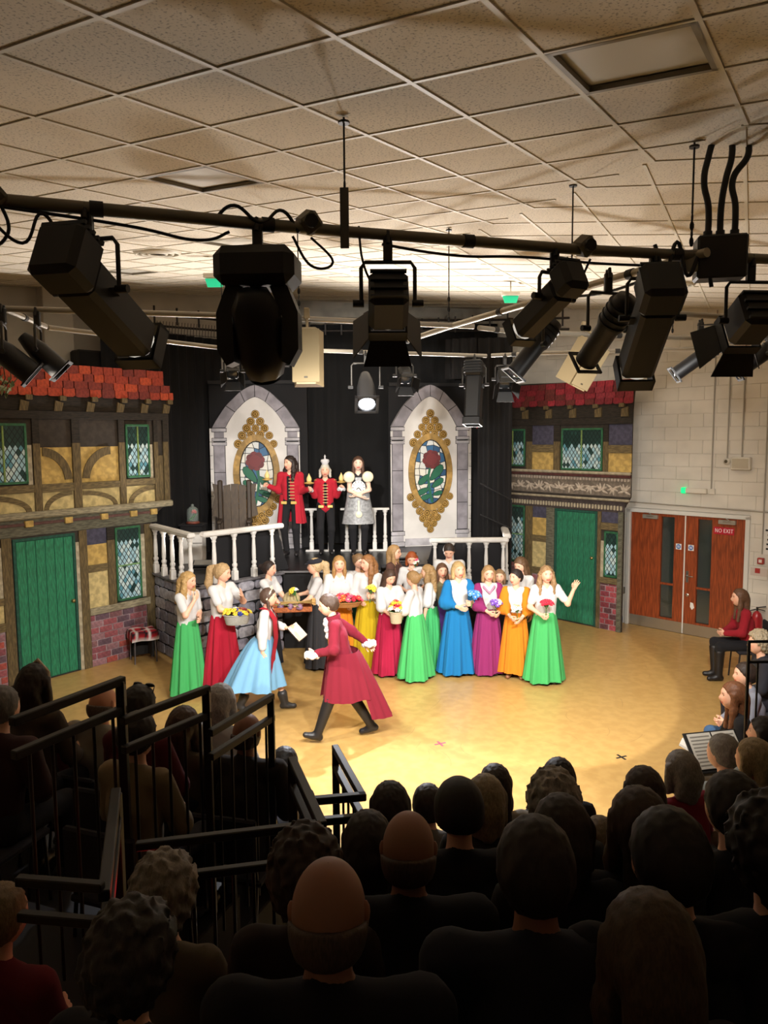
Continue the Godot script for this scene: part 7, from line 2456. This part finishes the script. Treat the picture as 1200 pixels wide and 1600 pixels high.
var chair_proto: Node3D
func chair(label: String, at: Vector3, turn: float) -> void:
	var o: Node3D
	if chair_proto == null:
		o = thing("audience_chair", label, "chair", at, turn, "chairs under the audience")
		var m := flat("1a1a1d", 0.6)
		var fab := cloth("26242a")
		rect(o, "seat", -0.22, 0.42, 0.22, 0.46, -0.24, 0.2, fab, 0.012)
		rect(o, "backrest", -0.21, 0.56, 0.21, 0.84, -0.28, -0.24, fab, 0.012)
		for x in [-0.19, 0.19]:
			var g := Geo.new()
			g.tube([Vector3(x, 0, 0.2), Vector3(x, 0.43, 0.17)], 0.011, 6)
			part(o, "front_leg", g, m)
			g = Geo.new()
			g.tube([Vector3(x, 0, -0.28), Vector3(x, 0.44, -0.22), Vector3(x, 0.8, -0.27)], 0.011, 6)
			part(o, "back_leg", g, m)
		chair_proto = o
	else:
		o = chair_proto.duplicate()
		o.name = numbered(self, "audience_chair")
		add_child(o, true)
		o.position = at
		o.rotation_degrees.y = turn
		o.set_meta("label", label)

func sitter(label: String, px: float, d: float, tier: float, yaw: float, o: Dictionary) -> void:
	# px: sideways metres, d: metres ahead of the camera, tier: platform height
	# px and d are where the head is; the hips sit a little behind it
	var back: float = [0.065, 0.11, 0.15][o.get("v", 0)]
	px -= sin(deg_to_rad(yaw)) * back
	d += cos(deg_to_rad(yaw)) * back
	var sp := {"label": label, "at": Vector3(px, tier, -d), "yaw": yaw, "sit": true, "h": 1.7, "group": "", "cell": 0.018, "slv": 0.97, "topname": "jumper", "crease": 0.01}
	sp.merge(o, true)
	var v: int = o.get("v", 0)
	sp["cache"] = "sit%d" % v
	if v == 1:
		sp["w"] = 1.18; sp["sh"] = 0.175; sp["lean"] = 8
	elif v == 2:
		sp["lean"] = 12; sp["L"] = Vector3(0.05, 0.68, 0.34); sp["R"] = Vector3(-0.05, 0.68, 0.34)
	var pn := person(sp)
	if o.get("wear", "") != "":
		var g := Geo.new()
		if o.wear == "headband":
			g.tube([Vector3(-0.088, -0.02, 0.0), Vector3(-0.085, 0.07, 0.02), Vector3(0, 0.14, 0.03), Vector3(0.085, 0.07, 0.02), Vector3(0.088, -0.02, 0.0)], 0.014, 7)
		else:
			for sd in [-1, 1]: g.ball(Vector3(0.04 * sd, 0.115, 0.05), Vector3(0.032, 0.02, 0.012), Basis.from_euler(Vector3(-0.9, 0, 0)), Color.WHITE, 5, 8)
			g.tube([Vector3(-0.085, 0.03, -0.02), Vector3(-0.07, 0.11, 0.05), Vector3(0.07, 0.11, 0.05), Vector3(0.085, 0.03, -0.02)], 0.004, 5)
		put(pn, o.wear, g.mesh(flat("b8a58c" if o.wear == "headband" else "111012", 0.4)), Transform3D(Basis.IDENTITY, pn.get_meta("hc")))
	chair("dark chair under the %s" % o.get("short", label), Vector3(px, tier, -d), yaw)

func build_audience() -> void:
	# stepped seating on the right, in front of the camera
	var tm := flat("1b1a1c", 0.8)
	var st := thing("seating_tiers", "dark stepped seating platforms under the audience in front", "platform")
	for k in [[0.25, 3.95, 4.72], [0.5, 3.25, 3.95], [0.75, 2.62, 3.25], [1.0, 1.95, 2.62], [1.25, 1.2, 1.95], [1.5, -2.0, 1.2]]:
		var g := Geo.new()
		g.cbox(Vector3(1.75, k[0] / 2, -(k[1] + k[2]) / 2), Vector3(4.3, k[0], k[2] - k[1]), 0.01)
		part(st, "tier", g, tm)
	var sl := thing("seating_tiers", "dark stepped seating platforms under the audience behind the left rails", "platform")
	# left block is turned towards the stage middle
	var f := Vector3(0.35, 0, -0.94).normalized()
	var t := Vector3(0.94, 0, 0.35).normalized()
	for k in [[0.5, 3.78, 4.5], [0.75, 3.0, 3.78], [1.0, 2.3, 3.0]]:
		var c: Vector3 = f * (k[1] + k[2]) / 2 - t * 3.55
		var g := Geo.new()
		g.cbox(Vector3(c.x, k[0] / 2, c.z), Vector3(2.4, k[0], k[2] - k[1]), 0.01, Basis(t, Vector3.UP, -f))
		part(sl, "tier", g, tm)
	# aisle steps between the blocks
	var ai := thing("aisle_steps", "dark aisle steps between the two seating blocks", "steps")
	for k in 3:
		var g := Geo.new()
		g.cbox(Vector3(-0.62, 0.125 * (k + 1), -4.3 + k * 0.55), Vector3(0.5, 0.25 * (k + 1), 0.55), 0.01)
		part(ai, "step", g, tm)
	# rails in front of the left block
	rail_panel("leftmost black guard rail before the left seating", Vector3(-1.5, 2.36, -3.0), Vector3(-1.245, 2.36, -3.5), 1.3, 0.14, 5)
	rail_panel("middle black guard rail before the left seating", Vector3(-1.22, 2.18, -3.47), Vector3(-0.94, 2.18, -3.9), 1.25, 0.14, 5)
	rail_panel("right black guard rail before the left seating", Vector3(-0.91, 1.96, -3.87), Vector3(-0.68, 1.96, -4.4), 1.2, 0.13, 5)
	rail_panel("dark grey rail running across the aisle in front of the light haired person", Vector3(-0.98, 1.88, -2.9), Vector3(-0.27, 1.9, -3.02), 0.9, 0.15, 9, 0.018, false)
	rail_panel("black handrail running away along the left of the aisle gap", Vector3(-0.27, 1.9, -3.02), Vector3(-0.46, 1.9, -3.63), 1.2, 0.12, 0, 0.022)
	rail_panel("black rail across the right of the aisle gap", Vector3(-0.36, 1.7, -3.63), Vector3(-0.12, 1.7, -3.67), 1.0, 0.11, 0, 0.02, false)
	rail_panel("black handrail running away along the right of the aisle gap", Vector3(-0.12, 1.7, -3.67), Vector3(-0.29, 1.7, -4.26), 1.2, 0.11, 5, 0.02)
	rail_panel("grey-edged handrail rising at the lower left", Vector3(-0.965, 1.95, -2.47), Vector3(-1.18, 1.95, -3.2), 0.7, 0.12, 0, 0.022)
	rail_panel("short rail at the lower left beside the person in the red jumper", Vector3(-1.26, 1.98, -2.5), Vector3(-0.98, 1.98, -2.46), 0.7, 0.13, 0, 0.018, false)
	rail_panel("black guard rail at the right edge beside the dark haired child", Vector3(3.4, 1.9, -5.75), Vector3(2.8, 1.9, -5.75), 1.9, 0.16, 4, 0.011)
	# sign lamp with red glow behind the light haired person
	var rl := thing("red_indicator", "small red glowing indicator low behind the light haired person", "lamp", Vector3(-1.02, 1.62, -3.12))
	rect(rl, "housing", -0.04, -0.04, 0.04, 0.04, -0.03, 0.02, flat("141010"), 0.006)
	var g2 := Geo.new()
	g2.cbox(Vector3(0, 0, 0.022), Vector3(0.05, 0.055, 0.006), 0.002)
	part(rl, "red_lens", g2, glow("ff1a2a", 1.0))
	var lo := OmniLight3D.new()
	lo.name = "red_glow"
	rl.add_child(lo)
	lo.position = Vector3(0.0, 0.0, 0.06)
	lo.light_color = Color("ff2030")
	lo.light_energy = 0.006
	lo.omni_range = 12.0
	lo.omni_attenuation = 2.0
	lo.light_size = 0.03
	lo.shadow_enabled = true
	# --- nearest rows
	var grey := "8f8a84"
	sitter("person with big dark grey tousled hair at the bottom left", -0.64, 1.81, 1.00, 165, {"hair": "curly", "hcol": "3c3733", "topcol": "141519", "v": 2, "short": "person with dark grey tousled hair"})
	sitter("person with light grey bobbed hair and beige cardigan by the aisle rail", -0.75, 2.45, 0.75, 168, {"hair": "curly", "hcol": "8d857a", "topcol": "5f5443", "v": 0, "short": "person in the beige cardigan"})
	sitter("person with fair cropped hair and dark red jumper at the left picture edge", -1.46, 2.73, 0.50, 160, {"hair": "short", "hcol": "8a7454", "topcol": "6b0f1c", "v": 1, "short": "person in the dark red jumper"})
	sitter("bald man in dark top in the near row, left of the middle", -0.13, 1.61, 1.25, 180, {"hair": "bald", "hcol": "5a4a40", "skin": "9a6c58", "topcol": "17181f", "v": 1, "short": "nearer bald man"})
	sitter("person with brown curly bob beside the nearer bald man", -0.24, 2.15, 1.00, 180, {"hair": "curly", "hcol": "33221a", "topcol": "2a1d16", "v": 0, "short": "person with the brown curly bob"})
	sitter("bald man in dark jacket in the second row", 0.07, 2.31, 1.00, 178, {"hair": "bald", "hcol": "4f4038", "skin": "8f6450", "topcol": "15161c", "v": 1, "short": "second bald man"})
	sitter("man with short dark hair and blue-grey shirt in the near row, right of the middle", 0.36, 1.77, 1.25, 180, {"hair": "short", "hcol": "241b17", "skin": "94664f", "topcol": "23262f", "v": 1, "short": "man in the blue-grey shirt"})
	sitter("person with smooth brown hair behind the man in the blue-grey shirt", 0.57, 2.38, 1.00, 178, {"hair": "bob", "hcol": "2c211b", "topcol": "1a191c", "v": 0, "short": "person with smooth brown hair"})
	sitter("woman with long light brown hair nearest the camera at the bottom right", 0.53, 1.45, 1.25, 182, {"hair": "long", "hcol": "4e3c2a", "topcol": "141317", "v": 0, "short": "woman nearest the camera"})
	sitter("man with dark short hair in the near row, far right", 0.7, 1.81, 1.25, 186, {"hair": "short", "hcol": "1c1614", "topcol": "131318", "v": 1, "short": "far right near-row man"})
	sitter("dark haired person cut off by the right picture edge", 0.97, 1.83, 1.25, 190, {"hair": "curly", "hcol": "1c1513", "topcol": "121216", "v": 1, "short": "person cut off by the right edge"})
	sitter("woman with long brown hair in the second row on the right", 0.84, 2.43, 1.00, 184, {"hair": "long", "hcol": "3d2b20", "topcol": "17161b", "v": 0, "short": "long haired woman in the second row"})
	sitter("man with dark hair turned slightly left in the second row, far right", 1.21, 2.56, 1.00, 186, {"hair": "short", "hcol": "1d1614", "topcol": "121217", "v": 1, "short": "second row man on the far right"})
	# --- further rows
	sitter("person with white-grey hair in the third row", 0.7, 3.07, 0.75, 182, {"hair": "curly", "hcol": "9a948c", "topcol": "24252a", "v": 0, "short": "white-grey haired person"})
	sitter("person in dark knitted hat in the third row", 0.3, 3.02, 0.75, 180, {"hair": "beanie", "hcol": "131216", "topcol": "17171c", "v": 1, "short": "person in the knitted hat"})
	sitter("woman with long dark hair at the aisle end of the third row", -0.07, 2.77, 0.75, 180, {"hair": "long", "hcol": "1d1513", "topcol": "121116", "v": 0, "short": "dark haired woman at the aisle end"})
	sitter("woman with long dark hair one row further down by the aisle", 0.02, 3.55, 0.50, 180, {"hair": "long", "hcol": "231a17", "topcol": "17161a", "v": 0, "short": "dark haired woman one row down"})
	sitter("person with ash blonde hair beside the knitted hat", 0.49, 3.62, 0.50, 182, {"hair": "bob", "hcol": "8d7f63", "topcol": "2b2926", "v": 0, "short": "ash blonde person"})
	sitter("boy with short dark hair and grey jumper in the front rows", 0.24, 4.22, 0.25, 180, {"hair": "short", "hcol": "261b16", "topcol": "6d6a64", "v": 2, "h": 1.62, "short": "boy in the grey jumper"})
	sitter("woman with dark hair and pale top in the front rows", 0.64, 4.3, 0.25, 184, {"hair": "long", "hcol": "2b1f1a", "topcol": "a89f90", "v": 0, "short": "woman in the pale top"})
	sitter("person with dark pinned-up hair in front of the white-grey haired person", 1.03, 4.38, 0.25, 188, {"hair": "bun", "hcol": "1d1614", "topcol": "1d1c20", "v": 0, "short": "person with pinned-up hair"})
	sitter("person with sandy hair low beside the third row", 1.01, 3.46, 0.50, 185, {"hair": "bob", "hcol": "6f5f45", "topcol": "2a2724", "v": 2, "h": 1.55, "short": "sandy haired person"})
	sitter("woman with long brown hair left of the crimson jumper", 1.3, 3.7, 0.50, 188, {"hair": "long", "hcol": "33241c", "topcol": "221d20", "v": 0, "short": "woman left of the crimson jumper"})
	sitter("person with grey bobbed hair and crimson jumper in the front row", 1.8, 4.48, 0.25, 200, {"hair": "bob", "hcol": grey, "topcol": "8a1530", "v": 0, "short": "person in the crimson jumper"})
	sitter("person with short grey hair and pale collar right of the crimson jumper", 2.38, 5.2, 0.00, 215, {"hair": "short", "hcol": grey, "topcol": "9aa3a3", "v": 1, "h": 1.78, "short": "grey haired person with pale collar"})
	sitter("woman with long blonde hair at the right edge of the front row", 2.28, 4.56, 0.25, 215, {"hair": "long", "hcol": "a08d6a", "topcol": "b4a894", "v": 0, "h": 1.75, "short": "blonde woman at the right edge"})
	sitter("dark haired woman in profile beside the music stand", 2.9, 5.68, 0.00, 240, {"hair": "long", "hcol": "201715", "topcol": "1a191d", "v": 0, "short": "dark haired woman in profile"})
	# --- side row on the right, facing the stage
	sitter("woman in red jumper with long brown hair and tall black boots by the door", 5.0, 10.6, 0.00, -98, {"hair": "long", "hcol": "6b4a33", "topcol": "9c1526", "botcol": "17161a", "v": 2, "boots": 0.8, "short": "woman in the red jumper"})
	sitter("person with curly grey-blonde hair and dark trousers at the right edge", 4.12, 8.25, 0.00, -100, {"hair": "curly", "hcol": "b3a285", "topcol": "2a2a33", "botcol": "1c1a24", "v": 2, "short": "curly grey-blonde person"})
	sitter("boy with dark brown hair in grey shirt and jeans facing the stage", 3.53, 7.33, 0.00, -98, {"hair": "short", "hcol": "33231a", "topcol": "8b8f9c", "botcol": "3e5f86", "v": 2, "h": 1.62, "short": "boy in jeans"})
	sitter("child in bright red jumper behind the boy in jeans", 3.75, 6.85, 0.00, -98, {"hair": "short", "hcol": "5a4030", "topcol": "a8182a", "botcol": "2a2a30", "v": 2, "h": 1.5, "short": "child in the bright red jumper"})
	sitter("woman with long auburn hair, black top and light grey trousers on the side row", 3.07, 6.56, 0.00, -102, {"hair": "long", "hcol": "7a4a2a", "topcol": "141317", "botcol": "a6a29c", "v": 2, "short": "woman in light grey trousers"})
	# --- left block
	sitter("person with dark hair and pale headband high on the left", -2.22, 4.72, 0.75, 162, {"hair": "bob", "hcol": "221815", "topcol": "4a4036", "v": 0, "wear": "headband", "short": "person with the headband"})
	sitter("grey haired person at the left picture edge behind the rail", -2.22, 4.3, 0.75, 162, {"hair": "short", "hcol": "6f6a66", "topcol": "3a1f1e", "v": 1, "short": "grey haired person at the left edge"})
	sitter("person with fair grey hair and dark red scarf behind the left rail", -2.44, 5.04, 0.50, 160, {"hair": "curly", "hcol": "8e8069", "topcol": "5c1720", "v": 0, "short": "person with the red scarf"})
	sitter("bald person in grey shirt above the end of the leftmost rail", -1.93, 5.07, 0.50, 162, {"hair": "bald", "hcol": "6b5c50", "skin": "c08a6e", "topcol": "8d877c", "v": 1, "short": "bald person in the grey shirt"})
	sitter("dark haired person with sunglasses pushed up, behind the middle rail", -1.42, 4.28, 0.75, 162, {"hair": "short", "hcol": "1f1714", "topcol": "5a1620", "v": 0, "wear": "sunglasses", "short": "person with pushed-up sunglasses"})
	sitter("person with silver bobbed hair and white top right of the middle rail", -1.12, 5.05, 0.50, 166, {"hair": "bob", "hcol": "a39d97", "topcol": "cfd0d0", "v": 0, "short": "silver haired person"})
	sitter("dark haired person in beige low behind the middle rail", -1.29, 3.85, 0.75, 160, {"hair": "short", "hcol": "2a1e19", "topcol": "8f7d60", "v": 0, "short": "person in beige"})
	sitter("long brown haired person behind the balusters of the middle rail", -1.26, 4.62, 0.50, 162, {"hair": "long", "hcol": "4a3426", "topcol": "5c5040", "v": 0, "short": "long brown haired person"})
	sitter("bald brown headed person behind the right rail", -0.85, 4.53, 0.50, 166, {"hair": "bald", "hcol": "3a2a22", "skin": "8a5c46", "topcol": "2a2320", "v": 1, "short": "bald person behind the right rail"})
	sitter("dark clothed person low at the right end of the left block", -0.71, 5.17, 0.00, 170, {"hair": "short", "hcol": "17110f", "topcol": "141318", "v": 0, "short": "dark clothed person"})
	# music stand and papers
	var ms := thing("music_stand", "black music stand holding open sheet music on the right", "music stand", Vector3(2.76, 0, -6.15), 12)
	var g := Geo.new()
	g.tube([Vector3(0, 0.02, 0), Vector3(0, 0.75, 0)], 0.012, 8)
	part(ms, "pole", g, flat("141415", 0.4))
	for k in 3:
		g = Geo.new()
		g.tube([Vector3(0, 0.22, 0), Vector3(sin(k * 2.094) * 0.24, 0.01, cos(k * 2.094) * 0.24)], 0.008, 6)
		part(ms, "foot", g, flat("141415", 0.4))
	var bd := Basis.from_euler(Vector3(-0.75, 0, 0))
	g = Geo.new()
	g.cbox(Vector3(0, 0.86, 0), Vector3(0.5, 0.34, 0.012), 0.004, bd)
	g.cbox(Vector3(0, 0.73, 0.12) , Vector3(0.5, 0.02, 0.06), 0.004, bd)
	part(ms, "desk", g, flat("131314", 0.5))
	for sd in [-1, 1]:
		var sm := thing("sheet_music", "left page of sheet music on the stand" if sd < 0 else "right page of sheet music on the stand", "paper", ms.position, 12)
		g = Geo.new()
		g.cbox(Vector3(sd * 0.115, 0.865, 0.0) + bd * Vector3(0, 0.0, 0.0105), Vector3(0.215, 0.3, 0.006), 0.001, bd)
		part(sm, "page", g, flat("cfcabf"))
		g = Geo.new()
		for k in 9: g.box(Vector3(sd * 0.115, 0.865, 0.0) + bd * Vector3(0, 0.12 - 0.03 * k, 0.0142), Vector3(0.18, 0.012, 0.0008), bd)
		part(sm, "staves", g, flat("8a857c"))
	for q in [[Vector3(0.66, 1.72, -2.95), "white programme sheet held in the third row", -30], [Vector3(2.72, 0.69, -6.62), "folded white programme on the lap of the woman in light grey trousers", 60]]:
		var pg := thing("programme", q[1], "paper", q[0], q[2])
		g = Geo.new()
		for sd in [-1, 1]: g.cbox(Vector3(sd * 0.05, 0, 0), Vector3(0.1, 0.004, 0.16), 0.001, Basis.from_euler(Vector3(0.4, 0, 0.25 * sd)))
		part(pg, "sheet", g, flat("d6d2ca"))
	# tape marks on the floor
	for q in [[Vector3(2.56, 0.002, -8.0), "black cross of tape on the floor", "151413"], [Vector3(0.62, 0.002, -8.4), "small pink tape mark on the floor", "d0526a"]]:
		var tp := thing("tape_mark", q[1], "tape", q[0], 25)
		for k in 2:
			g = Geo.new()
			g.box(Vector3.ZERO, Vector3(0.14, 0.002, 0.025), Basis.from_euler(Vector3(0, k * 1.5, 0)))
			part(tp, "strip", g, flat(q[2]))

func _ready() -> void:
	rng.seed = 20
	noise.seed = 4
	var cam := Camera3D.new()
	cam.name = "camera"
	add_child(cam)
	var pitch := -atan(120.0 / 1195.0)
	var cb := Basis(Vector3.RIGHT, pitch) * Basis(Vector3(0, 0, 1), -0.0073)
	cam.transform = Transform3D(cb, Vector3(0, 3.5, 0))
	cam.fov = rad_to_deg(2.0 * atan(800.0 / 1195.0))
	cam.near = 0.05
	cam.far = 60.0
	cam.current = true
	var we := WorldEnvironment.new()
	we.name = "environment"
	var env := Environment.new()
	env.background_mode = Environment.BG_COLOR
	env.background_color = Color.BLACK
	env.ambient_light_source = Environment.AMBIENT_SOURCE_DISABLED
	env.tonemap_mode = Environment.TONE_MAPPER_LINEAR
	env.tonemap_exposure = 1.0
	env.sdfgi_enabled = true
	env.ssao_enabled = true
	env.ssil_enabled = true
	we.environment = env
	add_child(we)
	build_room()
	build_houses()
	build_stage()
	build_rig()
	build_cast()
	build_audience()
	for c in get_children():
		for k in ["wl", "wr", "hc", "nb", "P"]:
			if c.has_meta(k): c.remove_meta(k)
